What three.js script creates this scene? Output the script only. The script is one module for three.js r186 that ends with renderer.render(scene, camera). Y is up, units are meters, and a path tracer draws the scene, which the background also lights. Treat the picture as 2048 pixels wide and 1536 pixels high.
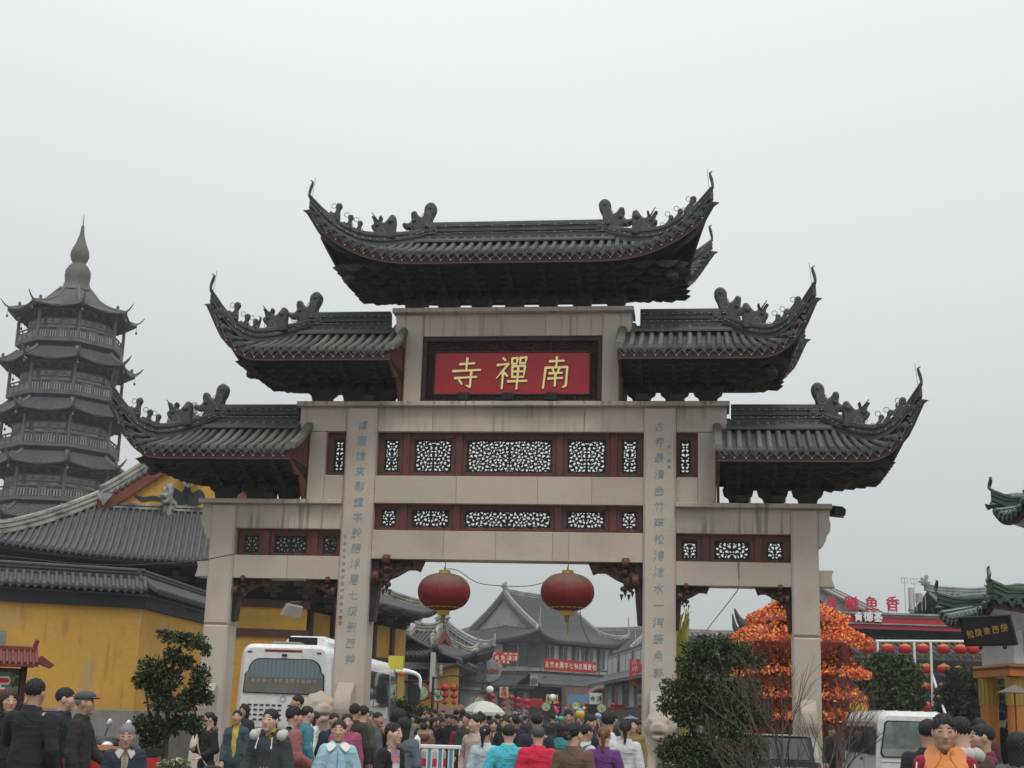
import * as THREE from 'three';
import { mergeGeometries, mergeVertices } from 'three/addons/utils/BufferGeometryUtils.js';

// ---------- camera, sky, sun, exposure ----------
const scene = new THREE.Scene();
const W = 1024, H = 768, F = 2820, EYE = new THREE.Vector3(4.0, 1.6, 28);
const camera = new THREE.PerspectiveCamera(2 * Math.atan(768 / F) * 180 / Math.PI, W / H, 0.1, 2000);
camera.position.copy(EYE);
camera.rotation.order = 'YXZ';
camera.rotation.set(0.23091, 0.14036, 0.03019);
const renderer = new THREE.WebGLRenderer();
renderer.setSize(W, H);
renderer.toneMapping = THREE.LinearToneMapping;
renderer.toneMappingExposure = 1.0;
renderer.shadowMap.enabled = true;
const SUNDIR = new THREE.Vector3(0.25, 0.85, 0.5).normalize();
{ // overcast sky: pale, brighter overhead, computed for every direction
  const w = 256, h = 128, d = new Float32Array(w * h * 4);
  for (let j = 0; j < h; j++) for (let i = 0; i < w; i++) {
    const el = ((j + .5) / h - .5) * Math.PI, az = (i + .5) / w * 2 * Math.PI, s = Math.max(0, Math.sin(el));
    const cl = 1 + .018 * Math.sin(az * 3 + 1.3 + el * 5) + .014 * Math.sin(az * 7 + el * 11) * Math.cos(el);
    let L = (.47 + .84 * Math.pow(s, .85)) * cl;
    const k = Math.min(1, s * 1.6);
    const c = [.955, 1.0 + .012 * k, 1.005 + .012 * k];
    const o = (j * w + i) * 4;
    if (el < 0) L = .47 - .2 * Math.min(1, -el * 2);
    for (let q = 0; q < 3; q++) d[o + q] = L * c[q];
    d[o + 3] = 1;
  }
  const t = new THREE.DataTexture(d, w, h, THREE.RGBAFormat, THREE.FloatType);
  t.mapping = THREE.EquirectangularReflectionMapping; t.magFilter = THREE.LinearFilter; t.minFilter = THREE.LinearFilter; t.wrapS = THREE.RepeatWrapping; t.needsUpdate = true;
  scene.background = t; scene.environment = t;
}
const sun = new THREE.DirectionalLight(new THREE.Color(1, .97, .92), 1.2);
sun.position.copy(SUNDIR).multiplyScalar(80); sun.castShadow = true; sun.shadow.radius = 34;
sun.shadow.mapSize.set(2048, 2048);
Object.assign(sun.shadow.camera, { left: -60, right: 60, top: 60, bottom: -60, near: 1, far: 300 });
scene.add(sun, sun.target);
scene.fog = new THREE.FogExp2(new THREE.Color(.78, .82, .83), 0.0006);

// ---------- helpers ----------
let seed = 7;
const rnd = () => { seed = (seed + 0x6d2b79f5) | 0; let t = Math.imul(seed ^ (seed >>> 15), 1 | seed); t = (t + Math.imul(t ^ (t >>> 7), 61 | t)) ^ t; return ((t ^ (t >>> 14)) >>> 0) / 4294967296; };
const rr = (a, b) => a + (b - a) * rnd();
const V = (x, y, z) => new THREE.Vector3(x, y, z);
const clamp = (x, a, b) => Math.max(a, Math.min(b, x)), lerp = (a, b, t) => a + (b - a) * t, sstep = (a, b, x) => { const t = clamp((x - a) / (b - a), 0, 1); return t * t * (3 - 2 * t); };
camera.updateMatrixWorld(true);
// a pixel of the 2048 x 1536 photograph at a depth along the view axis, as a point of the place
function at(px, py, d) { return V((px - 1024) / F * d, (768 - py) / F * d, -d).applyMatrix4(camera.matrixWorld); }
const nameCount = {};
function numbered(n) { const k = nameCount[n] = (nameCount[n] ?? -1) + 1; return k ? n + '_' + String(k).padStart(3, '0') : n; }
function tag(o, label, category, group) { o.userData.label = label; o.userData.category = category; if (group) o.userData.group = group; return o; }
function thing(name, label, category, pos, turn = 0, group) {
  const o = new THREE.Group(); o.name = numbered(name); scene.add(o);
  if (pos) o.position.copy(pos.isVector3 ? pos : V(...pos)); o.rotation.y = turn;
  return tag(o, label, category, group);
}
function part(name, geo, mat, parent, label) {
  const m = new THREE.Mesh(Array.isArray(geo) ? merge(geo) : geo, mat);
  m.castShadow = m.receiveShadow = true;
  if (parent) { m.name = name; parent.add(m); } else { m.name = numbered(name); scene.add(m); }
  if (label) m.userData.label = label;
  return m;
}
function stuff(m) { m.userData.kind = 'stuff'; return m; }
function structure(name, geo, mat) { const m = part(name, geo, mat); m.userData.kind = 'structure'; return m; }
function merge(list) {
  const l = list.filter(Boolean).map((g) => {
    let n = g.index ? g.toNonIndexed() : g;
    if (!n.attributes.normal) n.computeVertexNormals();
    if (!n.attributes.uv) n.setAttribute('uv', new THREE.BufferAttribute(new Float32Array(n.attributes.position.count * 2), 2));
    for (const k of Object.keys(n.attributes)) if (!['position', 'normal', 'uv'].includes(k)) n.deleteAttribute(k);
    n.morphAttributes = {}; return n;
  });
  return l.length === 1 ? l[0] : mergeGeometries(l);
}
// texture coordinates in metres from the face each triangle points to
function uvm(g) {
  const n0 = g.index ? g.toNonIndexed() : g, p = n0.attributes.position, n = n0.attributes.normal, uv = new Float32Array(p.count * 2);
  for (let i = 0; i < p.count; i += 3) {
    const nx = Math.abs(n.getX(i) + n.getX(i + 1) + n.getX(i + 2)), ny = Math.abs(n.getY(i) + n.getY(i + 1) + n.getY(i + 2)), nz = Math.abs(n.getZ(i) + n.getZ(i + 1) + n.getZ(i + 2));
    for (let k = i; k < i + 3; k++) {
      const x = p.getX(k), y = p.getY(k), z = p.getZ(k);
      if (ny >= nx && ny >= nz) { uv[k * 2] = x; uv[k * 2 + 1] = z; } else if (nx >= nz) { uv[k * 2] = z + .37; uv[k * 2 + 1] = y; } else { uv[k * 2] = x; uv[k * 2 + 1] = y; }
    }
  }
  n0.setAttribute('uv', new THREE.BufferAttribute(uv, 2));
  return n0;
}
function tf(g, x = 0, y = 0, z = 0, rx = 0, ry = 0, rz = 0) {
  if (rx || ry || rz) g.applyMatrix4(new THREE.Matrix4().makeRotationFromEuler(new THREE.Euler(rx, ry, rz, 'YXZ')));
  g.translate(x, y, z); return g;
}
// box from two corners, edges chamfered by c
function bx(x0, x1, y0, y1, z0, z1, c = 0) {
  const w = x1 - x0, h = y1 - y0, d = z1 - z0;
  let g;
  if (c > 0) {
    const s = new THREE.Shape(); s.moveTo(-w / 2 + c, -h / 2 + c); s.lineTo(w / 2 - c, -h / 2 + c); s.lineTo(w / 2 - c, h / 2 - c); s.lineTo(-w / 2 + c, h / 2 - c); s.closePath();
    g = new THREE.ExtrudeGeometry(s, { depth: d - 2 * c, bevelEnabled: true, bevelThickness: c, bevelSize: c, bevelSegments: 1, steps: 1 }); g.translate(0, 0, -d / 2 + c);
  } else g = new THREE.BoxGeometry(w, h, d);
  g.translate((x0 + x1) / 2, (y0 + y1) / 2, (z0 + z1) / 2);
  return uvm(g);
}
const box = (w, h, d, x, y, z, c = 0, rx = 0, ry = 0, rz = 0) => tf(bx(-w / 2, w / 2, -h / 2, h / 2, -d / 2, d / 2, c), x, y, z, rx, ry, rz);
function cyl(r0, r1, h, x, y, z, n = 12, rx = 0, rz = 0) { return tf(new THREE.CylinderGeometry(r1, r0, h, n), x, y, z, rx, 0, rz); }
function ball(r, x, y, z, n = 10, sy = 1) { const g = new THREE.SphereGeometry(r, n, Math.max(6, n * .7 | 0)); g.scale(1, sy, 1); return g.translate(x, y, z), g; }
// tube along points with radius list, sides n
function sweep(pts, r, n = 6, closed = false) {
  const c = new THREE.CatmullRomCurve3(pts, closed, 'catmullrom', .5), seg = (pts.length - 1) * 3;
  if (typeof r === 'number') return new THREE.TubeGeometry(c, seg, r, n, closed);
  const g = new THREE.TubeGeometry(c, seg, 1, n, closed), p = g.attributes.position, a = V(0, 0, 0);
  for (let i = 0; i <= seg; i++) {
    const o = c.getPointAt(i / seg), f = i / seg * (r.length - 1), k = Math.min(r.length - 2, f | 0), q = lerp(r[k], r[k + 1], f - k);
    for (let j = 0; j <= n; j++) { const id = i * (n + 1) + j; a.fromBufferAttribute(p, id).sub(o).multiplyScalar(q).add(o); p.setXYZ(id, a.x, a.y, a.z); }
  }
  return g;
}
// straight bar between two points, tapered
function bar(a, b, r0, r1 = r0, n = 6) {
  const d = b.clone().sub(a), L = d.length(), g = new THREE.CylinderGeometry(r1, r0, L, n, 1);
  g.applyQuaternion(new THREE.Quaternion().setFromUnitVectors(V(0, 1, 0), d.normalize())); g.translate((a.x + b.x) / 2, (a.y + b.y) / 2, (a.z + b.z) / 2); return g;
}
// extrude an outline [[x,y],...] in the xy plane by depth d centred on z, rounded edges
function plate(pts, d, bev = 0, holes = []) {
  const s = new THREE.Shape(pts.map((p) => new THREE.Vector2(p[0], p[1])));
  for (const h of holes) s.holes.push(new THREE.Path(h.map((p) => new THREE.Vector2(p[0], p[1]))));
  const g = new THREE.ExtrudeGeometry(s, { depth: d - 2 * bev, bevelEnabled: bev > 0, bevelThickness: bev, bevelSize: bev, bevelOffset: -bev, bevelSegments: 1, steps: 1, curveSegments: 6 });
  g.translate(0, 0, -d / 2 + bev); return uvm(g);
}
const smooth = (pts, n = 40, closed = true) => { const c = new THREE.CatmullRomCurve3(pts.map((p) => V(p[0], p[1], 0)), closed); return c.getPoints(n).slice(0, closed ? n : n + 1).map((p) => [p.x, p.y]); };

// ---------- textures ----------
const P2 = new Uint8Array(512); { const a = [...Array(256).keys()]; for (let i = 255; i; i--) { const j = rnd() * (i + 1) | 0; [a[i], a[j]] = [a[j], a[i]]; } for (let i = 0; i < 512; i++) P2[i] = a[i & 255]; }
function vnoise(x, y, px, py) { // value noise with period px, py
  const xi = Math.floor(x), yi = Math.floor(y), f = x - xi, g = y - yi, u = f * f * (3 - 2 * f), v = g * g * (3 - 2 * g), m = (a, n) => ((a % n) + n) % n;
  const h = (a, b) => P2[P2[m(a, px) & 255] + (m(b, py) & 255)] / 255;
  return lerp(lerp(h(xi, yi), h(xi + 1, yi), u), lerp(h(xi, yi + 1), h(xi + 1, yi + 1), u), v);
}
function fbm(x, y, p, oct = 4) { let s = 0, a = .5, t = 0; for (let i = 0; i < oct; i++) { s += a * vnoise(x * p, y * p, p, p); t += a; a *= .5; p *= 2; } return s / t; }
const toS = (v) => 255 * (v <= .0031308 ? 12.92 * v : 1.055 * Math.pow(clamp(v, 0, 1), 1 / 2.4) - .055);
function tex(n, metres, fn, srgb = true) {
  const d = new Uint8Array(n * n * 4);
  for (let j = 0; j < n; j++) for (let i = 0; i < n; i++) { const c = fn(i / n, j / n), o = (j * n + i) * 4; for (let k = 0; k < 3; k++) d[o + k] = srgb ? toS(c[k]) : 255 * clamp(c[k], 0, 1); d[o + 3] = 255; }
  const t = new THREE.DataTexture(d, n, n); t.wrapS = t.wrapT = THREE.RepeatWrapping; t.magFilter = THREE.LinearFilter; t.minFilter = THREE.LinearMipmapLinearFilter; t.generateMipmaps = true;
  if (srgb) t.colorSpace = THREE.SRGBColorSpace; const m = Array.isArray(metres) ? metres : [metres, metres]; t.repeat.set(1 / m[0], 1 / m[1]); t.needsUpdate = true; return t;
}
const mixc = (a, b, t) => [lerp(a[0], b[0], t), lerp(a[1], b[1], t), lerp(a[2], b[2], t)];
const scl = (a, s) => [a[0] * s, a[1] * s, a[2] * s];
function mottled(base, dark, metres, amt = .5, n = 256, grain = .12) {
  return tex(n, metres, (u, v) => { const a = fbm(u, v, 4, 5), b = fbm(u + .3, v + .7, 32, 2); return scl(mixc(base, dark, clamp((a - .35) * 2.2, 0, 1) * amt), 1 - grain + 2 * grain * b); });
}
const bumpTex = (metres, p = 16, n = 256) => tex(n, metres, (u, v) => { const a = fbm(u, v, p, 4); return [a, a, a]; }, false);
const col = (r, g, b) => new THREE.Color().setRGB(r, g, b);
function mat(o) { if (Array.isArray(o.color)) o.color = col(...o.color); if (o.roughness === undefined) o.roughness = .85; return new THREE.MeshStandardMaterial(o); }
const fineBump = bumpTex(.6, 24), roughBump = bumpTex(1.2, 12);
const STONE = [.515, .44, .375];
const stoneTex = tex(512, 1.7, (u, v) => { const a = fbm(u, v, 3, 5), b = fbm(u + .2, v, 64, 2), c = fbm(u, v + .5, 110, 1); let k = mixc(STONE, [.43, .365, .305], clamp((a - .4) * 2.4, 0, .8)); k = scl(k, .945 + .11 * b); if (c > .92) k = scl(k, .84); return k; });
const streakTex = tex(512, [3.1, 2.6], (u, v) => { // weather streaks running down the stone
  const a = fbm(u, v, 3, 4), s = vnoise(u * 46, v * 2, 46, 2) * .6 + vnoise(u * 110, v * 3, 110, 3) * .4, p = fbm(u + .4, v * .3, 5, 3);
  let k = mixc(STONE, [.34, .30, .245], clamp((a - .4) * 2.2, 0, .8)); const st = sstep(.46, .8, s) * sstep(.38, .6, p);
  return scl(mixc(k, [.13, .118, .095], st * .62), .95 + .10 * fbm(u, v, 64, 2)); });
const MT = {
  stone: mat({ map: stoneTex, bumpMap: fineBump, bumpScale: .003, roughness: .88 }),
  stoneStreak: mat({ map: streakTex, bumpMap: fineBump, bumpScale: .003, roughness: .88 }),
  stoneB: mat({ map: stoneTex, color: [.93, .92, .90], bumpMap: fineBump, bumpScale: .003, roughness: .88 }), stoneC: mat({ map: stoneTex, color: [1.0, .97, .93], bumpMap: fineBump, bumpScale: .003, roughness: .88 }), stoneStreakB: mat({ map: streakTex, color: [.94, .93, .91], bumpMap: fineBump, bumpScale: .003, roughness: .88 }),
  tileB: mat({ map: mottled([.072, .077, .077], [.036, .04, .04], .8, .8, 256, .22), bumpMap: fineBump, bumpScale: .004, roughness: .75 }), tileC: mat({ map: mottled([.11, .113, .104], [.052, .056, .052], .7, .8, 256, .22), bumpMap: fineBump, bumpScale: .004, roughness: .78 }),
  stoneDark: mat({ map: mottled([.30, .265, .22], [.16, .145, .125], 1.1, .8), bumpMap: roughBump, bumpScale: .006 }),
  tile: mat({ map: mottled([.088, .093, .092], [.042, .046, .046], .9, .8, 256, .22), bumpMap: fineBump, bumpScale: .004, roughness: .72 }),
  tilePale: mat({ map: mottled([.165, .165, .14], [.075, .08, .072], .8, .7, 256, .2), bumpMap: fineBump, bumpScale: .004, roughness: .8 }),
  tileRidge: mat({ map: mottled([.062, .066, .066], [.03, .033, .034], .9, .8, 256, .2), bumpMap: fineBump, bumpScale: .004, roughness: .62 }),
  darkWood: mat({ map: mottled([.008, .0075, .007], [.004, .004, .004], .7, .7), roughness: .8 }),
  bracketWood: mat({ map: mottled([.034, .027, .021], [.014, .012, .010], .5, .8), roughness: .75 }),
  redWood: mat({ map: mottled([.115, .026, .021], [.06, .017, .014], .9, .7), bumpMap: fineBump, bumpScale: .002, roughness: .55 }),
  maroon: mat({ map: mottled([.036, .0095, .009], [.018, .0065, .006], .7, .7), roughness: .6 }),
  carvedWood: mat({ map: mottled([.10, .052, .036], [.045, .016, .012], .22, 1), bumpMap: bumpTex(.3, 10), bumpScale: .02, roughness: .7 }),
  trimPink: mat({ color: [.10, .042, .035], roughness: .6 }),
  signRed: mat({ map: mottled([.42, .012, .024], [.36, .010, .02], 1.4, .5, 128, .05), roughness: .45 }),
  gold: mat({ color: [1.0, .76, .34], roughness: .36, metalness: .8 }),
  goldPaint: mat({ color: [.62, .42, .05], roughness: .6 }),
  blackPaint: mat({ color: [.018, .018, .018], roughness: .4 }),
  blueInk: mat({ color: [.25, .305, .345], roughness: .9 }),
  redInk: mat({ color: [.45, .10, .06], roughness: .9 }),
  lamp: mat({ color: [.022, .026, .025], roughness: .45, metalness: .3 }),
  glassDark: mat({ color: [.05, .06, .065], roughness: .12 }),
  wire: mat({ color: [.2, .2, .19], roughness: .7 }),
  wireDark: mat({ color: [.03, .03, .03], roughness: .7 }),
  bulb: mat({ color: [.55, .55, .52], roughness: .3 }),
  white: mat({ color: [.74, .74, .72], roughness: .5 }),
};
// ---------- brush characters: strokes on a 100 x 100 square, "xxyy xxyy/xxyy ..." with y downwards ----------
const WATER = '1006 2014/0432 1440/0694 2260/', ALTAR = '2204 3012/0626 4022 0668/2642 2698/3050 4060/', METAL = '2404 0432/2612 4630/1036 3836/0652 4052/2436 2490/0494 4690/', SILK = '2604 0630 3028 0660 3256/0690 3680/';
const MEAT = '2650 2498/2650 7650 7694 6694/2864 7464/2878 7478', CH = {
  nan: '2814 7212/5000 5032/1834 1598/1834 8432 8490 7296/4038 4448/6036 5648/3052 7050/2868 7266/5052 5092',
  chan: ALTAR + '5006 5024/5006 6604 6424/5022 6422/7404 7422/7404 9202 9020/7420 9020/5230 5464/5230 9028 8862/5446 8845/5462 8862/4276 9974/7030 7099',
  si: '2822 7419/5002 5044/0844 9440/1666 8462/6646 6694 5288/3072 4084',
  zhuang: '4804 5614/2220 9018/2420 2060 0696/4052 8250/6030 6090/3090 9488',
  ken: '5002 5036/5018 7616/2818 2836/1238 8836/' + MEAT,
  de: '2804 0830/3026 0656/2044 2098/4014 9612/6802 6828/4230 4250/4230 9430 9250/4250 9250/5830 5848/7630 7648/4060 9660/4274 3890/5470 5692 8092 8480/6668 7080/8870 9680',
  ji: '1216 9016/3004 3056/7004 7056/3030 7030/3042 7042/0656 9656/3656 1276/6456 9074/3478 6678/5064 5096/1696 8696',
  fei: WATER + '3816 9016 9034 4034 3854 9454 9080 8476/5602 5670 3896/7402 7498',
  teng: '1206 1070 0496/1206 3406 3490 2690/1430 3230/1452 3252/5204 5814/8604 7816/4622 9622/4236 9836/7010 6040 4262/7438 9660/5460 8260/6050 5674 9474 9296 8292/4684 8684',
  yu: '4002 1226/3414 6814 5428/2028 2066/2028 8028 8066/2046 8046/5028 5066/2066 8066/0690 9690',
  xiang: '7002 2412/0826 9426/5010 5052/5026 0850/5026 9248/2654 2698/2654 7654 7698/2674 7674/2696 7696',
  gu: '0826 9226/5002 5054/2056 2096/2056 8056 8096/2092 8092',
  xun: '1606 8406 8430/1818 8018/1430 9030/2440 4440/0850 9450/6650 6696 5690/2664 3876',
  zui: '2404 2430/2404 7604 7630/2417 7617/2430 7630/0640 9440/1440 1490/3840 3896/1456 3656/1472 3672/0688 4684/5054 8654 4496/5660 9296',
  qing: WATER + '4014 9414/6602 6644/4428 9028/3644 9844/4854 4698/4854 8854 8896/4868 8668/4882 8682',
  you: '5004 5080/1230 1294 8894 8830/3216 2040 4038 2466 4464/6816 5840 8038 6266 8264',
  zhu: '2404 0836/2022 4622/3022 3096/6604 5236/6022 9222/7622 7694 6688',
  yin: '0616 9416/3204 3226/6804 6826/1234 1298/1234 3434 2254 3670 1674/4644 9644/6830 4470/5658 5496/5658 8858 8896/5674 8674',
  song: '0430 4430/2404 2498/2434 0466/2638 4260/6210 4646/7410 9646/6450 5090 9086/8066 9694',
  tao: WATER + '4414 9414/4828 9028/3844 9844/6802 4896/5464 9664/8250 8296 7290/5874 6684',
  liu: WATER + '6404 7012/3820 9620/6222 5040 8838/8030 9244/5050 4494/6450 6492/7850 7890 9688',
  shui: '5004 5096 4088/0834 3834 0880/8624 5644/5440 9488', yi: '0652 9448',
  wan: WATER + '6604 6614/3818 9818/5820 5636/7420 7636/4824 4034/8624 9634/4644 8844 8856 5056 4672 9272 8896 7692',
  rao: SILK + '4020 9212/6002 7440 9636/4444 9440/3856 9856/5858 4096/7458 7490 9688',
  guo: '3002 3012/0616 5616/1424 1440/1424 4824 4840/1440 4840/0852 5050 3262/3062 3096 2092/0476 5872/6810 6898/6810 9210 7840 9660 7474',
  jian: '1004 1098/1004 4404 4436 1036/1020 4220/5604 5636 9036/5604 9004 9096 8090/5620 9020/3448 3486/3448 6648 6686/3466 6666/3486 6686',
  yi2: '1804 1898/0630 1040/3024 3434/6604 7010/4416 9416/5420 6030/8420 7630/4032 9832/5240 5262/5240 8640 8662 5262/5250 8650/4672 4086/5668 5894 8294 8682/7066 7476/8870 9680',
  lai: '0820 9220/5004 5098/2830 1660/2846 4058/7230 6060/7446 8858/4854 1092/5254 9692',
  ying: '1404 1426/1404 5204 5226/1414 5214/1426 5226/3028 3036/0638 6038/1646 1662 5062 5046 1646/3264 3296 2490/1472 0688/4872 5886/9206 6634/9436 6666/9666 6298',
  zhong: METAL + '7002 7010/5014 9414/6018 6428/8218 7828/4632 9832/5440 5466 9066 9040 5440/5452 9052/7240 7292/5080 9480/4494 9894',
  zi: '5002 5010/1030 1018 9018 8430/2836 7036 5056/5056 5296 4090/0864 9464',
  ling: METAL + '7004 4644/7204 9842/6634 7646/5256 9054 7074/6470 8296',
  yu2: '2004 2810/0618 4218/1030 3830/1044 3844/1258 1288 3688 3658 1258/5008 9608/7008 6440/5426 9026 8640/4642 9842/5458 5492 9092 9058 5458',
  fu: WATER + '8804 4614/4822 5434/6620 6832/8820 8034/4842 8842 6856/6656 6896 5890/3866 9666',
  tu: '1606 8406 8424 1824/1606 1450 0496/2442 8640/5630 5652/2854 9252/7834 2480/4266 4296 8296 8266 4266/4280 8280',
  qi: '0644 9232/4004 4290 9286 9274', jie: SILK + '4612 8212 7638 9238 4296/5414 4870 3494/5848 9494',
  dui: '1606 2030/3002 3038/4402 4438/5808 5232/0640 6440/2046 2456/5046 4456/1060 6060/3440 3490/0694 6288/6634 9834/8606 8696 7690/7048 7660',
  xi: '0612 9412/1434 1294/1434 8634 8694/3814 3640 2660/6014 6058 8058/1490 8690',
  shen: ALTAR + '5220 5268 9268 9220 5220/5244 9244/7204 7298',
  he: '1424 6020/3806 3898/3830 0860/3834 6056/7030 7084/7030 9430 9484/7080 9480', zhan: '3004 3040/3020 5618/1242 1290 5290 5242 1242/6010 9608/7810 7894 6688',
};
let glyphLift = 0;
function glyph(str, cx, cy, size, w, depth, taper = .25, slant = 0) {
  const out = [];
  for (const st of str.split('/')) {
    const p = st.trim().split(' ').map((t) => { const x = (+t.slice(0, 2) - 50) / 100, y = (50 - +t.slice(2, 4)) / 100; return [(x + slant * y) * size, y * size]; });
    for (let i = 0; i + 1 < p.length; i++) {
      const dx = p[i + 1][0] - p[i][0], dy = p[i + 1][1] - p[i][1], L = Math.hypot(dx, dy) || 1e-6, nx = -dy / L, ny = dx / L, ux = dx / L, uy = dy / L;
      const a = w * (i ? .5 : .56), last = i + 2 === p.length, b = w * (last && i ? .5 * (1 - taper * 2) : last ? .5 * (1 - taper * .4) : .5), e = w * .32, f = last && i ? 0 : e;
      const m = w * .5 * (1 - taper * .45);
      const q = [[p[i][0] - ux * e + nx * a * .5, p[i][1] - uy * e + ny * a * .5], [p[i][0] - ux * e * .5 - nx * a, p[i][1] - uy * e * .5 - ny * a], [p[i][0] + dx * .5 - nx * m, p[i][1] + dy * .5 - ny * m], [p[i + 1][0] + ux * f * .4 - nx * b, p[i + 1][1] + uy * f * .4 - ny * b], [p[i + 1][0] + ux * f, p[i + 1][1] + uy * f], [p[i + 1][0] + ux * f * .2 + nx * b, p[i + 1][1] + uy * f * .2 + ny * b], [p[i][0] + dx * .5 + nx * m, p[i][1] + dy * .5 + ny * m], [p[i][0] + nx * a, p[i][1] + ny * a]];
      glyphLift = (glyphLift + 1) % 24;
      const g = plate(q, depth + glyphLift * .0005); g.translate(cx, cy, 0); out.push(g);
    }
  }
  return out;
}

// ---------- sweeping a moulding along a path: profile of [across, up] ----------
function moulding(path, prof, scale = null) {
  const n = path.length, m = prof.length, pos = [], idx = [];
  for (let i = 0; i < n; i++) {
    const a = path[Math.max(0, i - 1)], b = path[Math.min(n - 1, i + 1)], t = V(b.x - a.x, 0, b.z - a.z); if (t.lengthSq() < 1e-9) t.set(1, 0, 0); t.normalize();
    const nx = -t.z, nz = t.x, s = scale ? scale(i / (n - 1)) : 1;
    for (const [o, u] of prof) pos.push(path[i].x + nx * o * s, path[i].y + u * s, path[i].z + nz * o * s);
  }
  for (let i = 0; i + 1 < n; i++) for (let j = 0; j < m; j++) { const a = i * m + j, b = i * m + (j + 1) % m, c = a + m, d = b + m; idx.push(a, b, c, b, d, c); }
  for (let j = 1; j + 1 < m; j++) { idx.push(0, j + 1, j); idx.push((n - 1) * m, (n - 1) * m + j, (n - 1) * m + j + 1); }
  const g = new THREE.BufferGeometry(); g.setAttribute('position', new THREE.Float32BufferAttribute(pos, 3)); g.setIndex(idx);
  const f = g.toNonIndexed(); f.computeVertexNormals(); return uvm(f);
}
const ridgeProf = (w, h) => [[-w, 0], [-w, h * .16], [-w * .72, h * .2], [-w * .72, h * .34], [-w * .98, h * .4], [-w * .98, h * .52], [-w * .62, h * .57], [-w * .62, h * .68], [-w * .86, h * .74], [-w * .8, h * .92], [-w * .4, h], [w * .4, h], [w * .8, h * .92], [w * .86, h * .74], [w * .62, h * .68], [w * .62, h * .57], [w * .98, h * .52], [w * .98, h * .4], [w * .72, h * .34], [w * .72, h * .2], [w, h * .16], [w, 0]];

// ---------- a tiled roof of sweeping eaves over x in [xL,xR], z about zc ----------
// endL / endR: 'hip' (falls to a side eave) or 'cut'; gable: share of the slope that the hip covers before a gable stands on it
function roofShape(o) {
  const q = { hipRun: 2, lift: .9, ls: .45, hook: 3, gable: 1, out: .0, ...o };
  const xc = (q.xL + q.xR) / 2; q.pull ??= 0;
  q.X = (x, z) => { const dl = q.endL === 'hip' ? x - q.xL : 1e9, dr = q.endR === 'hip' ? q.xR - x : 1e9, d = Math.min(dl, dr), cz = clamp(Math.abs(z - q.zc) / q.half, 0, 1); return d > 1e8 ? x : x + (dl < dr ? 1 : -1) * q.pull * (1 - cz * cz) * clamp(1 - d / q.hipRun, 0, 1); };
  q.S = (x, z) => {
    const sf = 1 - Math.abs(z - q.zc) / q.half; let s = sf; const dl = q.endL === 'hip' ? x - q.xL : 1e9, dr = q.endR === 'hip' ? q.xR - x : 1e9, dd = Math.min(dl, dr);
    const ss = dd / q.hipRun; if (ss < s && ss < q.gable) s = ss;
    s = clamp(s, 0, 1);
    const span = dl < dr ? xc - q.xL : q.xR - xc, full = Math.max(span, 1), cx = dd > 1e8 ? 0 : clamp(1 - dd / (full * (1 - q.ls) + 1e-6), 0, 1), cz = clamp(Math.abs(z - q.zc) / q.half, 0, 1);
    return q.eaveY + (q.ridgeY - q.eaveY) * s * (.6 + .4 * s) + q.lift * Math.pow(cx, q.hook) * cz * cz;
  };
  return q;
}
function roofPans(q, nx = 70, courses = 9, off = 0, step = .018) {
  const zs = []; for (let i = 0; i <= courses; i++) { const f = i / courses; zs.push([f, 0]); if (i < courses) zs.push([f + .92 / courses, step]); }
  const rows = []; for (const [f, y] of zs) rows.push([-1 + f, y]); for (const [f, y] of zs.slice(0, -1).reverse()) rows.push([1 - f, y]);
  const pos = [], idx = [], m = rows.length;
  for (let i = 0; i <= nx; i++) for (const [r, y] of rows) { const x = lerp(q.xL, q.xR, i / nx), z = q.zc + r * q.half; pos.push(q.X(x, z), q.S(x, z) + off - y, z); }
  for (let i = 0; i < nx; i++) for (let j = 0; j + 1 < m; j++) { const a = i * m + j, b = a + 1, c = a + m, d = c + 1; idx.push(a, b, c, b, d, c); }
  const g = new THREE.BufferGeometry(); g.setAttribute('position', new THREE.Float32BufferAttribute(pos, 3)); g.setIndex(idx); const f = g.toNonIndexed(); f.computeVertexNormals(); return uvm(f);
}
function ribGeo(pts, r, capR, outward) { // a row of cover tiles with its round end
  const c = new THREE.CatmullRomCurve3(pts), g = [new THREE.TubeGeometry(c, Math.max(3, pts.length + 1), r, 6, false)];
  if (capR) { const d = cyl(capR, capR, .035, 0, 0, 0, 10); d.rotateX(Math.PI / 2); d.rotateY(Math.atan2(outward.x, outward.z)); d.translate(pts[0].x + outward.x * .012, pts[0].y - .005, pts[0].z + outward.z * .012); g.push(d); const e = cyl(capR * .72, capR * .6, .05, 0, 0, 0, 8); e.rotateX(Math.PI / 2); e.rotateY(Math.atan2(outward.x, outward.z)); e.translate(pts[0].x + outward.x * .02, pts[0].y - .005, pts[0].z + outward.z * .02); g.push(e); }
  return g;
}
const dripGeo = (w, h) => plate([[-w, h * .35], [-w * .9, -h * .1], [-w * .45, -h * .75], [0, -h], [w * .45, -h * .75], [w * .9, -h * .1], [w, h * .35], [0, h * .12]], .03);
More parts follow.
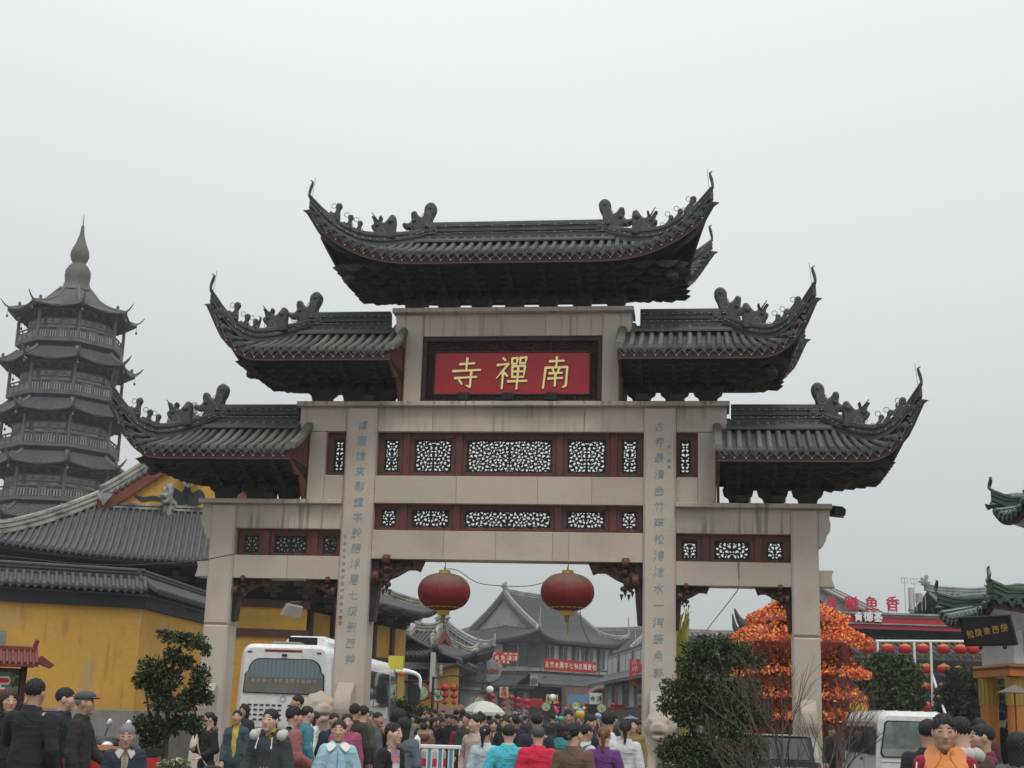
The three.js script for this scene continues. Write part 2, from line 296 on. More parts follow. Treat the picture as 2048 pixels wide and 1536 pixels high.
// all rows of one roof; side: +1 front (z up), -1 back. Returns [{geo, drip, x}]
function frontRows(q, side, pitch, r, n = 5) {
  const out = [], N = Math.round((q.xR - q.xL) / pitch);
  for (let i = 0; i <= N; i++) {
    const x = lerp(q.xL + r, q.xR - r, i / N), dl = q.endL === 'hip' ? x - q.xL : 1e9, dr = q.endR === 'hip' ? q.xR - x : 1e9, ss = Math.min(dl, dr) / q.hipRun, smax = ss < q.gable ? Math.max(.07, ss) : 1, pts = [];
    for (let k = 0; k < n; k++) { const s = k / (n - 1) * smax, z = q.zc + side * q.half * (1 - s); pts.push(V(q.X(x, z), q.S(x, z) + r * .4, z)); }
    out.push({ x, pts, rib: () => ribGeo(pts, r, r * 1.12, { x: 0, z: side }), drip: () => tf(dripGeo(pitch * .3, r * 1.5), x + pitch / 2, q.S(Math.min(q.xR - .02, x + pitch / 2), q.zc + side * q.half) - r * .35, q.zc + side * (q.half + .012)) });
  }
  return out;
}
function sideRows(q, end, pitch, r, n = 4) {
  const out = [], N = Math.round(2 * q.half / pitch), X = end < 0 ? q.xL : q.xR;
  for (let i = 0; i <= N; i++) {
    const z = lerp(q.zc - q.half + r, q.zc + q.half - r, i / N), sf = 1 - Math.abs(z - q.zc) / q.half, smax = Math.max(.07, Math.min(sf, q.gable * .99)), pts = [];
    for (let k = 0; k < n; k++) { const x = X - end * q.hipRun * (k / (n - 1)) * smax; pts.push(V(q.X(x, z), q.S(x, z) + r * .4, z)); }
    out.push([...ribGeo(pts, r, r * 1.12, { x: end, z: 0 }), tf(dripGeo(pitch * .3, r * 1.5), q.X(X, z) + end * .012, q.S(X, Math.min(q.zc + q.half - .02, z + pitch / 2)) - r * .35, z + pitch / 2, 0, Math.PI / 2)]);
  }
  return out;
}
function eaveLine(q, dy = 0, n = 40, inset = 0) { // round the eave: front, then hip ends, then back
  const pts = [], f = q.half - inset, xl = q.xL + (q.endL === 'hip' ? inset : 0), xr = q.xR - (q.endR === 'hip' ? inset : 0);
  const push = (x, z) => pts.push(V(q.X(x, z), q.S(x, z) + dy, z));
  for (let i = 0; i <= n; i++) push(lerp(xl, xr, i / n), q.zc + f);
  if (q.endR === 'hip') for (let i = 1; i < 14; i++) push(xr, lerp(q.zc + f, q.zc - f, i / 14));
  for (let i = 0; i <= n; i++) push(lerp(xr, xl, i / n), q.zc - f);
  if (q.endL === 'hip') for (let i = 1; i < 14; i++) push(xl, lerp(q.zc - f, q.zc + f, i / 14));
  return pts;
}
// board hanging round an eave
function fascia(q, top, bot, thick, inset = .02) {
  const e = eaveLine(q, 0, 40, inset), g = [];
  for (let i = 0; i + 1 < e.length; i++) { const a = e[i], b = e[i + 1]; if (a.distanceTo(b) < .001 || Math.abs(a.z - b.z) > q.half && Math.abs(a.x - b.x) < .01) continue;
    const d = b.clone().sub(a), L = Math.hypot(d.x, d.z), ang = Math.atan2(-d.z, d.x), s = new THREE.Shape([new THREE.Vector2(0, -top), new THREE.Vector2(L, d.y - top), new THREE.Vector2(L, d.y - bot), new THREE.Vector2(0, -bot)]);
    const x = new THREE.ExtrudeGeometry(s, { depth: thick, bevelEnabled: false }); x.translate(0, 0, -thick); x.rotateY(ang); x.translate(a.x, a.y, a.z); g.push(uvm(x)); }
  return g;
}
function soffit(q, y0, inner, drop = .1) { // boards under the eaves, from the eave in to a wall line
  const pos = [], idx = [], e = eaveLine(q, -drop, 40, .05), n = e.length;
  const xa = q.xL + (q.endL === 'hip' ? (q.half - inner) : 0), xb = q.xR - (q.endR === 'hip' ? (q.half - inner) : 0);
  for (const p of e) { const ix = clamp(p.x, xa, xb), iz = clamp(p.z, q.zc - inner, q.zc + inner); pos.push(p.x, p.y, p.z, ix, y0, iz); }
  for (let i = 0; i < n; i++) { const a = i * 2, b = ((i + 1) % n) * 2; idx.push(a, a + 1, b, b, a + 1, b + 1); }
  const g = new THREE.BufferGeometry(); g.setAttribute('position', new THREE.Float32BufferAttribute(pos, 3)); g.setIndex(idx); const f = g.toNonIndexed(); f.computeVertexNormals(); return uvm(f);
}
function hipPath(q, end, side, n = 12, from = 1) { // from the ridge end down to the corner
  const pts = [], X = end < 0 ? q.xL : q.xR, sg = Math.min(q.gable, 1) * from;
  for (let i = 0; i <= n; i++) { const s = sg * .992 * (1 - i / n), x = X - end * q.hipRun * s, z = q.zc + side * q.half * (1 - s); pts.push(V(q.X(x, z), q.S(x, z), z)); }
  return pts;
}
function horn(hp, ex, ez, h = .36, r = .085) { // upturned tip grown out of the last stretch of a hip ridge
  const n = hp.length - 1, c = hp[n], p = [hp[n - 3].clone().add(V(0, .12, 0)), hp[n - 1].clone().add(V(0, .16, 0)), V(c.x + ex * .0, c.y + .2, c.z), V(c.x + ex * .02, c.y + .2 + h * .3, c.z + ez * .01), V(c.x, c.y + .2 + h * .6, c.z), V(c.x - ex * .03, c.y + .2 + h * .9, c.z), V(c.x - ex * .03, c.y + .2 + h * 1.02, c.z), V(c.x + ex * .015, c.y + .2 + h * 1.07, c.z)];
  return sweep(p, [r * .9, r * 1.15, r * 1.2, r * .95, r * .55, r * .38, r * .34, r * .42, r * .15], 7);
}
// ---------- ground ----------
{
  const paveTex = tex(512, 4, (u, v) => { const n = fbm(u, v, 6, 5), g = fbm(u + .3, v + .1, 60, 2); return scl(mixc([.21, .20, .185], [.13, .125, .115], n), .88 + .24 * g); });
  const g = new THREE.PlaneGeometry(900, 900, 1, 1); g.rotateX(-Math.PI / 2); g.translate(0, 0, -200);
  structure('ground', uvm(g), mat({ map: paveTex, bumpMap: roughBump, bumpScale: .004 }));
}
// ---------- the stone archway ----------
const gate = thing('memorial_archway', 'pale stone archway with five dark tiled upswept roofs across the street', 'archway', [0, 0, 0]);
const ZC = -.33;
{
  const st = MT.stone, sk = MT.stoneStreak;
  for (const s of [-1, 1]) {
    const m = (a, b) => s > 0 ? [a, b] : [-b, -a];
    const c1 = m(2.758, 3.406), c2 = m(5.646, 6.173), c3 = m(1.89, 2.267), pst = m(3.84, 4.2);
    part('column', bx(...c1, 0, 7.774, -.66, 0, .045), st, gate, s < 0 ? 'inner left column with blue brush writing' : 'inner right column with blue brush writing');
    part('column', [bx(...c2, 0, 3.235, -.6, -.02, .04), bx(...c2, 3.243, 5.719, -.6, -.02, .04)], st, gate);
    part('column', bx(...c3, 7.869, 9.783, -.58, -.05, .035), st, gate);
    part('post', bx(...pst, 5.809, 7.259, -.5, -.07, .02), st, gate);
    part('stone_block', bx(...m(3.42, 3.84), 5.809, 6.345, -.5, -.09, .015), st, gate);
    // wings of the upper beams, cut to a scroll at the outer end
    const scroll = (x0, x1, y0, y1) => { const w = x1 - x0, h = y1 - y0; const p = [[0, 0], [w * .25, .01], [w * .45, h * .08], [w * .62, h * .2], [w * .7, h * .34], [w * .92, h * .42], [w, h * .6], [w * .9, h * .74], [w * .95, h]]; p.push([0, h]); const g = plate(p.map(([x, y]) => [(s > 0 ? 1 : -1) * (x0 + x), y0 + y]).sort(() => 0), .5, .015); g.translate(0, 0, ZC); return g; };
    part('corbel', scroll(6.173, 6.42, 4.98, 5.719), st, gate); part('corbel', scroll(2.267, 2.5, 9.05, 9.783), st, gate);
    const stub = plate([[0, 0], [.30, 0], [.255, .14], [.25, .23], [.285, .32], [0, .32]].map(([x, y]) => [s * (6.173 + x), 4.21 + y]), .42, .01); stub.translate(0, 0, ZC); part('beam_end', stub, st, gate);
  }
  // beams made of fitted slabs
  const beam = (x0, x1, y0, y1, cuts, m, zf = -.065) => {
    part('beam', bx(x0 + .004, x1 - .004, y0 + .012, y1 - .012, -.58, zf - .03), st, gate);
    const e = [x0, ...cuts, x1];
    for (let i = 0; i + 1 < e.length; i++) part('stone_slab', bx(e[i] + .002, e[i + 1] - .002, y0, y1, zf - .029, zf, .006), m === sk ? (i % 2 ? MT.stoneStreakB : sk) : [st, MT.stoneB, MT.stoneC][(i + Math.round(y0 * 10)) % 3], gate);
    part('stone_slab', bx(x0, x1, y0, y1, -.6, -.581), st, gate); // back face
    part('stone_slab', bx(x0, x1, y0, y0 + .011, -.58, zf - .03), st, gate);
  };
  beam(-2.757, 2.757, 7.259, 7.773, [-1.6, 1.55], sk); beam(-2.757, 2.757, 5.767, 6.333, [-1.05, .62, 1.72], st); beam(-2.757, 2.757, 4.625, 5.208, [-1.27, -.2, .95, 1.28], st);
  beam(-1.889, 1.889, 9.3, 9.782, [-.62, .7], sk, -.09);
  for (const s of [-1, 1]) { const m = (a, b) => s > 0 ? [a, b] : [-b, -a];
    beam(...m(3.407, 4.42), 7.262, 7.773, [], sk); beam(...m(3.407, 5.645), 5.218, 5.718, [], sk); beam(...m(3.407, 5.645), 4.191, 4.661, s > 0 ? [4.63] : [-4.5], st); }
  // cap slabs
  const cap = (x0, x1, y0, y1, n) => { for (let i = 0; i < n; i++) part('cap_slab', bx(lerp(x0, x1, i / n) + .002, lerp(x0, x1, (i + 1) / n) - .002, y0, y1, -.78, .1, .012), MT.stoneStreak, gate); };
  cap(-2.534, 2.534, 9.783, 9.876, 3); cap(-4.476, 4.476, 7.774, 7.869, 5); cap(-6.44, -3.407, 5.719, 5.809, 2); cap(3.407, 6.44, 5.719, 5.809, 2);

  // pierced scrollwork panels in red frames
  const lattices = {};
  function lattice(w, h, cell, sd) {
    const key = [w.toFixed(2), h.toFixed(2)].join(); if (lattices[key]) return lattices[key];
    seed = 100 + sd; const holes = [], b = .018; const half = [];
    const want = Math.round(w * h / (cell * cell * .8) / 2), tries = want * 160;
    for (let t = 0; t < tries; t++) {
      const L = cell * lerp(1.15, .45, t / tries) * rr(.85, 1.1), x = rr(L * .4, w / 2 - b - L * .45), y = rr(-h / 2 + b + L * .42, h / 2 - b - L * .42);
      if (x < L * .4) continue;
      if (Math.hypot(x, y) < cell * .5 || half.some((k) => Math.hypot(k[0] - x, k[1] - y) < (k[2] + L) * .43)) continue;
      if (w > .5 && x > w / 2 - cell * 1.2 && Math.abs(y) > h / 2 - cell * 1.2) continue;
      half.push([x, y, L]);
    }
    const mk = (x, y, L, a, s) => { const p = []; for (let i = 0; i < 9; i++) { const t = i / 9 * Math.PI * 2, lx = Math.cos(t) * L * .43, wd = L * .255 * (1 - .45 * Math.cos(t)), ly = Math.sin(t) * wd + s * .22 * L * Math.pow(Math.cos(t), 2) - s * .1 * L; p.push([x + lx * Math.cos(a) - ly * Math.sin(a), y + lx * Math.sin(a) + ly * Math.cos(a)]); } return p; };
    for (const [x, y, L] of half) { const a = Math.sin(x * 9 + 1.3) * 2.2 + Math.cos(y * 11) * 2 + rr(-.4, .4), s = rnd() > .5 ? 1 : -1; const c = mk(x, y, L, a, s); holes.push(c, c.map(([u, v]) => [-u, v]).reverse()); }
    const r = plate([[-w / 2, -h / 2], [w / 2, -h / 2], [w / 2, h / 2], [-w / 2, h / 2]], .045, 0, holes);
    return lattices[key] = r;
  }
  const fr = MT.redWood, Zb = -.27;
  function band(x0, x1, y0, y1, py0, py1, panels, cell) {
    part('frame_rail', bx(x0, x1, y0 + .001, py0 - .025, Zb - .05, Zb + .05, .006), fr, gate); part('frame_rail', bx(x0, x1, py1 + .025, y1 - .001, Zb - .05, Zb + .05, .006), fr, gate);
    let x = x0;
    const stile = (a, b) => { if (b - a < .005) return; part('frame_stile', bx(a, b, py0 - .024, py1 + .024, Zb - .045, Zb + .045, .006), fr, gate); if (b - a > .2 && a > x0 + .01 && b < x1 - .01) part('frame_post', bx((a + b) / 2 - .075, (a + b) / 2 + .075, y0 + .002, y1 - .002, Zb + .046, Zb + .08, .008), fr, gate); };
    panels.forEach(([a, b], i) => { stile(x, a - .025); x = b + .025;
      part('panel_moulding', [bx(a - .024, b + .024, py0 - .023, py0, Zb - .035, Zb + .035), bx(a - .024, b + .024, py1, py1 + .023, Zb - .035, Zb + .035), bx(a - .024, a, py0, py1, Zb - .035, Zb + .035), bx(b, b + .024, py0, py1, Zb - .035, Zb + .035)], MT.carvedWood, gate);
      part('lattice_panel', lattice(b - a, py1 - py0, cell, i * 7 + 3), MT.darkWood, gate).position.set((a + b) / 2, (py0 + py1) / 2, Zb); });
    stile(x, x1);
  }
  const P5 = [[-2.617, -2.318], [-1.977, -1.204], [-.88, .88], [1.204, 1.977], [2.318, 2.617]];
  band(-2.757, 2.757, 6.334, 7.258, 6.44, 7.12, P5, .08); band(-2.757, 2.757, 5.209, 5.766, 5.305, 5.655, P5.map((p) => p), .082);
  for (const s of [-1, 1]) { const m = (a, b) => s > 0 ? [a, b] : [-b, -a], srt = (l) => s > 0 ? l : l.reverse();
    band(...m(3.407, 3.839), 6.346, 7.258, 6.44, 7.12, [m(3.477, 3.69)], .078);
    band(...m(3.407, 5.645), 4.662, 5.217, 4.735, 5.085, srt([m(3.53, 3.82), m(4.165, 4.845), m(5.19, 5.49)]), .08); }

  // name board
  const FZ = -.13, bf = (a, b, c, d, z0, z1, m, n = 'sign_frame') => part(n, bx(a, b, c, d, z0, z1, .008), m, gate);
  bf(-1.888, 1.888, 9.2, 9.299, -.3, FZ, MT.maroon); bf(-1.888, 1.888, 7.871, 7.95, -.3, FZ, MT.maroon); bf(-1.888, -1.79, 7.95, 9.2, -.3, FZ, MT.maroon); bf(1.79, 1.888, 7.95, 9.2, -.3, FZ, MT.maroon);
  part('sign_back', bx(-1.789, 1.789, 7.951, 9.199, -.34, -.24), MT.maroon, gate);
  { // carved border of curling stems
    seed = 31; const g = []; const curl = (x, y, r, a) => { const p = []; for (let i = 0; i < 7; i++) { const t = i / 6; p.push(V(x + Math.cos(a + t * 5) * r * (1 - .7 * t), y + Math.sin(a + t * 5) * r * (1 - .7 * t), -.215 + .02 * rnd())); } return sweep(p, .012, 4); };
    for (let i = 0; i < 62; i++) for (const y of [8.985 + .075, 9.15, 7.99, 8.045]) g.push(curl(-1.74 + i * .057 + rr(-.01, .01), y + rr(-.012, .012), rr(.03, .045), rr(0, 6.28)));
    for (let i = 0; i < 19; i++) for (const x of [-1.745, -1.67, 1.67, 1.745]) g.push(curl(x, 8.08 + i * .05, rr(.03, .045), rr(0, 6.28)));
    stuff(part('carved_border', g, MT.carvedWood, gate));
  }
  part('sign_moulding', [bx(-1.645, 1.645, 8.97, 9.0, -.24, -.17), bx(-1.645, 1.645, 8.06, 8.085, -.24, -.17), bx(-1.645, -1.62, 8.085, 8.97, -.24, -.17), bx(1.62, 1.645, 8.085, 8.97, -.24, -.17)], MT.maroon, gate);
  part('sign_board', bx(-1.619, 1.619, 8.086, 8.969, -.239, -.2), MT.signRed, gate);
  [['si', -.955], ['chan', -.005], ['nan', .925]].forEach(([k, x]) => { const g = glyph(CH[k], x, 8.525, k === 'chan' ? .7 : .68, .05, .03, .35, .06); part('gilt_character', g.map((q) => q.translate(0, 0, -.184)), MT.gold, gate); const e = glyph(CH[k], x, 8.522, k === 'chan' ? .7 : .68, .068, .008, .2, .06); part('character_outline', e.map((q) => q.translate(0, 0, -.1955)), MT.blackPaint, gate); });

  // writing cut in the inner columns
  const LEFT = ['chan', 'jian', 'yi2', 'lai', 'ying', 'zhong', 'zi', 'ling', 'yu2', 'fu', 'tu', 'qi', 'jie', 'dui', 'xi', 'shen'], RIGHT = ['gu', 'xun', 'zui', 'qing', 'you', 'zhu', 'yin', 'song', 'tao', 'liu', 'shui', 'yi', 'wan', 'rao', 'nan', 'guo'];
  LEFT.forEach((k, i) => part('cut_character', glyph(CH[k], -3.06, 7.36 - i * .317, .2, .0175, .004, .3, .12).map((q) => q.translate(0, 0, .003)), MT.blueInk, gate));
  RIGHT.forEach((k, i) => part('cut_character', glyph(CH[k], 3.075, 7.36 - i * .3245, .2, .0175, .004, .3, .12).map((q) => q.translate(0, 0, .003)), MT.blueInk, gate));
  'zhu zi lai shui gu song liu xi fu qing yi2 qi'.split(' ').forEach((k, i) => part('cut_character', glyph(CH[k], -3.3, 5.05 - i * .135, .07, .01, .004, .3, .1).map((q) => q.translate(0, 0, .003)), MT.blueInk, gate));
  'shui yi song zi'.split(' ').forEach((k, i) => part('cut_character', glyph(CH[k], 3.27, 6.95 - i * .14, .07, .01, .004, .3, .1).map((q) => q.translate(0, 0, .003)), MT.blueInk, gate));
  ['xi', 'gu'].forEach((k, i) => part('seal', glyph(CH[k], -3.3, 3.42 - i * .1, .075, .012, .004, .1, 0).map((q) => q.translate(0, 0, .003)), MT.redInk, gate));

  // carved spandrels under the beams
  function spandrel(xc, dir, yTop, len, drop, big) {
    const k = len / 1.08, d = (x) => xc + dir * x, h = drop;
    const arm = plate([[0, 0], [0, -.42 * k], [.3 * k, -.52 * k], [.36 * k, -.4 * k], [.52 * k, -.33 * k], [.74 * k, -.2 * k], [.9 * k, -.2 * k], [.985 * k, -.235 * k], [1.08 * k, 0]].map(([x, y]) => [d(x), yTop + y]), .16, .012); arm.translate(0, 0, ZC);
    part('spandrel', arm, big ? MT.carvedWood : MT.carvedWood, gate);
    seed = 55; const g = []; for (let i = 0; i < 16 * k + 4; i++) { const x = rr(.42, .98) * k, y = -rr(.03, .16) * k, p = []; for (let j = 0; j < 6; j++) { const a = j * .9 + i; p.push(V(d(x) + Math.cos(a) * .045 * k * (1 - j * .13), yTop + y + Math.sin(a) * .04 * k * (1 - j * .13), ZC + .083)); } g.push(sweep(p, .011, 4)); }
    stuff(part('spandrel_carving', g, MT.carvedWood, gate));
    const b = plate([[0, 0], [.17 * k, 0], [.17 * k, -.3 * h], [.14 * k, -.62 * h], [.1 * k, -h], [0, -h]].map(([x, y]) => [d(x), yTop + y]), .3, .012); b.translate(0, 0, ZC); part('spandrel_board', b, MT.maroon, gate);
    // stacked bracket blocks with scrolled noses toward the street
    const nose = (x, y, w, r) => { const p = []; for (let i = 0; i <= 12; i++) { const a = -Math.PI * .5 + i / 12 * Math.PI * 1.1; p.push([r + Math.cos(a) * r * 1.05, Math.sin(a) * r]); } p.push([-.25, r * .9], [-.25, -r]); const e = plate(p, w, .015); e.rotateY(-Math.PI / 2); e.translate(x, y, -.16); return e; };
    part('bracket_nose', nose(d(.33 * k), yTop - .015 * k, .14 * k, .1 * k), MT.redWood, gate); part('bracket_nose', nose(d(.14 * k), yTop - .36 * k, .13 * k, .12 * k), MT.redWood, gate); part('bracket_nose', nose(d(.34 * k), yTop - .2 * k, .1 * k, .075 * k), MT.maroon, gate);
    const lump = []; seed = 77; for (let i = 0; i < 14; i++) { const q = ball(rr(.05, .1) * k, d(rr(.2, .42) * k), yTop - rr(.15, .56) * k, ZC + rr(.08, .24), 7); lump.push(q); } for (let i = 0; i < 4; i++) lump.push(tf(new THREE.ConeGeometry(.045 * k, .13 * k, 6), d((.2 + i * .07) * k), yTop - (.62 + (i % 2) * .06) * k, ZC + .18, Math.PI)); stuff(part('carved_beast', lump, MT.carvedWood, gate));
  }
  spandrel(-2.757, 1, 4.624, 1.08, 1.24, 1); spandrel(2.757, -1, 4.624, 1.1, 1.22, 1);
  spandrel(-5.645, 1, 4.19, .74, .86, 0); spandrel(-3.407, -1, 4.19, .74, .86, 0); spandrel(5.645, -1, 4.19, .7, .86, 0); spandrel(3.407, 1, 4.19, .66, .86, 0);

  // raised stone slabs at the feet of the columns
  for (const s of [-1, 1]) for (const [xc, h, w] of [[3.09, 2.14, .34], [5.91, 2.05, .3]]) {
    const p = smooth([[0, 0], [.55, 0], [.56, .5], [.5, .9], [.34, 1.12], [.3, 1.35], [.38, 1.62], [.33, 1.85], [.2, h - .12], [.05, h], [0, h]], 44); const g = plate(p, w, .02); g.rotateY(-Math.PI / 2); g.translate(s * xc, 0, .01); part('column_foot', g, st, gate);
  }
}

// ---------- the five roofs ----------
const beastOutline = {
  fish: smooth([[-1.9, 0], [-1.6, .9], [-2.5, 1.0], [-3.0, 1.4], [-2.9, 1.8], [-2.2, 1.75], [-1.8, 2.1], [-1.9, 2.9], [-1.75, 3.35], [-1.25, 3.4], [-.95, 2.9], [-.4, 2.55], [-.15, 3.0], [-.05, 4.0], [.45, 4.55], [1.05, 4.55], [1.5, 4.0], [1.42, 3.2], [1.05, 2.4], [1.0, 1.6], [1.6, 1.2], [2.15, 1.65], [2.4, 1.35], [1.9, .7], [1.8, 0]], 60),
  dragon: smooth([[-1.5, 0], [-1.75, .8], [-2.2, 1.3], [-2.3, 1.75], [-1.95, 2.05], [-2.0, 2.5], [-2.35, 2.95], [-2.1, 3.1], [-1.7, 2.6], [-1.45, 2.3], [-1.3, 2.75], [-1.15, 3.15], [-.95, 3.0], [-1.05, 2.35], [-.6, 2.15], [-.1, 2.7], [.3, 3.2], [.75, 3.1], [.95, 2.4], [.9, 1.2], [.95, 0]], 56),
  walker: smooth([[-.7, 0], [-.75, .5], [-1.0, 1.0], [-.75, 1.15], [-.35, 1.0], [-.2, 1.5], [-.45, 2.0], [-.3, 2.5], [.15, 2.6], [.45, 2.2], [.35, 1.6], [.55, 1.0], [.75, .4], [.7, 0]], 34),
};
function beast(kind, size, thick, x, y, z, face, tilt = 0) { // face: world angle of the direction its nose (-x) points
  const g = plate(beastOutline[kind].map(([a, b]) => [a * size, b * size]), thick, thick * .2), l = [g];
  if (kind === 'fish') for (const s of [-1, 1]) { l.push(ball(.3 * size, -1.35 * size, 2.0 * size, s * thick * .45, 8)); l.push(ball(.42 * size, .75 * size, 3.8 * size, s * thick * .3, 9)); l.push(ball(.4 * size, .3 * size, 1.2 * size, s * thick * .42, 8)); }
  if (kind === 'dragon') for (const s of [-1, 1]) { l.push(ball(.25 * size, -1.5 * size, 1.75 * size, s * thick * .5, 8)); l.push(ball(.5 * size, .3 * size, 2.3 * size, s * thick * .3, 8)); l.push(bar(V(-1.3 * size, 2.2 * size, s * thick * .4), V(-2.1 * size, 3.2 * size, s * thick * 1.1), .12 * size, .05 * size, 5)); }
  if (kind === 'walker') { l.push(ball(.42 * size, 0, 2.25 * size, 0, 8)); for (const s of [-1, 1]) l.push(ball(.35 * size, -.4 * size, .4 * size, s * thick * .5, 7)); }
  return l.map((q) => tf(q, x, y, z, 0, face, tilt));
}
function loopWire(x, y, z, r, face, sq = 1) { const p = []; for (let i = 0; i < 9; i++) { const a = i / 9 * Math.PI * 2; p.push(V(Math.cos(a) * r, Math.sin(a) * r * sq, 0)); } return tf(new THREE.TubeGeometry(new THREE.CatmullRomCurve3(p, true), 14, .007, 4, true), x, y, z, 0, face); }

function archRoof(label, o) {
  const R = new THREE.Group(); R.name = 'roof'; gate.add(R); R.userData.label = label;
  const q = roofShape({ zc: ZC, half: 1.53, lift: .93, ls: .42, hook: 2.6, pull: .42, ...o }), e = o.eaveY, pitch = .2, r = .057, innerX = o.endL === 'cut' ? o.xL : o.endR === 'cut' ? o.xR : null;
  part('pan_tiles', roofPans(q, 90, 11), MT.tile, R);
  seed = 500 + Math.round(o.eaveY * 10) + Math.round(o.xL);
  for (const row of frontRows(q, 1, pitch, r)) { const near = innerX === null ? 0 : 1 - Math.abs(row.x - innerX) / 1.9; const m = rnd() < near * 1.3 ? MT.tilePale : [MT.tile, MT.tileB, MT.tileC, MT.tile][rnd() * 4 | 0]; part('tile_row', row.rib(), m, R); if (row.x < q.xR - .2) part('drip_tile', row.drip(), MT.tile, R); }
  const back = []; for (const row of frontRows(q, -1, pitch, r)) back.push(...row.rib(), row.x < q.xR - .2 ? row.drip() : null); stuff(part('tile_row_back', back, MT.tile, R));
  const sides = []; if (o.endL === 'hip') sides.push(...sideRows(q, -1, pitch, r).flat()); if (o.endR === 'hip') sides.push(...sideRows(q, 1, pitch, r).flat()); if (sides.length) stuff(part('tile_row_side', sides, MT.tile, R));
  part('fascia', fascia(q, .035, .2, .04), MT.maroon, R); part('fascia_trim', fascia(q, .201, .222, .05), MT.trimPink, R);
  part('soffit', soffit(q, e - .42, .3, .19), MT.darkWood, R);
  // lights strung under the eave
  const wires = [], bulbs = [], el = []; for (let i = 0; i <= 400; i++) { const x = lerp(q.xL + .03, q.xR - .03, i / 400); el.push(V(x, q.S(x, ZC + 1.53), ZC + 1.53 + .03)); }
  const N = Math.round((q.xR - q.xL) / (pitch * 1.02)), sw = [];
  for (let i = 0; i < N; i++) { const a = el[Math.round(i / N * 400)], b = el[Math.round((i + 1) / N * 400)], m = el[Math.round((i + .5) / N * 400)]; const t = .05, d = .155; sw.push(V(a.x, a.y - t, a.z), V(m.x, m.y - d, m.z)); bulbs.push(ball(.0125, m.x, m.y - d - .006, m.z + .004, 5)); }
  for (let i = 0; i + 1 < sw.length; i++) wires.push(bar(sw[i], sw[i + 1], .0045, .0045, 4));
  // ridge
  const rx0 = o.endL === 'hip' ? q.xL + q.hipRun - .15 : q.xL + (o.gapIn ?? .3), rx1 = o.endR === 'hip' ? q.xR - q.hipRun + .15 : q.xR - (o.gapIn ?? .3), ry = q.ridgeY - .05, rp = []; for (let i = 0; i <= 12; i++) { const t = i / 12; rp.push(V(lerp(rx0, rx1, t), ry + .0 * Math.abs(t - .5), ZC)); }
  part('ridge', moulding(rp, ridgeProf(.15, .4)), MT.tileRidge, R);
  part('ridge_flashing', [tf(plate([[0, 0], [.5, -.22], [.5, -.26], [0, -.05]], rx1 - rx0 + .2), 0, 0, 0, 0, -Math.PI / 2).translate((rx0 + rx1) / 2, ry + .05, ZC + .02)], MT.tile, R);
  for (const yy of [.11, .27]) { const w = []; for (let i = 0; i <= 24; i++) { const t = i / 24; w.push(V(lerp(rx0, rx1, t), ry + yy + .008 * Math.sin(i * 1.7), ZC + .16)); if (i % 2) bulbs.push(ball(.012, lerp(rx0, rx1, t), ry + yy, ZC + .168, 5)); } wires.push(sweep(w, .0055, 4)); }
  // hips, horns and ridge beasts
  for (const end of [-1, 1]) {
    if ((end < 0 ? o.endL : o.endR) !== 'hip') continue;
    const rxe = end < 0 ? rx0 : rx1;
    part('ridge_beast', beast('fish', .162, .22, rxe + end * -.02, ry + .1, ZC + .02, end < 0 ? 0 : Math.PI), MT.tileRidge, R);
    wires.push(loopWire(rxe + end * .3, ry + .22, ZC + .16, .06, 0), loopWire(rxe - end * .24, ry + .17, ZC + .16, .075, 0, .6), loopWire(rxe - end * .06, ry + .5, ZC + .13, .1, 0, 1.1));
    for (const side of [1, -1]) {
      const hp = hipPath(q, end, side, 16), c = hp[16];
      hp[16] = V(c.x + end * .05, c.y + .1, c.z + side * .05);
      for (let i = 12; i < 16; i++) hp[i].y += .05 * (i - 11) / 4;
      part('hip_ridge', moulding(hp, ridgeProf(.085, .3), (t) => .8 + .35 * Math.sin(t * 3)), MT.tileRidge, R);
      const dx = end * .8, dz = side * .6; part('eave_horn', horn(hp, end, side), MT.tileRidge, R);
      const under = sweep([hp[11].clone().add(V(0, -.3, 0)), hp[14].clone().add(V(end * .03, -.26, 0)), V(c.x + end * .08, c.y + .02, c.z + side * .06)], [.05, .07, .06], 6); part('corner_beam', under, MT.tileRidge, R);
      part('corner_leaf', tf(plate([[0, -.06], [.1, -.03], [.2, .05], [.12, .06], [0, .08]].map(([a, b]) => [end * a, b]), .05), c.x, c.y - .01, c.z), MT.tileRidge, R);
      const ang = end < 0 ? 0 : Math.PI;
      const A = hp[6].clone().lerp(hp[7], .6); part('hip_beast', beast('dragon', .162, .2, A.x, A.y + .2, A.z, ang, 0), MT.tileRidge, R);
      wires.push(loopWire(A.x + end * .27, A.y + .33, A.z + .08 * side, .05, 0), loopWire(A.x + end * .14, A.y + .3, A.z + .1 * side, .07, 0, 1.4));
      for (const [k, sz] of [[11, .115], [12.2, .125], [13.7, .15]]) { const i = Math.floor(k), B = hp[i].clone().lerp(hp[i + 1], k - i); part('roof_figure', beast('walker', sz, .1, B.x, B.y + .23, B.z, ang, end * .3), MT.tileRidge, R); wires.push(loopWire(B.x, B.y + .53, B.z + .06 * side, .05, 0), loopWire(B.x - end * .1, B.y + .3, B.z + .06 * side, .045, 0)); }
      if (side > 0) { const w = []; for (let i = 1; i <= 15; i++) { const p = hp[i].clone().add(V(0, .16, .1)); w.push(p); bulbs.push(ball(.012, p.x, p.y, p.z + .01, 5)); } wires.push(sweep(w, .0055, 4)); w.length = 0; for (let k = 0; k < 7; k++) w.push(V(c.x + end * (.02 - .01 * k), c.y + .15 + k * .1, c.z + .07)); wires.push(sweep(w, .005, 4)); }
    }
  }
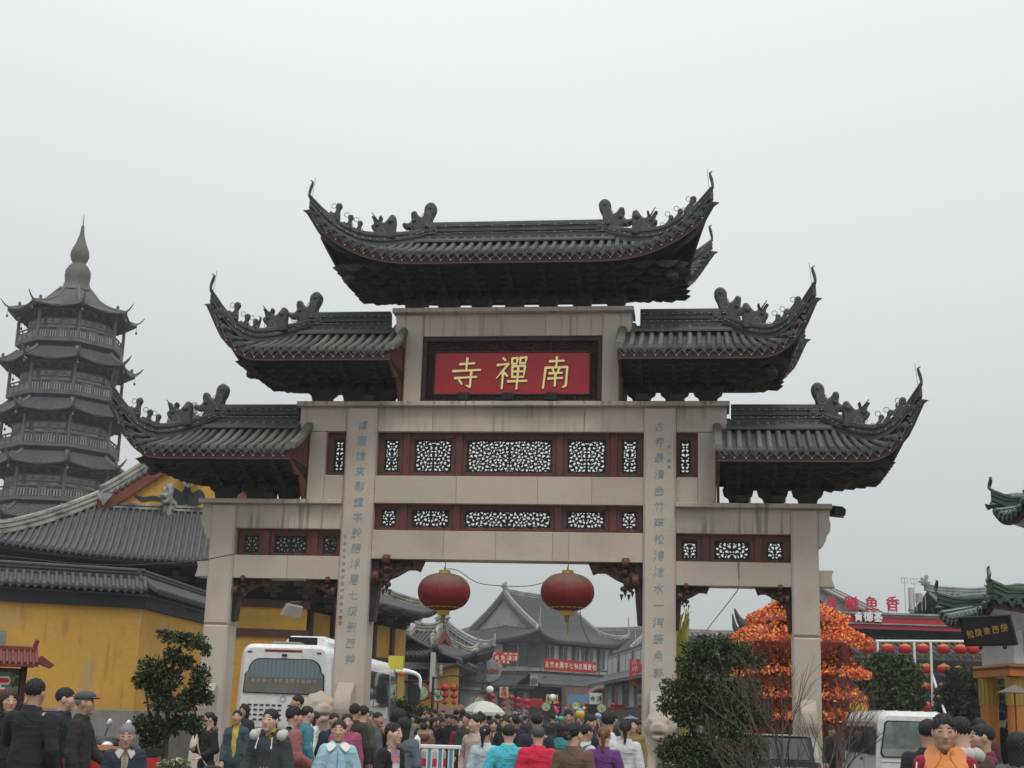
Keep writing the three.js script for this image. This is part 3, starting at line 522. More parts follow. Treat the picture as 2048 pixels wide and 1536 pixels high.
  if (innerX !== null) { // boarded end beside the tower of stone
    const s = innerX > 0 ? 1 : -1, yb = o.capY + .0, x = innerX + s * .035; const P = []; for (let i = 0; i <= 10; i++) { const z = ZC + 1.5 - i * .3; P.push([z, q.S(innerX + s * .04, z) - .02]); }
    const p = [...P, [ZC - 1.45, e - .25], [ZC - 1.25, e - .32], [ZC - 1.02, e - .5], [ZC - .75, yb + .55], [ZC - .4, yb + .01], [ZC + .38, yb + .01], [ZC + .72, yb + .45], [ZC + 1.0, e - .45], [ZC + 1.2, e - .3], [ZC + 1.42, e - .24]]; const g = plate(p, .05); g.rotateY(-Math.PI / 2); g.translate(x, 0, 0); part('end_board', g, MT.endBoard, R);
    const tr = []; for (const [z, y] of P) tr.push(V(innerX + s * .02, y + .07, z)); part('end_tiles', moulding(tr, [[-.09, -.06], [-.09, .03], [-.05, .07], [.05, .07], [.09, .03], [.09, -.06]]), MT.tilePale, R);
  }
  // stacked bracket sets
  const b0 = o.base[0], b1 = o.base[1], yb = o.capY, T = 5, dh = (e - .12 - yb) / T, dark = MT.bracketWood, gap = o.gap;
  const sets = Math.max(2, Math.round((b1 - b0) / .69));
  const proto = []; {
    proto.push(plate(gap === .33 && o.capY > 9 ? [[-.16, 0], [.16, 0], [.21, gap], [-.21, gap]] : [[-.15, 0], [.15, 0], [.2, gap * .5], [.28, gap * .65], [.31, gap], [-.31, gap], [-.28, gap * .65], [-.2, gap * .5]], .36).translate(0, yb, 0));
    for (let k = 0; k < T; k++) { const out = .16 + k * .245, y = yb + gap * .9 + k * (e - .17 - yb - gap) / T;
      const arm = plate([[-out - .16, .05], [-out - .1, -.03], [-out + .06, -.05], [out - .06, -.05], [out + .1, -.03], [out + .16, .05], [out, .07], [-out, .07]], .085); arm.rotateY(-Math.PI / 2); arm.translate(0, y, 0); proto.push(arm);
      for (const z of [-out, out]) { const L = .22 + .03 * (k % 2); const a2 = plate([[-L, .06], [-L, .0], [-L * .7, -.045], [L * .7, -.045], [L, .0], [L, .06]], .07); a2.translate(0, y + .05, z); proto.push(a2); for (const x of [-L * .85, 0, L * .85]) proto.push(bx(x - .045, x + .045, y + .1, y + .16, z - .05, z + .05)); proto.push(plate([[-.03, 0], [.03, 0], [.045, .1], [0, .17], [-.045, .1]], .05).translate(0, y - .03, z + Math.sign(z) * .18)); } }
  }
  const pg = merge(proto); const setXs = []; for (let i = 0; i < sets; i++) setXs.push(b0 + (b1 - b0) * (i + (innerX === null ? .5 : innerX > 0 ? .42 : .58)) / sets);
  for (const x of setXs) { const m = part('bracket_set', pg, dark, R); m.position.set(x, 0, ZC); }
  // tie beams round each tier, stepping outwards
  const ends = (out) => [o.endL === 'hip' ? b0 - out : b0, o.endR === 'hip' ? b1 + out : b1];
  for (let k = 0; k < T; k++) { const out = .03 + k * .235, y = yb + gap + .06 + k * (e - .17 - yb - gap) / T, [xa, xb] = ends(out * .9); const g = [bx(xa, xb, y, y + .075, ZC + out - .035, ZC + out + .035), bx(xa, xb, y, y + .075, ZC - out - .035, ZC - out + .035)];
    if (o.endL === 'hip') g.push(bx(xa - .035, xa + .035, y, y + .075, ZC - out + .036, ZC + out - .036)); if (o.endR === 'hip') g.push(bx(xb - .035, xb + .035, y, y + .075, ZC - out + .036, ZC + out - .036)); part('tie_beam', g, dark, R); }
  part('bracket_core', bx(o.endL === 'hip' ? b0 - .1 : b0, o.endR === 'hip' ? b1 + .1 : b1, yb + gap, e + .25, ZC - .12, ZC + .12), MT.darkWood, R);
  for (const end of [-1, 1]) { // wavy cloud arms at the corners
    if ((end < 0 ? o.endL : o.endR) !== 'hip') continue; const xb = end < 0 ? b0 : b1;
    for (let k = 1; k < T; k++) { const out = .16 + k * .245, y = yb + gap + .02 + k * (e - .17 - yb - gap) / T;
      for (const side of [1, -1]) { const g = [], n = 4; for (let i = 0; i < n; i++) { const x0 = xb + end * (-1.0 + (.82 + out) * i / n); const w = (.82 + out) / n; g.push(plate([[0, .05], [w * .3, -.035], [w * .62, -.06], [w * .95, .03], [w * 1.12, .1], [w * .7, .09], [w * .3, .11]].map(([a, b]) => [x0 + end * a, y + b]), .1).translate(0, 0, ZC + side * (out + .06))); } stuff(part('cloud_arm', g, dark, R)); }
      const g = []; for (let i = 0; i < 7; i++) { const zz = ZC - out + i * out / 3; g.push(plate([[0, .06], [.12, -.03], [.3, -.04], [.42, .06], [.2, .12]].map(([a, b]) => [xb + end * (out - .38 + a), y + b]), .07).translate(0, 0, zz)); } stuff(part('cloud_arm', g, dark, R)); }
    const lion = []; seed = 9; for (let i = 0; i < 6; i++) lion.push(ball(rr(.07, .12), xb + end * rr(.7, .9), e - .36 + rr(-.06, .06), ZC + 1.0 + rr(-.06, .06), 7)); part('corner_carving', lion, dark, R);
  }
  stuff(part('light_string', wires, MT.wire, R)); stuff(part('light_bulb', bulbs, MT.bulb, R));
}
MT.endBoard = mat({ map: mottled([.16, .05, .03], [.07, .02, .015], .25, .9), bumpMap: bumpTex(.25, 10), bumpScale: .015 });
archRoof('topmost roof above the red name board', { xL: -4.07, xR: 4.07, endL: 'hip', endR: 'hip', hipRun: 2.2, eaveY: 10.70, ridgeY: 11.55, base: [-2.5, 2.5], capY: 9.876, gap: .33 });
archRoof('middle roof on the left', { xL: -6.04, xR: -2.275, endL: 'hip', endR: 'cut', hipRun: 1.75, eaveY: 8.69, ridgeY: 9.56, base: [-4.44, -2.4], capY: 7.869, gap: .36, gapIn: .38 });
archRoof('middle roof on the right', { xL: 2.275, xR: 6.04, endL: 'cut', endR: 'hip', hipRun: 1.75, eaveY: 8.69, ridgeY: 9.56, base: [2.4, 4.44], capY: 7.869, gap: .36, gapIn: .38 });
archRoof('lowest roof on the left', { xL: -7.97, xR: -4.205, endL: 'hip', endR: 'cut', hipRun: 1.75, eaveY: 6.66, ridgeY: 7.53, base: [-6.4, -4.35], capY: 5.809, gap: .33, gapIn: .3 });
archRoof('lowest roof on the right', { xL: 4.205, xR: 7.97, endL: 'cut', endR: 'hip', hipRun: 1.75, eaveY: 6.66, ridgeY: 7.53, base: [4.35, 6.4], capY: 5.809, gap: .33, gapIn: .3 });
// ---------- small builders ----------
// place a group so that its +z faces the camera, turned by ang
const faceCam = (p, ang = 0) => Math.atan2(EYE.x - p.x, EYE.z - p.z) + ang;
const ground = (px, d) => { const p = at(px, 1400, d); p.y = 0; return p; };
const heightAt = (px, py, d) => at(px, py, d).y;
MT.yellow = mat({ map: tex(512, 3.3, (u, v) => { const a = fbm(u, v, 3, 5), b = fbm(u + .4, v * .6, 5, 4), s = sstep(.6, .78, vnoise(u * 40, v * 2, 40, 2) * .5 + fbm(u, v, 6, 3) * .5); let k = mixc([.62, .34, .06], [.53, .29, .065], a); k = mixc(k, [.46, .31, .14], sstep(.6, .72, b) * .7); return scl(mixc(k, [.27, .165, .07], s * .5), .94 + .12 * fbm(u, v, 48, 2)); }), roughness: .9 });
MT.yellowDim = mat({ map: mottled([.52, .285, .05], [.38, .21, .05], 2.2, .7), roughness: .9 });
MT.greyPlaster = mat({ map: mottled([.27, .25, .235], [.19, .18, .17], 1.5, .8) });
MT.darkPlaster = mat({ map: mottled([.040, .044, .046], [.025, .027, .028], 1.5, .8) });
MT.paleStucco = mat({ map: mottled([.36, .35, .31], [.10, .105, .10], 1.1, 1.1, 256, .2), roughness: .9 });
MT.brownBeam = mat({ map: mottled([.075, .032, .022], [.04, .02, .016], .8, .7) });
MT.farTile = mat({ map: mottled([.105, .11, .112], [.06, .065, .066], 2.2, .8), roughness: .85 });
MT.farTrim = mat({ map: mottled([.34, .34, .33], [.16, .165, .165], 1.6, .9) });
MT.oldWood = mat({ map: mottled([.125, .122, .112], [.065, .065, .062], 1.8, .8) });
MT.oldWall = mat({ map: mottled([.31, .30, .275], [.19, .185, .17], 2.4, .8) });
const MC = {}; const cmat = (r, g, b, rough = .7) => MC[[r, g, b, rough]] ??= mat({ color: [r, g, b], roughness: rough });

// ---------- pagoda ----------
{
  const tip = at(166, 452, 118), a0 = Math.atan2(EYE.x - tip.x, EYE.z - tip.z), pg = thing('pagoda', 'tall octagonal grey wooden pagoda of many galleried storeys with a gourd spire', 'pagoda', [tip.x, 0, tip.z], a0 + .12);
  const oct = (r, y, k, off = 0) => V(Math.sin((k + off) * Math.PI / 4) * r, y, Math.cos((k + off) * Math.PI / 4) * r);
  const yOf = (py) => (1404 - py) * 118 * 1.035 / 2820 + 1.6;
  const top = [[0, 43.4], [.12, 43.3], [.2, 42.4], [.42, 41.5], [.72, 40.7], [.78, 40.2], [.62, 39.65], [.5, 39.45], [.78, 39.15], [1.03, 38.6], [1.05, 38.05], [.98, 37.75], [1.02, 37.7], [.98, 37.45], [1.06, 37.3], [1.08, 36.95], [1.35, 36.75], [1.5, 36.5]].map(([r, y]) => [r, tip.y - (43.3 - y) * .86]);
  const T0 = tip.y - 43.3;
  part('spire', new THREE.LatheGeometry(top.map(([r, y]) => new THREE.Vector2(Math.max(.002, r), y)).reverse(), 20), MT.oldWood, pg); part('spire_pin', bar(V(0, tip.y - .1, 0), V(0, tip.y + 1.05, 0), .05, .02), MT.wireDark, pg);
  const tiers = [[35.1, 4.3, 5.0, 37.7, 1.15], [30.75, 4.55, 5.25], [26.55, 4.75, 5.5], [22.3, 4.95, 5.7], [18.1, 5.15, 5.9], [13.9, 5.35, 6.1], [9.6, 5.5, 6.3]];
  seed = 88;
  tiers.forEach(([ye0, rg, re, yt0, rt0], t) => {
    const ye = ye0 + T0, yt = t ? ye + 1.15 : yt0 + T0, rt = t ? tiers[t - 1][1] * .93 : rt0;
    const st = new THREE.Group(); st.name = 'storey'; pg.add(st);
    // roof slopes with rows of tiles
    const pos = [], rib = [], hips = [], edge = [];
    for (let k = 0; k < 8; k++) {
      const N = 10, M = 6, P = (u, v) => { const a = oct(re, 0, k), b = oct(re, 0, k + 1), c = oct(rt, 0, k), d = oct(rt, 0, k + 1), e = Math.pow(Math.abs(u * 2 - 1), 3); const o = a.clone().lerp(b, u), i = c.clone().lerp(d, u); const p = o.multiplyScalar(1 + .03 * e).lerp(i, v); p.y = ye + (yt - ye) * (t ? v * (.7 + .3 * v) : v * (.45 + .55 * v * v)) + .32 * e * (1 - v) * (1 - v); return p; };
      for (let i = 0; i < N; i++) for (let j = 0; j < M; j++) { const q = [P(i / N, j / M), P((i + 1) / N, j / M), P((i + 1) / N, (j + 1) / M), P(i / N, (j + 1) / M)]; for (const z of [0, 1, 2, 0, 2, 3]) pos.push(q[z].x, q[z].y, q[z].z); for (const z of [0, 2, 1, 0, 3, 2]) pos.push(q[z].x, q[z].y - .12, q[z].z); }
      for (let i = 0; i < 17; i++) { const u = (i + .5) / 17, pts = [0, .33, .66, 1].map((v) => P(u, v).add(V(0, .04, 0))); rib.push(sweep(pts, .065, 4)); rib.push(ball(.085, pts[0].x, pts[0].y - .02, pts[0].z, 5)); }
      const hp = [1, .7, .4, .15, 0].map((v) => P(0, v).add(V(0, .06, 0))), c = hp[4], o = V(c.x, 0, c.z).normalize(); hp.push(c.clone().addScaledVector(o, .35).add(V(0, .28, 0)), c.clone().addScaledVector(o, .62).add(V(0, .62, 0))); hips.push(sweep(hp, [.17, .17, .16, .15, .13, .09, .03], 6));
      hips.push(ball(.1, c.x * 1.0, c.y - .75, c.z * 1.0, 6, 1.3), bar(V(c.x, c.y - .1, c.z), V(c.x, c.y - .65, c.z), .015));
      if (k % 8 < 8) { const s = P(.0, .22); hips.push(ball(.13, s.x, s.y + .3, s.z, 5, 1.6)); }
      edge.push(bar(P(.02, 0).add(V(0, -.14, 0)), P(.5, 0).add(V(0, -.14, 0)), .07), bar(P(.5, 0).add(V(0, -.14, 0)), P(.98, 0).add(V(0, -.14, 0)), .07));
    }
    const g = new THREE.BufferGeometry(); g.setAttribute('position', new THREE.Float32BufferAttribute(pos, 3)); g.computeVertexNormals();
    part('roof_slope', uvm(g), t ? MT.farTile : MT.oldWall, st); stuff(part('tile_row', rib, t ? MT.farTile : MT.oldWood, st)); part('hip_ridge', hips, MT.oldWood, st); part('eave_beam', edge, MT.bracketWood, st);
    // room, gallery floor, posts, railing
    const yf = ye - 2.62, rw = rg * .8, wall = new THREE.CylinderGeometry(rw, rw, 2.9, 8, 1, true); wall.translate(0, ye - 1.3, 0);
    part('wall', uvm(wall.toNonIndexed()), MT.oldWood, st);
    part('gallery_floor', uvm(tf(new THREE.CylinderGeometry(rg, rg, .28, 8), 0, yf, 0).toNonIndexed()), MT.oldWood, st); part('gallery_base', uvm(tf(new THREE.CylinderGeometry(rg * .97, rg * .8, .75, 8), 0, yf - .53, 0).toNonIndexed()), MT.bracketWood, st);
    const posts = [], rail = [], bal = [], orn = [], pale = [], brk = [];
    for (let k = 0; k < 8; k++) {
      const a = oct(rg * .97, yf, k), b = oct(rg * .97, yf, k + 1); part('post', cyl(.13, .13, 2.75, a.x, yf + 1.4, a.z, 8), MT.oldWood, st);
      const A = a.clone(), B = b.clone(); for (const y of [.98, .72, .2]) rail.push(bar(A.clone().setY(yf + y), B.clone().setY(yf + y), y > .9 ? .07 : .045));
      for (let i = 1; i < 16; i++) { const p = A.clone().lerp(B, i / 16); bal.push(bx(p.x - .045, p.x + .045, yf + .2, yf + .74, p.z - .045, p.z + .045)); } for (let i = 1; i < 4; i++) { const p = A.clone().lerp(B, i / 4); rail.push(bar(p.clone().setY(yf + .1), p.clone().setY(yf + 1.0), .06)); }
      const c = oct(rw + .03, 0, k), d = oct(rw + .03, 0, k + 1), m = c.clone().add(d).multiplyScalar(.5), ang = Math.atan2(m.x, m.z), len = c.distanceTo(d);
      pale.push(box(len * .86, .4, .05, m.x, ye - .95, m.z, 0, 0, ang)); pale.push(box(len * .8, .18, .05, m.x, ye - 1.38, m.z, 0, 0, ang)); for (let i = 0; i < 3; i++) { const p = c.clone().lerp(d, (i + 1) / 4); orn.push(tf(plate([[-.24, -.12], [.24, -.12], [.1, .1], [.0, .2], [-.1, .1]], .06), p.x * 1.012, ye - .95, p.z * 1.012, 0, ang)); }
      for (let i = 0; i < 4; i++) { const p = c.clone().lerp(d, (i + .5) / 4); brk.push(box(.3, .3, .9, p.x * 1.12, ye - .35, p.z * 1.12, 0, 0, ang)); }
      brk.push(box(len * 1.15, .2, .16, m.x * 1.3, ye - .18, m.z * 1.3, 0, 0, ang)); pale.push(box(len * .22, 1.5, .05, m.x, ye - 2.0, m.z, 0, 0, ang));
    }
    part('railing', rail, MT.oldWood, st); stuff(part('baluster', bal, MT.oldWall, st)); part('wall_band', pale, MT.farTrim, st); part('bracket', brk, MT.bracketWood, st); stuff(part('bracket_ornament', orn, MT.farTrim, st));
    part('soffit', uvm(tf(new THREE.CylinderGeometry(re * .94, rw, .5, 8, 1, true), 0, ye - .34, 0).toNonIndexed()), MT.darkWood, st);
  });
  part('lower_wall', uvm(tf(new THREE.CylinderGeometry(5.0, 5.2, 7.2, 8), 0, 3.6, 0).toNonIndexed()), MT.oldWall, pg);
}

// ---------- yellow temple wall with tiled coping ----------
{
  const A = ground(-190, 32.2), B = ground(268, 34), C = ground(428, 41.5);
  const top = heightAt(268, 1214, 34), wl = thing('temple_wall', 'long yellow plastered temple wall with a dark tiled coping and grey foot', 'wall', A);
  const segs = [[A, B, 0], [B, C, 0]];
  for (const [p, q] of segs) {
    const L = p.distanceTo(q), dir = q.clone().sub(p), ry = Math.atan2(-dir.z, dir.x), o = p.clone().sub(A), put = (g) => tf(g, o.x, 0, o.z, 0, ry);
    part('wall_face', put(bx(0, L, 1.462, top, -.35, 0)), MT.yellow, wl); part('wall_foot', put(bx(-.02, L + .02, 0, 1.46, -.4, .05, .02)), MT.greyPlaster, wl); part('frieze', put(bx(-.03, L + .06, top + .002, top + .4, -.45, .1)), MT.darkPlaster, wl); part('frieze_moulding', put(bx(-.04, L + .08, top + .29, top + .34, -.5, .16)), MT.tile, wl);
    const slope = plate([[.36, top + .38], [.36, top + .43], [-.175, top + .80], [-.71, top + .43], [-.71, top + .38], [-.175, top + .7]], L + .1); slope.rotateY(-Math.PI / 2); slope.translate(L / 2, 0, 0); slope.applyMatrix4(new THREE.Matrix4().makeTranslation(0, 0, 0)); part('coping_slope', put(slope), MT.tile, wl);
    const rp = []; for (let i = 0; i <= 6; i++) rp.push(V(L * i / 6, top + .74, -.175)); part('coping_ridge', put(moulding(rp, ridgeProf(.13, .24))), MT.tileRidge, wl);
    const n = Math.round(L / .19); for (let i = 0; i <= n; i++) { const x = L * i / n; const pts = [V(x, top + .455, .37), V(x, top + .62, .1), V(x, top + .78, -.12)]; part('coping_tile', put(merge(ribGeo(pts, .05, .058, { x: 0, z: 1 }))), MT.tile, wl); if (i < n) part('drip_tile', put(tf(dripGeo(.07, .1), x + L / n / 2, top + .43, .375)), MT.tile, wl); }
    const bk = []; for (let i = 0; i <= n; i++) { const x = L * i / n; bk.push(...ribGeo([V(x, top + .455, -.72), V(x, top + .62, -.45), V(x, top + .78, -.23)], .05, .058, { x: 0, z: -1 })); } stuff(part('coping_tile_back', put(merge(bk)), MT.tile, wl));
  }
  // peeled plaster and a small grey plate
  const d0 = B.clone().sub(A), r0 = Math.atan2(-d0.z, d0.x), on = (px, py) => { const p = at(px, py, 32.95 + (px / 268) * 1.0); return p; };
  const pl = on(2, 1281).sub(A); part('wall_plate', tf(box(.34, .46, .04, 0, 0, 0, .008), pl.x, pl.y, pl.z + .12, 0, r0), MT.greyPlaster, wl);
}

// ---------- temple hall behind the wall ----------
function bigRoof(th, q, o) { // tiled roof as parts of a thing: near rows one by one, hidden rows joined
  const pitch = o.pitch, r = o.r, R = new THREE.Group(); R.name = 'roof'; th.add(R);
  part('pan_tiles', roofPans(q, o.nx ?? 60, o.courses ?? 14, 0, .02), o.tile, R);
  const put = (rows, name, sep) => { if (sep) rows.forEach((g) => part(name, g, o.tile, R)); else { const g = rows.flat(); if (g.length) stuff(part(name, g, o.tile, R)); } };
  put(frontRows(q, 1, pitch, r, 6).map((w) => [...w.rib(), w.x < q.xR - pitch ? w.drip() : null]), 'tile_row', o.sep?.includes('F')); put(frontRows(q, -1, pitch, r, 6).map((w) => [...w.rib(), w.x < q.xR - pitch ? w.drip() : null]), 'tile_row_back', o.sep?.includes('B'));
  if (q.endL === 'hip') put(sideRows(q, -1, pitch, r, 5), 'tile_row_side', o.sep?.includes('L')); if (q.endR === 'hip') put(sideRows(q, 1, pitch, r, 5), 'tile_row_side', o.sep?.includes('R'));
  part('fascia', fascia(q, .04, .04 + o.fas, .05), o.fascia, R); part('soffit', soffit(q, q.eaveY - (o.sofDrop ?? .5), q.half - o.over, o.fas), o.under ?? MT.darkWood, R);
  const x0 = q.endL === 'hip' ? q.xL + q.hipRun * Math.min(1, q.gable) : q.xL, x1 = q.endR === 'hip' ? q.xR - q.hipRun * Math.min(1, q.gable) : q.xR, rp = [];
  for (let i = 0; i <= 14; i++) { const t = i / 14; rp.push(V(lerp(x0 - .1, x1 + .1, t), q.ridgeY - .05 + o.rh * .35 * Math.pow(Math.abs(t * 2 - 1), 3), q.zc)); }
  part('ridge', moulding(rp, ridgeProf(o.rw, o.rh)), o.trim, R);
  for (const e of [0, 14]) part('ridge_end', beast('fish', o.beast ?? .16, .2, rp[e].x, rp[e].y + o.rh * .7, rp[e].z, e ? Math.PI : 0), o.trim, R);
  for (const end of [-1, 1]) { if ((end < 0 ? q.endL : q.endR) !== 'hip') continue;
    for (const side of [1, -1]) {
      const hp = hipPath(q, end, side, 12); hp[12].y += .06; part('hip_ridge', moulding(hp, ridgeProf(o.hw, o.hh)), o.trim, R); part('eave_horn', horn(hp, end, side, o.horn ?? .5, o.hw), o.trim, R);
      if (q.gable < 1) { const xg = end < 0 ? x0 : x1, gp = []; for (let i = 0; i <= 10; i++) { const s = lerp(1, q.gable, i / 10), z = q.zc + side * q.half * (1 - s); gp.push(V(xg + end * .1, q.S(xg - end * .01, z) + .02, z)); } part('gable_ridge', moulding(gp, ridgeProf(o.hw * 1.1, o.hh * 1.2)), o.trim, R); }
    }
    if (q.gable < 1) { const xg = (end < 0 ? x0 : x1) + end * .1, zs = q.half * (1 - q.gable), xi = xg - end * .2, yb = q.S(xi, q.zc + zs * .98) - .15, P = []; for (let i = 0; i <= 12; i++) { const z = lerp(-zs, zs, i / 12); P.push([z, q.S(xi, q.zc + z * .98) - .06]); }
      const w = plate([...P, [zs, yb - .1], [-zs, yb - .1]], .1); w.rotateY(-Math.PI / 2); w.translate(xg, 0, q.zc); part('gable_wall', w, o.gableMat, R);
      const bd = plate([...P.map(([z, y]) => [z * 1.02, y + .04]), ...P.slice().reverse().map(([z, y]) => [z * .98, y - (o.barge ?? .35)])], .09); bd.rotateY(-Math.PI / 2); bd.translate(xg + end * .2, 0, q.zc); part('bargeboard', bd, o.bargeMat, R); }
  }
  return R;
}
{
  const near = ground(332, 45), ang = faceCam(near, -.06); // local +x comes toward the street
  const h = thing('temple_hall', 'large yellow temple hall with a grey tiled hip and gable roof behind the wall', 'temple hall', near, ang - Math.PI / 2);
  const yE = 6.15, yR = 10.5, q = roofShape({ xL: -12, xR: .9, zc: 0, half: 6.9, endL: 'hip', endR: 'hip', hipRun: 5.3, gable: .58, eaveY: yE, ridgeY: yR, lift: .5, ls: .5, hook: 3 });
  MT.redBarge = mat({ map: mottled([.20, .05, .035], [.14, .04, .03], 1.3, .7) });
  const R = bigRoof(h, q, { pitch: .215, r: .062, tile: MT.tile, trim: MT.paleStucco, fascia: MT.darkWood, fas: .16, over: 1.3, rw: .22, rh: .75, hw: .14, hh: .46, gableMat: MT.yellow, bargeMat: MT.redBarge, barge: .42, sep: 'R', horn: .7, courses: 20 });
  const xg = .9 - 5.3 * .58 + .12;
  for (const s of [-1, 1]) { const g = []; for (let i = 0; i < 15; i++) { const sl = lerp(.97, .61, i / 14), z = s * 6.9 * (1 - sl), y = q.S(xg - .3, z); g.push(ball(.1, xg + .2, y - .0, z, 8, 1)); } part('verge_tile_ends', g, MT.tile, R); }
  const yb = q.S(xg - .4, 6.9 * .42);
  part('gable_foot_band', [box(.1, .07, 5.6, xg + .1, yb - .02, 0), box(.12, .07, 5.6, xg + .14, yb - .14, 0), box(.2, .2, 5.7, xg + .02, yb - .28, 0)], MT.paleStucco, R);
  // painted scroll ornaments on the gable
  const orn = (pts, m) => { const g = plate(smooth(pts, 40), .05); g.rotateY(Math.PI / 2); g.translate(xg + .03, yb, 0); part('gable_ornament', g, m, R); };
  for (const s of [-1, 1]) { orn([[0, .1], [s * .2, .05], [s * .5, .12], [s * .62, .4], [s * .42, .62], [s * .18, .5], [s * .05, .75]], MT.darkPlaster); orn([[s * .6, .1], [s * 1.1, .16], [s * 1.5, .1], [s * 1.75, .3], [s * 1.45, .26], [s * 1.1, .32], [s * .8, .24]], MT.darkPlaster); }
  const pend = plate(smooth([[0, 0], [.34, .4], [.36, .75], [.16, 1.05], [-.16, 1.05], [-.36, .75], [-.34, .4]], 36), .08); pend.rotateY(Math.PI / 2); pend.translate(xg + .38, yb + .62, -.05); part('gable_pendant', pend, MT.farTrim, R);
  { const g = []; for (const s of [-1, 1]) { const p = smooth([[s * .04, .1], [s * .26, .5], [s * .22, .8], [s * .06, .9]], 12, false).map(([a, b]) => V(xg + .43, yb + .62 + b, -.05 + a)); g.push(sweep(p, .02, 4)); } part('pendant_scroll', g, MT.tile, R); }
  for (const s of [-1, 1]) { const e = plate([[0, -.1], [.3, .3], [-.25, .32]], .06); e.rotateY(Math.PI / 2); e.translate(xg + .4, yb - .05, s * 2.7); part('gable_pendant', e, MT.farTrim, R); }
  part('timber_post', [bx(-.52, -.3, 0, 5.6, 4.05, 4.4), bx(-.5, -.32, 0, 5.1, 1.9, 2.2)], MT.brownBeam, h);
  // body: yellow walls, dark brackets, brown timber
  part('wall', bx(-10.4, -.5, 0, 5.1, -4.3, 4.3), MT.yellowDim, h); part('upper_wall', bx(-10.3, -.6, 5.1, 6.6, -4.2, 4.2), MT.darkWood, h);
  seed = 12; for (let i = 0; i < 9; i++) { const z = -4.2 + i * 1.05; part('eave_bracket', [box(1.5, .16, .2, -.2, 5.75, z), box(1.1, .16, .18, -.35, 5.5, z), box(.7, .16, .2, -.45, 5.25, z), box(.18, .14, .8, .15, 5.6, z), box(.18, .14, .6, -.1, 5.4, z)], MT.bracketWood, h); }
  for (let i = 0; i < 8; i++) { const x = -1 - i * 1.25; part('eave_bracket', [box(.2, .16, 1.6, x, 5.75, 4.4), box(.18, .16, 1.2, x, 5.5, 4.3), box(.8, .14, .18, x, 5.6, 4.75), box(.6, .14, .18, x, 5.4, 4.55)], MT.bracketWood, h); }
  for (const y of [4.85, 3.9]) part('tie_beam', [bx(-.52, -.4, y, y + .24, -4.4, 4.4), bx(-10.4, -.4, y, y + .24, 4.29, 4.4)], MT.brownBeam, h);
}
{ // long wing running back to the right of the hall
  const A = ground(470, 47), B = ground(806, 63), dir = B.clone().sub(A), L = dir.length(), ry = Math.atan2(-dir.z, dir.x);
  const w = thing('temple_wing', 'long yellow temple wing with brown timber framing receding behind the white bus', 'temple hall', A, ry);
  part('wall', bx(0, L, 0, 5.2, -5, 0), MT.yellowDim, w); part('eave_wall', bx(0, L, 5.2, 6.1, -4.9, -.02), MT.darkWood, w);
  const q = roofShape({ xL: -1, xR: L + .9, zc: -2.5, half: 3.7, endL: 'cut', endR: 'hip', hipRun: 3.5, gable: .9, eaveY: 5.85, ridgeY: 7.7, lift: .45, ls: .6 });
  bigRoof(w, q, { pitch: .26, r: .07, tile: MT.tile, trim: MT.paleStucco, fascia: MT.darkWood, fas: .18, over: 1.4, rw: .2, rh: .6, hw: .15, hh: .4, gableMat: MT.yellow, bargeMat: MT.redBarge, horn: .5 });
  for (let x = 1.2, i = 0; x < L; x += 2.3, i++) {
    part('timber_post', bx(x - .17, x + .17, 0, 5.2, 0, .14, .01), MT.brownBeam, w);
    part('eave_bracket', [box(.22, .16, 1.7, x, 5.75, .55), box(.2, .16, 1.25, x, 5.5, .4), box(.2, .16, .8, x, 5.25, .3), box(.9, .14, .2, x, 5.62, .95), box(.7, .14, .2, x, 5.38, .65)], MT.bracketWood, w);
    if (x + 2.3 < L) { part('timber_beam', bx(x + .17, x + 2.13, 3.55, 3.85, 0, .12), MT.brownBeam, w); part('timber_beam', bx(x + .17, x + 2.13, 2.1, 2.35, 0, .12), MT.brownBeam, w); if (i % 2) { part('window', bx(x + .7, x + 1.6, 2.4, 3.5, .0, .05), MT.darkWood, w); part('window_bars', [0, 1, 2, 3, 4].map((k) => bx(x + .8 + k * .17, x + .84 + k * .17, 2.4, 3.5, .05, .08)), MT.brownBeam, w); } }
  }
  // floodlight on an arm, out from the eave
  const sl = thing('floodlight', 'grey box floodlight on an arm under the hall eaves left of the writing column', 'floodlight', at(583, 1222, 40), 0);
  part('lamp_housing', tf(plate([[-.3, -.12], [.22, -.16], [.3, .14], [-.14, .2]], .3, .02), 0, 0, 0, .2, .5), MT.greyPlaster, sl); part('lamp_arm', sweep([V(0, .05, 0), V(-.25, .25, -.5), V(-.6, .5, -3)], .025, 5), MT.wireDark, sl);
}
{ // pole-less dark bracket lamps of the wing's far corner: a small tiled gatehouse beyond
  const p = ground(822, 70), g = thing('gatehouse', 'small tiled temple gatehouse with balustrade at the end of the yellow wing', 'gatehouse', p, faceCam(p, -.5));
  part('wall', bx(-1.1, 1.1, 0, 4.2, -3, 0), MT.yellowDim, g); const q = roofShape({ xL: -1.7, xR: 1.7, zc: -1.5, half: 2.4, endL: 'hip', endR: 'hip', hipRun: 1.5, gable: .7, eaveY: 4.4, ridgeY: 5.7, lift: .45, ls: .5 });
  bigRoof(g, q, { pitch: .27, r: .07, tile: MT.farTile, trim: MT.paleStucco, fascia: MT.darkWood, fas: .15, over: .7, rw: .18, rh: .45, hw: .14, hh: .36, gableMat: MT.yellowDim, bargeMat: MT.redBarge, horn: .5 });
  part('railing', [bx(-1, 1, 3.05, 3.15, .02, .1), bx(-1, 1, 2.3, 2.4, .02, .1), ...[...Array(20)].map((_, i) => bx(-.98 + i * .1, -.94 + i * .1, 2.4, 3.05, .04, .08))], MT.brownBeam, g); part('opening', bx(-.9, .9, 3.2, 4.1, 0, .03), MT.darkWood, g);
}

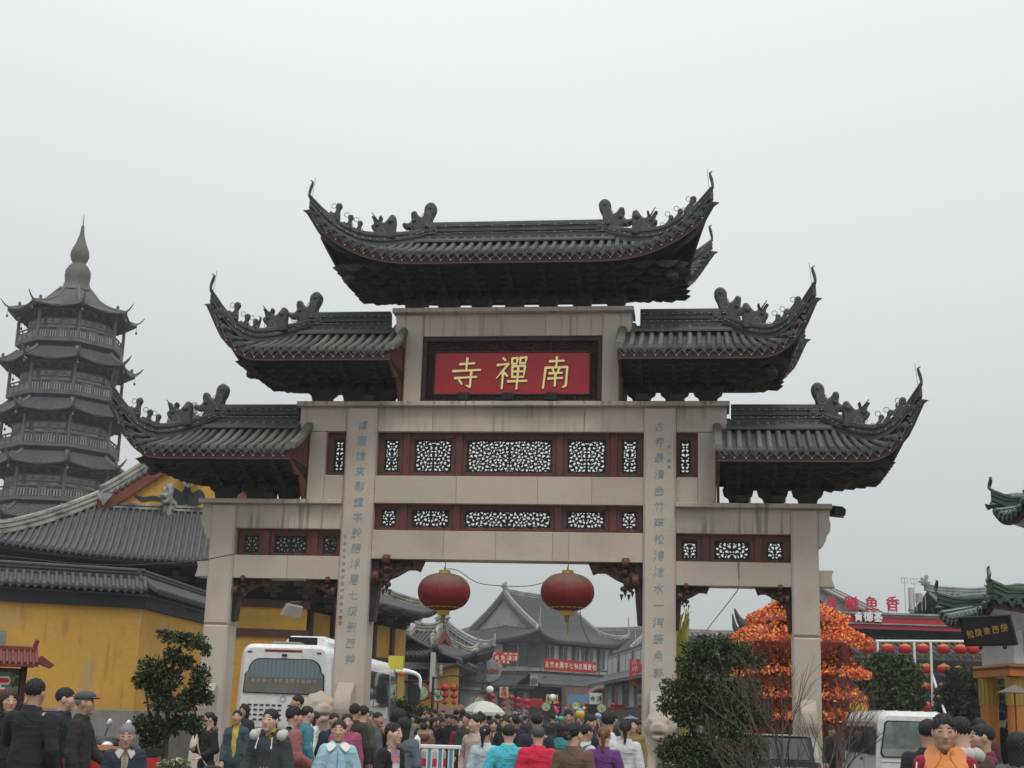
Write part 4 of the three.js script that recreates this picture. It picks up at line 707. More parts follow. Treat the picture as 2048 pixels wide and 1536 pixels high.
// ---------- signboard on the left ----------
{
  const p = ground(-82, 16.2), g = thing('shop_sign', 'dark green shop signboard under a small red tiled roof by the yellow wall', 'signboard', p, faceCam(p, .05));
  const y1 = heightAt(40, 1332, 16.2), y0 = .6, w = .64;
  part('sign_board', bx(-w, w, y0, y1 - .02, -.06, 0, .01), mat({ map: tex(256, 1.3, (u, v) => { const a = fbm(u, v, 5, 4), b = fbm(u + .5, v + .2, 7, 3); return b > .56 ? mixc([.05, .16, .07], [.22, .26, .12], a) : mixc([.012, .025, .018], [.02, .06, .04], a); }), roughness: .4 }), g);
  part('frame_post', [bx(-w - .07, -w - .001, 0, y1, -.07, .03, .008), bx(w + .001, w + .07, 0, y1, -.07, .03, .008)], MT.maroon, g);
  const roof = new THREE.Group(); roof.name = 'roof'; g.add(roof); MT.redTile = mat({ map: mottled([.17, .03, .028], [.10, .022, .02], .5, .8), roughness: .5 });
  const sl = plate([[.24, 0], [.24, .03], [0, .2], [-.24, .03], [-.24, 0], [0, .16]], w * 2 + .34); sl.rotateY(-Math.PI / 2); sl.translate(0, y1, -.03); part('roof_slope', sl, MT.redTile, roof);
  for (let i = 0; i <= 24; i++) { const x = -w - .15 + i * (w * 2 + .3) / 24; part('tile_row', bar(V(x, y1 + .04, .22), V(x, y1 + .2, -.03), .02, .02, 6), MT.redTile, roof); }
  part('ridge', bx(-w - .16, w + .16, y1 + .18, y1 + .24, -.06, 0, .01), MT.redTile, roof); part('ridge_end', [box(.05, .1, .06, w + .14, y1 + .27, -.03, .01, 0, 0, -.3)], MT.redTile, roof); part('corner_tip', tf(plate([[0, 0], [.16, -.06], [.2, -.02], [.05, .08]], .2), w + .15, y1 + .05, .1), MT.redTile, roof);
  const cy = y1 - .29; part('letter_edge', glyph(CH.zhuang, .345, cy, .4, .1, .012, 0).map((q) => q.translate(0, 0, .012)), MT.white, g); part('letter', glyph(CH.zhuang, .345, cy, .4, .05, .012, 0).map((q) => q.translate(0, 0, .03)), cmat(.5, .015, .03), g);
  part('letter_edge', glyph(CH.nan, -.12, cy - .02, .4, .1, .012, 0).map((q) => q.translate(0, 0, .012)), MT.white, g); part('letter', glyph(CH.nan, -.12, cy - .02, .4, .05, .012, 0).map((q) => q.translate(0, 0, .03)), cmat(.5, .015, .03), g);
  part('menu_strip', [bx(-.5, .4, 1.4, 1.55, 0, .012), bx(-.5, .3, 1.15, 1.25, 0, .012)], MT.white, g);
}
// ---------- houses of the old street beyond the arch ----------
MT.farWall = mat({ map: mottled([.30, .31, .31], [.22, .23, .235], 2.5, .7) });
MT.farGlass = mat({ color: [.09, .105, .115], roughness: .15 });
MT.curtain = mat({ color: [.42, .43, .41], roughness: .8 });
MT.farWood = mat({ map: mottled([.11, .10, .095], [.065, .062, .06], 1.5, .7) });
MT.pinkStone = mat({ map: tex(256, 3, (u, v) => { const a = fbm(u, v, 5, 5), b = fbm(u + .3, v, 9, 4); return mixc(mixc([.24, .15, .15], [.16, .10, .11], a), [.26, .21, .13], sstep(.5, .68, b) * .7); }) });
const FR = { pitch: .3, r: .085, tile: MT.farTile, trim: MT.farTrim, fascia: MT.farWood, fas: .2, over: .9, rw: .16, rh: .42, hw: .13, hh: .34, gableMat: MT.farWood, bargeMat: MT.farWood, horn: .9, courses: 10, nx: 40, under: MT.farWood, beast: .13 };
function win(th, x0, x1, y0, y1, z, panes = 2, frame = MT.farTrim, glass = MT.farGlass) {
  const w = new THREE.Group(); w.name = 'window'; th.add(w); const t = .09;
  part('frame', [bx(x0, x1, y0, y0 + t, z, z + .07), bx(x0, x1, y1 - t, y1, z, z + .07), bx(x0, x0 + t, y0 + t, y1 - t, z, z + .07), bx(x1 - t, x1, y0 + t, y1 - t, z, z + .07)], frame, w);
  for (let i = 0; i < panes; i++) { const a = lerp(x0 + t, x1 - t, i / panes), b = lerp(x0 + t, x1 - t, (i + 1) / panes); part('pane', bx(a + .02, b - .02, y0 + t, y1 - t, z + .01, z + .03), i % 3 === 1 && glass === MT.farGlass ? MT.curtain : glass, w); if (i) part('mullion', bx(a - .02, a + .02, y0 + t, y1 - t, z + .005, z + .06), frame, w); }
}
function banner(name, label, p, ang, w, h, m, chars, group) { // flat cloth or board with bright lettering
  const g = thing(name, label, 'banner', p, ang, group); part('cloth', bx(-w / 2, w / 2, -h / 2, h / 2, -.05, 0), m, g); const ks = Object.keys(CH);
  if (chars) { const n = chars.n, s = Math.min(h * .72, w / n * .8); for (let i = 0; i < n; i++) part('character', glyph(CH[chars.vert ? ks[i] : ks[(i * 5 + n) % ks.length]], chars.vert ? 0 : lerp(-w / 2, w / 2, (i + .5) / n), chars.vert ? lerp(h / 2, -h / 2, (i + .5) / n) : 0, chars.vert ? w * .6 : s, s * .11, .02, .1).map((q) => q.translate(0, 0, .012)), chars.m ?? MT.white, g); }
  return g;
}
const RED = cmat(.42, .02, .03), RED2 = cmat(.36, .03, .035), CREAM = cmat(.72, .62, .5);
{ // the large gabled house at the end of the street
  const K = ground(1080, 108), ang = faceCam(K) + .86; // local z: toward the viewer's right; x along the long side
  const g = thing('gabled_house', 'large two storey house with tall grey gable and red banner at the street end', 'house', K, ang);
  const S = (px, py) => heightAt(px, py, 110), yE = S(1090, 1280), yR = S(990, 1180), L = 9, Wd = 9.2;
  part('wall', bx(-.0, L, 0, yE, -Wd, 0), MT.farWood, g);
  const q = roofShape({ xL: -1.1, xR: L + 1.1, zc: -Wd / 2, half: Wd / 2 + .75, endL: 'hip', endR: 'hip', hipRun: 5.2, gable: .36, eaveY: yE - .1, ridgeY: yR, lift: .75, ls: .35 }); bigRoof(g, q, { ...FR, horn: 1.4, gableMat: MT.farWall, over: .6, fas: .14, sofDrop: .2 });
  const y0 = S(1140, 1336), y1 = S(1140, 1291); for (let i = 0; i < 5; i++) { const x = .9 + i * 1.6; win(g, x, x + 1.15, y0, y1, .02, i === 2 ? 3 : 2); part('timber_post', bx(x - .33, x - .15, y0 - .3, yE, .0, .12), MT.farWood, g); }
  for (let i = 0; i < 3; i++) { const z = -1.4 - i * 2.6; const w = new THREE.Group(); w.name = 'window'; g.add(w); part('pane', bx(-.04, -.01, y0, y1, z - 1.9, z), i ? MT.curtain : MT.farGlass, w); part('frame', [bx(-.08, -.02, y0 - .1, y0, z - 2, z + .1), bx(-.08, -.02, y1, y1 + .1, z - 2, z + .1), bx(-.08, -.03, y0, y1, z - 1.0, z - .9)], MT.farTrim, w); }
  { const s = new THREE.Group(); s.name = 'side_front'; g.add(s); s.rotation.y = -Math.PI / 2; // local x now runs along the gable side
    const c = roofShape({ xL: -Wd - .5, xR: .6, zc: .2, half: 1.2, endL: 'cut', endR: 'cut', eaveY: y0 - 1.5, ridgeY: y0 - .75, lift: .15 }); part('canopy', roofPans(c, 24, 6), MT.farTile, s); stuff(part('canopy_tile', frontRows(c, 1, .3, .08, 4).flatMap((r) => r.rib()), MT.farTile, s)); part('canopy_edge', fascia(c, .02, .2, .05), MT.farWood, s);
    for (let i = 0; i < 6; i++) { part('timber_post', bx(-Wd + .2 + i * 1.6, -Wd + .42 + i * 1.6, 0, y0 - .4, .02, .16), MT.farWood, s); if (i < 5) win(s, -Wd + .5 + i * 1.6, -Wd + 1.7 + i * 1.6, .9, y0 - 1.9, .03, 2, MT.farTrim, i % 2 ? MT.curtain : MT.farGlass); } part('sill_band', bx(-Wd, 0, y0 - .34, y0 - .1, .02, .1), MT.farTrim, s); }
  part('sill_band', bx(0, L, y0 - .34, y0 - .1, .02, .1), MT.farTrim, g);
  // ledge roofs over the ground floor
  const q2 = roofShape({ xL: -1.6, xR: L, zc: .2, half: 1.3, endL: 'cut', endR: 'cut', eaveY: y0 - 1.35, ridgeY: y0 - .55, lift: .2 }); part('canopy', roofPans(q2, 20, 6), MT.farTile, g); part('canopy_edge', fascia(q2, .02, .2, .05), MT.farWood, g);
  // rough stone front with an arch
  const aw = 2.1, p = [[-4, 0], [4, 0], [4, y0 - 1.5], [-4, y0 - 1.5]], hole = []; for (let i = 0; i <= 16; i++) { const a = Math.PI * i / 16; hole.push([Math.cos(a) * aw, 2.0 + Math.sin(a) * aw * .9]); } hole.unshift([aw, .05]); hole.push([-aw, .05]);
  part('arch_front', tf(plate(p, .5, 0, [hole]), 4.6, 0, 1.9), MT.pinkStone, g); part('arch_ring', tf(sweep(hole.map(([x, y]) => V(x, y, 0)), .16, 6), 4.6, 0, 2.2), cmat(.22, .10, .11), g); part('doorway', bx(2.3, 6.9, 0, 4.2, .3, .5), MT.glassDark, g);
  const b = at(1142, 1332, 107), bn = banner('banner', 'long red banner with pale lettering under the windows of the gabled house', b, ang - .0, 6.2, .85, RED, { n: 11, m: CREAM }); bn.position.add(V(0, 0, 0));
}
{ // lower gable to the left of it
  const K = ground(892, 82), g = thing('tiled_house', 'house with a broad triangular tiled roof end below the hanging lanterns', 'house', K, faceCam(K) - Math.PI / 2 + .1);
  const S = (px, py) => heightAt(px, py, 80), yE = S(905, 1304), yR = S(905, 1243);
  part('wall', bx(-9, -.6, 0, yE + .1, -2.1, 2.1), MT.farWall, g); const q = roofShape({ xL: -9, xR: .3, zc: 0, half: 2.7, endL: 'hip', endR: 'hip', hipRun: 2.0, gable: 1, eaveY: yE, ridgeY: yR, lift: .5, ls: .4 }); bigRoof(g, q, { ...FR, pitch: .24, r: .065, horn: .5, hh: .45, hw: .18 });
  for (let i = 0; i < 4; i++) part('timber_post', bx(-.62, -.5, 0, yE, -2.4 + i * 1.55, -2.22 + i * 1.55), MT.farWood, g); for (let i = 0; i < 3; i++) part('window_pane', bx(-.58, -.54, yE - 1.8, yE - .5, -2.15 + i * 1.55, -.95 + i * 1.55), MT.farGlass, g); part('railing', [bx(-.5, -.42, yE - 2.1, yE - 2.0, -2.4, 2.4), bx(-.5, -.42, yE - 1.55, yE - 1.48, -2.4, 2.4)], MT.farWood, g);
}
{ // row of shops running back on the left, with striped shutters
  const A = ground(868, 70), B = ground(962, 104), d = B.clone().sub(A), L = d.length(), ry = Math.atan2(-d.z, d.x), g = thing('shop_row', 'row of old shops with upright shutters receding along the left of the street', 'shops', A, ry);
  const S = (px, py) => heightAt(px, py, 72), yE = S(880, 1322); part('wall', bx(0, L, 0, yE, -4, 0), MT.farWall, g); part('shutter_back', bx(.5, L, 2.6, yE - .2, 0, .04), MT.farWood, g);
  seed = 5; for (let i = 0; i < 34; i++) { const x = .7 + i * (L - 1) / 34; part('shutter', bx(x, x + (L - 1) / 34 * .6, 2.7, yE - .3, .04, .09), i % 5 < 2 ? MT.farTrim : i % 3 ? MT.farGlass : MT.brownBeam, g); }
  part('white_wall', bx(-1.5, .3, 2.6, yE + .3, -.1, .12), MT.curtain, g); part('timber_post', bx(.3, .55, 0, yE, 0, .16), MT.maroon, g);
  const q = roofShape({ xL: -1, xR: L, zc: -2, half: 3.2, endL: 'cut', endR: 'cut', eaveY: yE, ridgeY: yE + 1.5, lift: 0 }); bigRoof(g, q, { ...FR });
}
{ // house on the right
  const K = ground(1262, 128), g = thing('ridge_house', 'grey tiled house with a finial on its ridge, right of the gabled house', 'house', K, faceCam(K) - .55);
  const S = (px, py) => heightAt(px, py, 128), yE = S(1230, 1312), yR = S(1230, 1252), L = 8;
  part('wall', bx(-L, 0, 0, yE, -8, 0), MT.farWood, g); const q = roofShape({ xL: -L - 1, xR: 1.1, zc: -4, half: 5.1, endL: 'hip', endR: 'hip', hipRun: 4.4, gable: .38, eaveY: yE, ridgeY: yR, lift: .7, ls: .35 }); bigRoof(g, q, { ...FR, horn: 1.2 });
  for (let i = 0; i < 4; i++) win(g, -L + .5 + i * 1.9, -L + 1.9 + i * 1.9, yE - 2.2, yE - .5, .02, 2, MT.farTrim, i % 2 ? MT.curtain : MT.farGlass); for (let i = 0; i < 3; i++) win(g, -L + .7 + i * 2.3, -L + 2.2 + i * 2.3, 2.0, 4.0, .02, 2);
  const q2 = roofShape({ xL: -L - 1, xR: 1, zc: .2, half: 1.3, endL: 'cut', endR: 'cut', eaveY: yE - 3.4, ridgeY: yE - 2.6, lift: .1 }); part('canopy', roofPans(q2, 20, 6), MT.farTile, g);
}
{ // shop fronts on the right of the street
  const A = ground(1208, 100), B = ground(1330, 74), d = B.clone().sub(A), L = d.length(), g = thing('shop_row', 'dim grey shop fronts on the right of the street beside the writing column', 'shops', A, Math.atan2(-d.z, d.x));
  const yE = heightAt(1260, 1352, 84); part('wall', bx(0, L, 0, yE, -3, 0), MT.farWood, g); part('upper_floor', bx(0, L, yE, yE + 1.9, -3, -.2), MT.farWood, g); for (let i = 0; i < 5; i++) win(g, .4 + i * L / 5, L / 5 - .3 + i * L / 5, 2.3, yE - .35, .02, 2); for (let i = 0; i < 4; i++) win(g, .6 + i * L / 4, L / 4 - .5 + i * L / 4, yE + .4, yE + 1.7, -.18, 2, MT.farTrim, MT.curtain);
  const q = roofShape({ xL: -.5, xR: L, zc: -.1, half: 1.2, endL: 'cut', endR: 'cut', eaveY: yE - .15, ridgeY: yE + .5, lift: 0 }); part('canopy', roofPans(q, 16, 5), MT.farTile, g); part('canopy_edge', fascia(q, .02, .18, .05), MT.farWood, g);
}
// far pale wall closing the street, and a house seen through the right bay
{ const p = ground(1050, 150), g = thing('far_house', 'pale hazy house front closing the far end of the street', 'house', p, faceCam(p)); part('wall', bx(-16, 16, 0, 7.5, -4, 0), MT.farWall, g); for (let i = 0; i < 10; i++) win(g, -14 + i * 2.8, -12.4 + i * 2.8, 4, 6, .02); const q = roofShape({ xL: -17, xR: 17, zc: -2, half: 4, endL: 'cut', endR: 'cut', eaveY: 7.5, ridgeY: 9.6, lift: 0 }); bigRoof(g, q, { ...FR, pitch: .5, r: .14 }); }
{ const p = ground(1425, 105), g = thing('far_house', 'hazy red roofed house low behind the dark shrub in the right bay', 'house', p, faceCam(p, .3)); const y = heightAt(1425, 1285, 105); part('wall', bx(-2.4, 3, 0, y, -6, 0), MT.farWall, g); const q = roofShape({ xL: -2.8, xR: 3.4, zc: -3, half: 3.6, endL: 'cut', endR: 'cut', eaveY: y, ridgeY: heightAt(1425, 1262, 105), lift: 0 }); bigRoof(g, q, { ...FR, tile: cmat(.17, .10, .10), pitch: .5, r: .13 }); for (let i = 0; i < 4; i++) win(g, -2.2 + i * 1.25, -1.3 + i * 1.25, y - 2, y - .6, .02); }
{ // dark street front behind the crowd, right bay
  const A = ground(1350, 70), B = ground(1700, 66), d = B.clone().sub(A), L = d.length(), g = thing('shop_row', 'low dark shop fronts behind the orange leaf tower', 'shops', A, Math.atan2(-d.z, d.x)); part('wall', bx(0, L, 0, 3.6, -4, 0), MT.farWood, g); for (let i = 0; i < 5; i++) win(g, .4 + i * L / 5, L / 5 - .3 + i * L / 5, .6, 2.8, .02, 3); const q = roofShape({ xL: -.5, xR: L, zc: -2, half: 2.7, endL: 'hip', endR: 'cut', hipRun: 2, eaveY: 3.6, ridgeY: 5.0, lift: .6 }); bigRoof(g, q, { ...FR, horn: 1.3 });
}
// ---------- hanging lanterns ----------
function lanternGeo(R, H, ribs = 16) {
  const N = 48, M = 22, pos = [], idx = [];
  for (let j = 0; j <= M; j++) { const v = j / M, a = (v - .5) * Math.PI * .955, rr0 = Math.pow(Math.cos(a), .8) * R, y = Math.sin(a) * H / 2; for (let i = 0; i <= N; i++) { const t = i / N * Math.PI * 2, k = 1 - .035 * Math.pow(Math.abs(Math.cos(t * ribs / 2)), 8) * -1 - .02; const r = rr0 * k; pos.push(Math.sin(t) * r, y, Math.cos(t) * r); } }
  for (let j = 0; j < M; j++) for (let i = 0; i < N; i++) { const a = j * (N + 1) + i, b = a + 1, c = a + N + 1, d = c + 1; idx.push(a, b, c, b, d, c); }
  const g = new THREE.BufferGeometry(); g.setAttribute('position', new THREE.Float32BufferAttribute(pos, 3)); g.setIndex(idx); g.computeVertexNormals(); return g;
}
function dusty(g, H, red, dust, k0 = -.1, k1 = .5) { // settled dust on the upper cloth
  const p = g.attributes.position, c = new Float32Array(p.count * 3);
  for (let i = 0; i < p.count; i++) { const y = p.getY(i) / (H / 2), n = fbm(Math.atan2(p.getX(i), p.getZ(i)) / 6.3 + .5, y * .5 + .5, 12, 3) - .5; const m = mixc(red, dust, sstep(k0, k1 + .35, y + n * .5) * .75); c.set(m, i * 3); }
  g.setAttribute('color', new THREE.BufferAttribute(c, 3)); return g;
}
MT.cloth = mat({ vertexColors: true, roughness: .75 });
{
  const R = .535, H = .76, proto = thing('red_lantern', 'large dusty red lantern, left of the two hung under the arch', 'lantern', [-1.265, 4.0, -.33], 0, 'large lanterns under the arch');
  part('lantern_cloth', dusty(lanternGeo(R, H, 16), H, [.185, .006, .010], [.20, .145, .105]), MT.cloth, proto);
  part('top_cap', [cyl(.13, .11, .09, 0, H / 2 + .01, 0, 14), cyl(.02, .02, .08, 0, H / 2 + .08, 0, 6)], MT.goldPaint, proto); part('bottom_trim', [cyl(.26, .36, .035, 0, -H / 2 + .055, 0, 24), cyl(.12, .14, .1, 0, -H / 2 - .03, 0, 14)], MT.goldPaint, proto);
  part('tassel', [cyl(.035, .055, .16, 0, -H / 2 - .14, 0, 10), cyl(.012, .016, .22, .02, -H / 2 - .33, 0, 6)], mat({ color: [.26, .18, .04] }), proto); part('hook', sweep([V(0, H / 2 + .1, 0), V(.01, H / 2 + .17, .0), V(-.01, H / 2 + .25, 0)], .008, 5), MT.wireDark, proto);
  const c = proto.clone(); c.name = numbered('red_lantern'); scene.add(c); c.position.set(1.245, 4.04, -.33); tag(c, 'large dusty red lantern, right of the two hung under the arch', 'lantern', 'large lanterns under the arch');
  const cb = part('cable', [sweep([V(-1.265, 4.46, -.33), V(-1.0, 4.44, -.3), V(-.6, 4.2, -.3), V(-.1, 4.14, -.3), V(.5, 4.15, -.3), V(.95, 4.3, -.3), V(1.245, 4.5, -.33)], .008, 5)], MT.wireDark); tag(cb, 'thin electric cable slung between the two large lanterns', 'cable');
  const c2 = part('cable', sweep([V(1.5, 4.05, -.34), V(1.52, 3.5, -.34), V(1.58, 3.3, -.34), V(1.72, 3.02, -.33)], .007, 5), MT.wireDark); tag(c2, 'loose cable dangling beside the right large lantern', 'cable');
  const c3 = part('cable', [sweep([V(4.62, 4.66, -.05), V(4.63, 4.4, -.06), V(4.64, 4.19, -.1), V(4.5, 3.98, -.2), V(3.9, 3.2, -.1)], .011, 5)], MT.wire); tag(c3, 'grey cable running down from the right bay of the arch to the shrub', 'cable');
  const w = at(470, 1108, 27.6), w0 = at(-60, 1105, 33), c4 = part('cable', sweep([w, at(415, 1120, 28), at(200, 1130, 31), w0], .01, 5), MT.wireDark); tag(c4, 'thin dark cable from the left column across the temple roofs', 'cable');
}
// small lanterns: one made, the rest copies
let smallProto = null;
function smallLantern(px, py, d, w, label, group, gold = true) {
  const R = .28; let l;
  if (!smallProto) { smallProto = [0, 1].map((k) => { const g = new THREE.Group(); part('lantern_cloth', dusty(lanternGeo(R, .4, 12), .4, [.46, .012, .03], k ? [.60, .36, .05] : [.46, .02, .035], .35, .62), MT.cloth, g); part('top_cap', cyl(.07, .06, .05, 0, .21, 0, 8), MT.goldPaint, g); part('bottom_trim', cyl(.06, .08, .05, 0, -.21, 0, 8), k ? MT.goldPaint : RED, g); part('tassel', cyl(.012, .03, .16, 0, -.3, 0, 6), k ? MT.goldPaint : RED, g); return g; }); }
  l = smallProto[gold ? 1 : 0].clone(); l.name = numbered('red_lantern'); scene.add(l); const s = w * d / F / (2 * R); l.scale.setScalar(s); l.position.copy(at(px, py, d)); tag(l, label, 'lantern', group); return l;
}
// ---------- street furniture between the arch and the houses ----------
{
  const post = (px, top, d, label, lamp) => { const p = ground(px, d), h = heightAt(px, top, d), g = thing('lamp_post', label, 'lamp post', p, faceCam(p)); part('pole', [cyl(.07, .05, h, 0, h / 2, 0, 10), cyl(.12, .1, .5, 0, .25, 0, 10)], MT.wireDark, g); if (lamp) part('lamp_globe', ball(.17, 0, h + .12, 0, 12), MT.white, g); else { part('scroll_arm', [sweep([V(0, h - .05, 0), V(.35, h - .02, 0), V(.6, h + .06, 0), V(1.05, h + .05, 0)], .03, 5), sweep([V(.05, h - .6, 0), V(.22, h - .75, 0), V(.3, h - .5, 0), V(.15, h - .45, 0)], .022, 5), sweep([V(.95, h + .05, 0), V(1.1, h - .2, 0), V(.95, h - .45, 0), V(.85, h - .25, 0)], .02, 5)], MT.wireDark, g).userData.kind = 'stuff'; } return g; };
  post(865, 1353, 52, 'black lamp post with a scrolled arm among the round green signs'); post(979, 1385, 62, 'black lamp post with a white globe beside the pale umbrella', true); post(1105, 1400, 70, 'short black lamp post in front of the stone arch of the gabled house', true);
  const disc = (px, py, d, r, label, sq = .85) => { const p = at(px, py, d), g = thing('round_sign', label, 'round sign', p, faceCam(p)); const R = r * d / F, o = []; for (let i = 0; i < 32; i++) { const a = i / 32 * Math.PI * 2; o.push([Math.cos(a) * R, Math.sin(a) * R * sq]); }
    part('sign_face', plate(o.map(([x, y]) => [x * .92, y * .92]), .05), mat({ map: mottled([.20, .42, .22], [.50, .52, .44], R * 1.2, 1.6, 64) , roughness: .5 }), g); part('rim', new THREE.TubeGeometry(new THREE.CatmullRomCurve3(o.map(([x, y]) => V(x, y, .02)), true), 40, R * .1, 6, true), RED2, g); part('drop_emblem', plate(smooth([[0, R * .25], [R * .1, -R * .1], [R * .14, -R * .32], [0, -R * .46], [-R * .14, -R * .32], [-R * .1, -R * .1]], 18), .02).translate(0, 0, .04), cmat(.03, .07, .05), g); part('bracket', bar(V(0, -R * sq, 0), V(0, -p.y, 0), .03), MT.wireDark, g); };
  disc(838, 1384, 50, 20, 'oval green sign with red rim, larger one left of the scrolled lamp post'); disc(876, 1390, 54, 15, 'oval green sign with red rim just right of the scrolled lamp post'); disc(1092, 1413, 66, 9, 'small round green sign left of the balloons', 1); disc(1152, 1411, 68, 9, 'small round green sign above the yellow balloon', 1); disc(1203, 1416, 66, 9, 'small round green sign right of the balloons', 1); disc(959, 1404, 64, 12, 'round green sign behind the pale umbrella', 1);
  for (const [px, ys] of [[890, [1376, 1391, 1405]], [908, [1377, 1392, 1405]]]) ys.forEach((py, i) => smallLantern(px, py, 53, 17 - i * 3, 'small red lantern, ' + ['top', 'middle', 'bottom'][i] + ' of the ' + (px < 900 ? 'left' : 'right') + ' string by the scrolled lamp post', 'lantern strings by the lamp post', false));
  [[985, 1392], [1007, 1397], [1023, 1395], [1037, 1399], [1054, 1403]].forEach(([px, py], k) => [0, 12, 23].forEach((o, i) => smallLantern(px, py + o, 63, 12 - i * 2, 'small red lantern, ' + ['top', 'middle', 'bottom'][i] + ' of string ' + ['one', 'two', 'three', 'four', 'five'][k] + ' from the left by the globe lamp', 'lantern strings by the globe lamp', false)));
  [[1116, 1407], [1172, 1408], [1226, 1409], [1279, 1411]].forEach(([px, py], k) => [0, 8, 16].forEach((o, i) => smallLantern(px, py + o, 76, 8 - i, 'tiny red lantern, ' + ['top', 'middle', 'bottom'][i] + ' of a string ' + ['above the pink balloon', 'right of the yellow balloon', 'between the small round sign and the column', 'hard by the writing column'][k], 'far lantern strings', false)));
  // shop signs
  const bn = (px, py, d, w, h, m, chars, label, ang = 0, name = 'banner') => { const p = at(px, py, d); return banner(name, label, p, faceCam(p, ang), w * d / F, h * d / F, m, chars); };
  bn(1000, 1309, 92, 78, 11, RED, { n: 7, m: CREAM }, 'upper red lettered signboard left of the gabled house', .25, 'lettered_sign'); bn(1012, 1316, 91, 50, 14, RED, { n: 4, m: CREAM }, 'short red board of big pale letters below the upper red signboard', .25, 'lettered_sign'); bn(980, 1323, 90, 84, 7, RED, { n: 9, m: CREAM }, 'thin red lettered strip over the scalloped grey sign', .25, 'lettered_sign');
  bn(1269, 1345, 80, 21, 53, RED, { n: 4, vert: true, m: CREAM }, 'upright red banner with pale writing left of the writing column'); bn(1287, 1349, 79, 22, 40, RED2, { n: 1, vert: true, m: MT.white }, 'shorter red banner half hidden by the writing column');
  bn(1062, 1405, 80, 46, 17, RED2, { n: 3, m: RED }, 'plain red shop board under the canopy left of the stone arch'); bn(1245, 1414, 88, 48, 10, RED2, { n: 6, m: RED }, 'low red lettered shop board at the right of the street', 0, 'lettered_sign'); bn(1104, 1398, 90, 24, 18, cmat(.5, .42, .22), { n: 2, m: RED }, 'cream shop sign left of the stone arch'); bn(1192, 1397, 92, 26, 22, cmat(.62, .62, .52), { n: 2, m: MT.farWood }, 'pale sign in a blue surround right of the stone arch'); bn(1170, 1399, 93, 66, 18, cmat(.10, .26, .42), null, 'blue shop board behind the pale sign'); bn(1033, 1425, 78, 16, 6, cmat(.08, .16, .4), { n: 3, m: MT.white }, 'small blue notice board over the crowd'); bn(882, 1340, 60, 5, 20, cmat(.5, .46, .3), { n: 3, vert: true, m: RED }, 'narrow cream hanging sign on the shop row');
  bn(1008, 1384, 84, 18, 20, cmat(.48, .42, .26), { n: 2, vert: true, m: RED }, 'cream upright sign under the scalloped grey sign');
  { const p = at(979, 1342, 86), g = thing('scalloped_sign', 'grey scalloped disc sign with dark red letters on the left street side', 'sign', p, faceCam(p)); const R = 24 * 86 / F, o = []; for (let i = 0; i < 64; i++) { const a = i / 64 * Math.PI * 2, r = R * (1 + .05 * Math.cos(a * 16)); o.push([Math.cos(a) * r, Math.sin(a) * r * .9]); } part('sign_face', plate(o, .12, .02), MT.farWall, g); part('letters', ['si', 'yu', 'ji', 'gu'].flatMap((k, i) => glyph(CH[k], (i - 1.5) * R * .4, 0, R * .42, R * .06, .02, 0)).map((q) => q.translate(0, 0, .08)), cmat(.3, .05, .05), g); part('ray', [...Array(24)].map((_, i) => { const a = i / 24 * Math.PI * 2; return tf(bx(R * .62, R * .95, -.02, .02, .06, .08), 0, 0, 0, 0, 0, a); }), MT.farTrim, g); part('sign_pole', cyl(.06, .06, p.y - R, 0, -(p.y + R) / 2, -.1, 6), MT.wireDark, g); }
  { const p = at(1068, 1362, 88), g = thing('air_conditioner', 'white air conditioner box on the wall left of the stone arch', 'air conditioner', p, faceCam(p)); part('casing', box(.5, .62, .35, 0, 0, 0, .02), MT.farTrim, g); part('fan_grille', tf(new THREE.CylinderGeometry(.19, .19, .03, 20), 0, -.02, .18, Math.PI / 2), MT.farWood, g); part('bracket', [box(.04, .04, .5, -.2, -.34, -.1), box(.04, .04, .5, .2, -.34, -.1)], MT.wireDark, g); }
  // kiosks, umbrella
  const kiosk = (px, d, w, label) => { const p = ground(px, d), g = thing('kiosk', label, 'kiosk', p, faceCam(p)); const y = heightAt(px, 1428, d), y2 = heightAt(px, 1407, d); part('body', [bx(-w * .4, w * .4, 0, 1.0, -w * .4, w * .4, .02)], CREAM, g); for (const [x, z] of [[-1, -1], [1, -1], [-1, 1], [1, 1]]) part('post', bx(x * w * .4 - .04, x * w * .4 + .04, 1, y, z * w * .4 - .04, z * w * .4 + .04), MT.brownBeam, g); part('roof', tf(new THREE.ConeGeometry(w * .8, y2 - y, 4), 0, (y + y2) / 2, 0, 0, Math.PI / 4), mat({ map: mottled([.16, .075, .06], [.10, .05, .045], .5, .7) }), g); part('roof_edge', [bx(-w * .57, w * .57, y - .06, y, w * .54, w * .57), bx(-w * .57, w * .57, y - .06, y, -w * .57, -w * .54)], MT.brownBeam, g); };
  kiosk(888, 56, 1.25, 'small brown roofed kiosk right of the scrolled lamp post'); kiosk(922, 60, 1.2, 'second brown roofed kiosk left of the pale umbrella');
